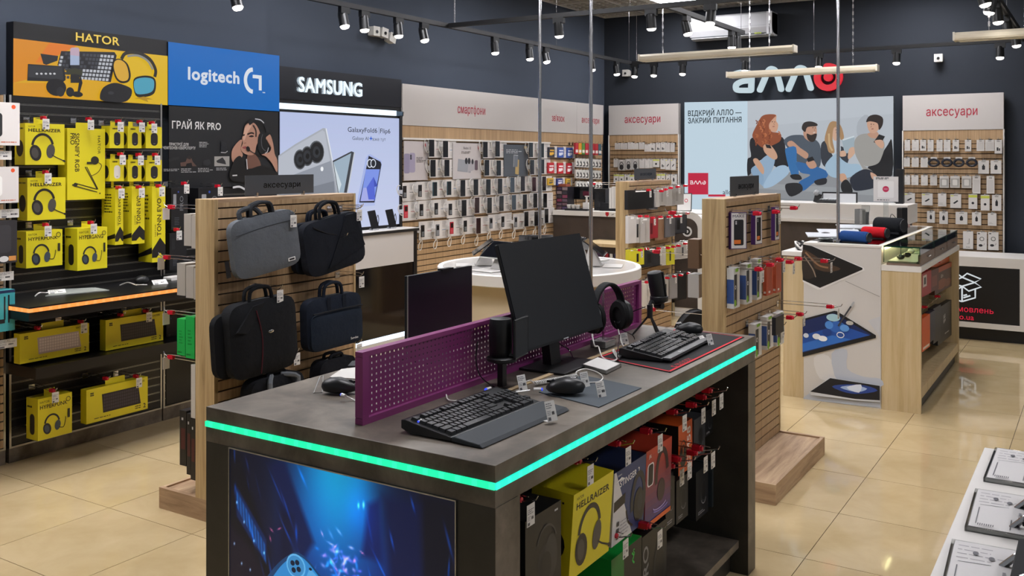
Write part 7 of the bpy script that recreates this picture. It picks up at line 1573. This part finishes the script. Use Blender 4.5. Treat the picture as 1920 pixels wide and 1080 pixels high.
# ---- low maple display between desk and case stand
t = thing('low_display', 'low pale wooden display top glimpsed behind the round table', 'table', (8.48, 4.1, 0)); zz = onx(1140, 458, 8.48).z
part('top', G().box(0, .5, -.25, .45, zz - .03, zz), 'maple', t); part('body', G().box(.03, .47, -.2, .4, 0, zz - .03), 'umber', t)
for k in range(5):
    px = 1122 + 8 * k; q = onx(px, 470, 8.44); tag(part('cable_pack', G(('#3a2a44', '#4a2f2a', '#8a2028', '#b9b5b0', '#30304a')[k]).box(-.03, .03, 0, .01, 0, .13), 'card', None, (8.44, q.y, zz - .22), (0, 0, RZX)), '%s small pack hanging on the low pale wooden display' % ('violet', 'brown', 'red', 'white', 'navy')[k], 'package')
# ---- left desk in the corner
DX = 9.0; zd = onx(1100, 396, DX).z
t = thing('service_desk', 'corner desk with white top and dark panelled front', 'desk', (DX, 0, 0)); part('top', G().box(-.02, .6, 3.95, 5.12, zd - .05, zd), 'white', t); part('front_panel', G().box(0, .03, 3.97, 5.12, 0, zd - .05), 'umber', t); part('side_panel', G().box(.03, .58, 3.97, 4.0, 0, zd - .05), 'umber', t)
yc, z, w, h = xbox(1034, 350, 1064, 394, DX + .1); t = thing('drawer_organizer', 'smoky drawer organizer full of small parts on the corner desk', 'organizer', (DX + .1, yc, zd), RZX); h = onx(1049, 350, DX + .1).z - zd
part('shell', G('#1c1a20').box(-w / 2, w / 2, .005, .16, 0, h), 'satin', t)
for i in range(3):
    for j in range(6): part('drawer', G(('#5c4a58', '#7a3a52', '#3b3640', '#8a7a80', '#4a3a58', '#6a5058')[(i * 5 + j * 7) % 6]).box(-w / 2 + w * (i / 3) + .004, -w / 2 + w * ((i + 1) / 3) - .004, -.004, .01, h * j / 6 + .005, h * (j + 1) / 6 - .005), 'gloss', t)
part('lid', G('#8a4a3a').box(-w * .45, w * .4, 0, .1, h, h + .03), 'satin', t)
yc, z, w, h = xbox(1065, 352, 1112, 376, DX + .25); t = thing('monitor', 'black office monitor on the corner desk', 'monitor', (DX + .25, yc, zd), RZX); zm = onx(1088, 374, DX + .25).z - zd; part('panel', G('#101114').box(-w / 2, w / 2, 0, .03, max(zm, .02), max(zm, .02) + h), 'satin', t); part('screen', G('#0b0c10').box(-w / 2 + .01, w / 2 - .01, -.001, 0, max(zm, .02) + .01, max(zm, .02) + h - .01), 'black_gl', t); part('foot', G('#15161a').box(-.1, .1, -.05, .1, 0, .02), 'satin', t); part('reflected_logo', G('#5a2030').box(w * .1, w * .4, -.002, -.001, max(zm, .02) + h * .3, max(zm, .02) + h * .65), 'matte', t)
for k in range(3): 
    q = onx(1069 + 8 * k, 384, DX + .08); tt = thing('paper_cup', 'small white cup, %s of three on the corner desk' % ('left', 'middle', 'right')[k], 'cup', (DX + .06, q.y, zd + .03 - .03)); part('cup', G('#cfccc8').lathe([(.018, 0), (.026, .06), (.027, .062), (.024, .062)], (0, 0, 0), None, 14), 'satin', tt, smooth=True)
    part('rim', G('#d8d5d1').lathe([(.0265, .058), (.028, .06), (.0265, .063)], (0, 0, 0), None, 14), 'satin', tt)
q = onx(1080, 391, DX + .02); tt = thing('keyboard_tray', 'slim black tray on the corner desk edge', 'tray', (DX + .02, q.y, zd), RZX); part('tray', G('#141518').box(-.14, .14, -.0, .1, 0, .02), 'satin', tt, bevel=.004)
q = onx(1098, 380, DX + .05); tt = thing('pump_bottle', 'white pump bottle on the corner desk', 'bottle', (DX + .05, q.y, zd), RZX); part('bottle', G('#d5d2ce').box(-.035, .035, 0, .05, 0, .09), 'satin', tt, bevel=.01); part('pump', G('#cdcac6').cyl((0, .025, .09), (0, .025, .15), .012, None, 10).box(-.02, .03, .018, .032, .15, .162), 'satin', tt)
yc, z, w, h = xbox(1114, 352, 1135, 394, DX + .2); tt = thing('desktop_case', 'black computer case beside the chrome pole on the corner desk', 'computer', (DX + .2, yc, zd), RZX); part('case', G('#141518').box(-w / 2, w / 2, 0, .2, 0, onx(1120, 354, DX + .2).z - zd), 'satin', tt, bevel=.01); part('front', G('#1c1d21').box(-w / 2 + .01, w / 2 - .01, -.004, 0, .02, .2), 'gloss', tt)
for k in range(3): q = onx(1140 + k, 392 - 6 * k, DX + .15); tag(part('black_folder', G('#17181c').box(-.1, .1, 0, .2, 0, .028), 'matte', None, (DX + .15, q.y, zd + .029 * k), (0, 0, RZX + .06 * k), bevel=.008), 'black folder, %s in the stack on the corner desk' % ('bottom', 'middle', 'top')[k], 'folder')
q = onx(1140, 403, DX - .03); tt = thing('label_holder', 'white label strip with red arrow on the corner desk edge', 'label', (DX - .03, q.y, zd - .05), RZX); g = G('#d5d2ce').box(-.09, .09, 0, .004, 0, .05); g.frame((-.09, 0, 0)); g.poly([(.06, .05), (.1, .05), (.1, .02), (.08, -.0), (.06, .02)], '#b3202c'); g.line([(.13, .02), (.16, .03)], .006, '#333333'); part('card', g, 'card', tt)
# ================================================================ round table with tablets
RX, RY, RR, RZ = 5.687, 3.35, .707, .95
t = thing('round_table', 'round white topped table with cream drum base', 'table', (RX, RY, 0))
part('drum', G().lathe([(.58, 0), (.58, RZ - .08)], (0, 0, 0), None, 64), 'cream', t, smooth=True); part('top_ring', G().lathe([(RR - .02, RZ - .08), (RR, RZ - .072), (RR, RZ - .006), (RR - .006, RZ), (RR - .03, RZ), (RR - .035, RZ - .006), (.1, RZ - .006)], (0, 0, 0), None, 72), 'white', t, smooth=True)
part('inlay', G().lathe([(RR - .036, RZ - .006), (RR - .038, RZ - .003)], (0, 0, 0), None, 72), plain('white_marble', '#c4c1be', .12, mottle=.12, scale=9), t)
def easel_tablet(label, ang, rad, w=.25, col='#15161a', rz=None, lift=0):
    x = RX + rad * math.cos(ang); y = RY + rad * math.sin(ang)
    t = thing('tablet', label, 'tablet', (x, y, RZ), rz if rz is not None else ang + math.pi / 2)
    part('stand', G('#c9c6c2').add([(-.05, -.06, 0), (.05, -.06, 0), (.05, .06, 0), (-.05, .06, 0), (-.03, .0, .12), (.03, .0, .12), (.03, .03, .13), (-.03, .03, .13)], [(3, 2, 1, 0), (0, 1, 5, 4), (1, 2, 6, 5), (2, 3, 7, 6), (3, 0, 4, 7), (4, 5, 6, 7)]), 'satin', t, bevel=.006)
    s = part('slate', G(col).box(-w / 2, w / 2, -.085, .085, 0, .008), 'gloss', t, (0, -.01, .125), (.62, 0, 0), bevel=.003); part('screen', G('#0b0c10').box(-w / 2 + .008, w / 2 - .008, -.078, .078, .008, .0085), 'black_gl', s); part('rim', G('#b9bbbe').box(-w / 2 - .001, w / 2 + .001, -.087, -.084, .0, .008), 'alu', s)
    part('cord', G('#d6d3cf').tube([(0, .05, .02), (.04, .09, .006), (.1, .08, .004), (.12, .12, .004)], .004, None, 5, smooth=4), 'satin', t)
    part('spec_card', G('#bdbab7').box(-.1, .1, -.2, -.07, 0, .003), 'card', t)
    return t
TA = [(-2.35, 'front left'), (-1.2, 'front right'), (-.35, 'right'), (.6, 'rear right'), (2.2, 'rear left'), (2.95, 'left')]
for a, nm in TA: easel_tablet('black tablet on a white easel, %s of the round table' % nm, a, .38)
# ================================================================ chrome poles
def pole(label, x, y, z0):
    t = thing('chrome_pole', label, 'pole', (x, y, z0)); part('tube', G().cyl((0, 0, 0), (0, 0, CEIL - z0), .0115, None, 16), 'chrome', t, smooth=True); part('flange', G().cyl((0, 0, 0), (0, 0, .012), .04, None, 20), 'chrome', t); part('ceiling_flange', G().cyl((0, 0, CEIL - z0 - .012), (0, 0, CEIL - z0), .04, None, 20), 'chrome', t)
pole('chrome pole rising from the middle of the round table', RX + .01, RY - .0, RZ)
pole('chrome pole just in front of the round table', 5.2, 2.692, 0)
q = onz(1571.5, 453, 1.10); pole('chrome pole rising from the tablet counter', q.x, q.y, 1.10)
# ================================================================ chair in the aisle
t = thing('aisle_chair', 'black round backed chair behind the far end of the gaming table', 'chair', (5.69, 2.2, 0), -.5)
g = G('#141417'); n = 18; pts = [(.18 * math.cos(math.pi * i / n), .50 + .225 * math.sin(math.pi * i / n)) for i in range(n + 1)] + [(-.13, .46), (.13, .46)]; part('backrest', g.prism(pts, -.02, .02), 'matte', t, bevel=.01); part('seat', G('#141417').lathe([(.17, .42), (.2, .43), (.2, .455), (.17, .465)], (0, .2, 0), None, 28), 'matte', t, smooth=True)
for sx in (-1, 1):
    for sy in (.05, .36): part('leg', G('#55565a').tube([(sx * .13, sy, .42), (sx * .18, sy + (-.05 if sy < .2 else .05), .0)], .011, None, 8), 'chrome', t)
    part('back_strut', G('#55565a').tube([(sx * .08, .08, .43), (sx * .08, .0, .5)], .01, None, 8), 'chrome', t)
# ================================================================ near white counter, bottom right
NZ = .95
t = thing('near_counter', 'white counter top with price sheets at the bottom right corner', 'counter', (0, 0, 0)); part('top', G().box(.9, 2.672, -.45, .262, NZ - .03, NZ), 'white', t, bevel=.002); part('body', G().box(.95, 2.63, -.42, .22, 0, NZ - .03), 'white', t)
for k, (xa, xb) in enumerate(((2.385, 2.655), (2.05, 2.30), (1.72, 1.97))):
    tt = thing('price_sheet_holder', 'clear holder with printed price sheet, %s on the near white counter' % ('farthest', 'middle', 'nearest')[k], 'sheet holder', (xa, .236, NZ), -math.pi / 2 + (.0, .03, .05)[k])
    w = xb - xa; H2 = .20
    # local x runs to -y, local y runs to +x
    part('block', G().box(0, H2, 0, w, 0, .009), 'acrylic', tt); part('core', G('#d8d6d2').box(.004, H2 - .004, .004, w - .004, .001, .0085), 'card', tt)  # core is added to stand in for light caught in the clear sides
    g = G('#cfcccb').box(.006, H2 - .004, .006, w - .006, .0092, .0098); g.frame((.006, .006, .0098), (1, 0, 0), (0, 1, 0), (0, 0, 1)); W2 = H2 - .01; D2 = w - .012
    g.micro(W2 * .04, D2 * .62, W2 * .5, D2 * .95, 4, '#9a979a', 3, .2); g.line([(W2 * .06, D2 * .58), (W2 * .34, D2 * .6)], .0018, '#55555a'); g.line([(W2 * .06, D2 * .08), (W2 * .06, D2 * .5)], .0018, '#55555a'); g.line([(W2 * .38, D2 * .05), (W2 * .38, D2 * .3)], .0018, '#55555a'); g.line([(W2 * .62, D2 * .55), (W2 * .62, D2 * .95)], .0018, '#55555a')
    for i in range(5):
        for j in range(4): g.rect(W2 * (.44 + .1 * i), D2 * (.1 + .11 * j), W2 * (.465 + .1 * i), D2 * (.17 + .11 * j), ('#7a777c', '#b0616a', '#7a777c', '#8d8a8e', '#66646a')[i]); g.k -= 1
    for i, j in ((.2, .78), (.34, .72), (.5, .8), (.46, .66)): g.oval(W2 * i, D2 * j, .005, .009, '#55555c', 10)
    g.k += 2; g.text('Samsung Tab A9', W2 * .72, D2 * .92, .014, '#3a3a40', .01, w=D2 * .4, rot=-math.pi / 2); g.rects([(W2 * (.08 + .02 * i), D2 * .02, W2 * (.09 + .02 * i), D2 * .07) for i in range(8)], '#44444a')
    part('sheet', g, 'card', tt)
    q = thing('tablet', 'black tablet at the right picture edge, %s on the near white counter' % ('farthest', 'middle', 'nearest')[k], 'tablet', ((xa + xb) / 2 - .02, 0.05 if k == 0 else .13, NZ), -math.pi / 2); part('slate', G('#0d0e12').box(-.0, .18, -.12, .12, .035, .043), 'matte', q, rot=(0, -.12, 0), bevel=.003); part('prop', G('#c4c6c9').box(0, .05, -.04, .04, 0, .03), 'acrylic', q); 
    for s in (-.06, .06): part('clamp', G('#a9abad').tube([(-.03, s, .004), (-.005, s, .03), (.02, s, .045)], .006, None, 6), 'chrome', q)
# ================================================================ tracks, spots, hanging lamps
TZ = 2.745
def track(label, a, b):
    a = Vector(a); b = Vector(b); d = b - a; L = d.length
    t = thing('lighting_track', label, 'track', a, math.atan2(d.y, d.x)); part('rail', G().box(0, L, -.018, .018, 0, .034), 'blackmetal', t); part('conductor_slot', G('#050506').box(0, L, -.006, .006, -.001, .0), 'matte', t)
    n = max(2, int(L / 1.6))
    for k in range(n + 1): x = min(L - .05, max(.05, L * k / n)); part('hanger_wire', G().cyl((x, 0, .034), (x, 0, CEIL - TZ), .0018, None, 5), 'chrome', t)
    return t
track('black lighting track running along the left wall', (1.2, 4.5, TZ), (9.66, 4.5, TZ)); track('black lighting track along the back wall', (9.66, 4.48, TZ), (9.66, -1.5, TZ))
track('black cross track joining the left wall track', (6.19, 4.48, TZ), (6.19, 1.3, TZ)); track('short black track branching off above the case stand', (6.21, 2.62, TZ), (7.87, 2.62, TZ)); track('black lighting track at the upper right of the picture', (4.2, .62, TZ), (9.64, .62, TZ))
def spot(label, x, y, rz, tilt, k=1.):
    """adapter under the track, bracket and can; rz: way the can leans, tilt from straight down"""
    t = thing('track_spotlight', label, 'spotlight', (x, y, TZ), rz, 'track spotlights')
    if 's' not in _hook:
        a = part('adapter', G('#101113').box(-.045, .045, -.016, .016, -.045, 0), 'satin', t, bevel=.003)
        b = part('bracket', G('#101113').box(-.028, -.022, -.008, .008, -.11, -.04).box(.022, .028, -.008, .008, -.11, -.04), 'satin', t)
        c = part('can', G('#0e0f11').lathe([(.018, .075), (.03, .072), (.034, .05), (.035, -.02), (.037, -.03), (.033, -.03), (.031, -.022), (.0, -.022)], (0, 0, 0), None, 18), 'satin', t, (0, 0, -.105), (tilt, 0, 0), smooth=True)
        l = part('lens', G().lathe([(.033, -.026), (.0325, -.034), (.026, -.044), (.012, -.049)], (0, 0, 0), None, 18), glow('#fff4ea', 9), c, smooth=True)
        _hook['s'] = (a, b, c, l)
    else:
        a, b, c, l = _hook['s']; like(a, t); like(b, t); c2 = like(c, t, None, (tilt, 0, 0)); like(l, c2); c = c2
    L = bpy.data.lights.new('spot_beam', 'SPOT'); L.energy = SPOT_W * k; L.spot_size = math.radians(110); L.spot_blend = .75; L.shadow_soft_size = .03; L.color = (1, .975, .95)
    o = bpy.data.objects.new('spot_beam', L); COL.objects.link(o); o.parent = c; o.location = (0, 0, -.054)
    return t
def on_track(px, axis, val):
    if axis == 'x': p = ony(px, 60, val); return p.x, val
    p = onx(px, 60, val); return val, p.y
k = 0
T1 = [645, 683, 747, 795, 928, 993, 1024, 1110, 1156]
for i, px in enumerate(T1): x, y = on_track(px, 'x', 4.5); spot('black track spotlight, %s from left along the left wall track' % ORD[i], x, y, 0, -.12 if i % 3 else -.25)
for i, x in enumerate((1.9, 2.6, 3.3, 4.0)): spot('unseen black track spotlight above the %s, over the frame' % ('left picture edge', 'white router cartons', 'yellow sign', 'blue sign')[i], x, 4.5, 0, -.3, 1.7)  # two nearest spots added, all four boosted to brighten the left floor
for i, px in enumerate((1190, 1226, 1280, 1397, 1535, 1681, 1875)): x, y = on_track(px, 'y', 9.66); spot('black track spotlight, %s from left along the back wall track' % ORD[i], x, y, RZX, -.15)
for i, px in enumerate((1048, 1221, 1332)): x, y = on_track(px, 'y', 6.19); spot('black track spotlight, %s from left on the cross track' % ORD[i], x, y, RZX, .15 if i < 2 else -.25)
for i, px in enumerate((1288, 1372, 1382)): x, y = on_track(px, 'x', 2.62); spot('black track spotlight, %s from left on the short branching track' % ORD[i], x, y, math.pi, .25 if i == 0 else .0)
for i, x in enumerate((5.9, 6.3, 6.65, 7.15, 7.9, 8.7)): spot('black track spotlight, %s from near end on the upper right track' % ORD[i], x, .62, math.pi, (.2, .25, -.2, .1, .1, .1)[i], .45)
def linear(label, x, y0, y1, z):
    t = thing('linear_lamp', label, 'hanging lamp', (x, y0, z), RZX); L = y0 - y1
    pr = [(-.045, 0), (.045, 0), (.05, .012), (.05, .032), (.032, .05), (-.032, .05), (-.05, .032), (-.05, .012)]; n = len(pr)
    part('housing', G('#d4cab4').add([(0, a, b) for a, b in pr] + [(L, a, b) for a, b in pr], [tuple(range(n)), tuple(range(2 * n - 1, n - 1, -1))] + [(i, n + i, n + (i + 1) % n, (i + 1) % n) for i in range(n)]), 'satin', t)
    for a, b in ((-.012, 0), (L, L + .012)): part('end_cap', G('#dcd5c6').box(a, b, -.05, .05, -.002, .052), 'satin', t, bevel=.004)
    part('diffuser', G('#d8d0bc').box(.02, L - .02, -.036, .036, -.006, 0), 'satin', t)
    for s in (.15, .85):
        g = G()
        for i in range(int((CEIL - z - .05) / .028)): zz = .05 + .028 * i; w = .006; g.box(s * L - (w if i % 2 else .0016), s * L + (w if i % 2 else .0016), -(.0016 if i % 2 else w), (.0016 if i % 2 else w), zz, zz + .03)
        part('chain', g, 'chrome', t)
linear('long beige hanging lamp, nearer and higher, before the air conditioner', 6.9, onx(1203, 108, 6.9).y, onx(1489, 92, 6.9).y, onx(1203, 115, 6.9).z)
linear('long beige hanging lamp crossing in front of the shop logo', 8.1, onx(1367, 143, 8.1).y, onx(1644, 132, 8.1).y, onx(1367, 146, 8.1).z)
linear('long beige hanging lamp cut by the right picture edge', 6.5, onx(1792, 70, 6.5).y, -.45, onx(1792, 77, 6.5).z)
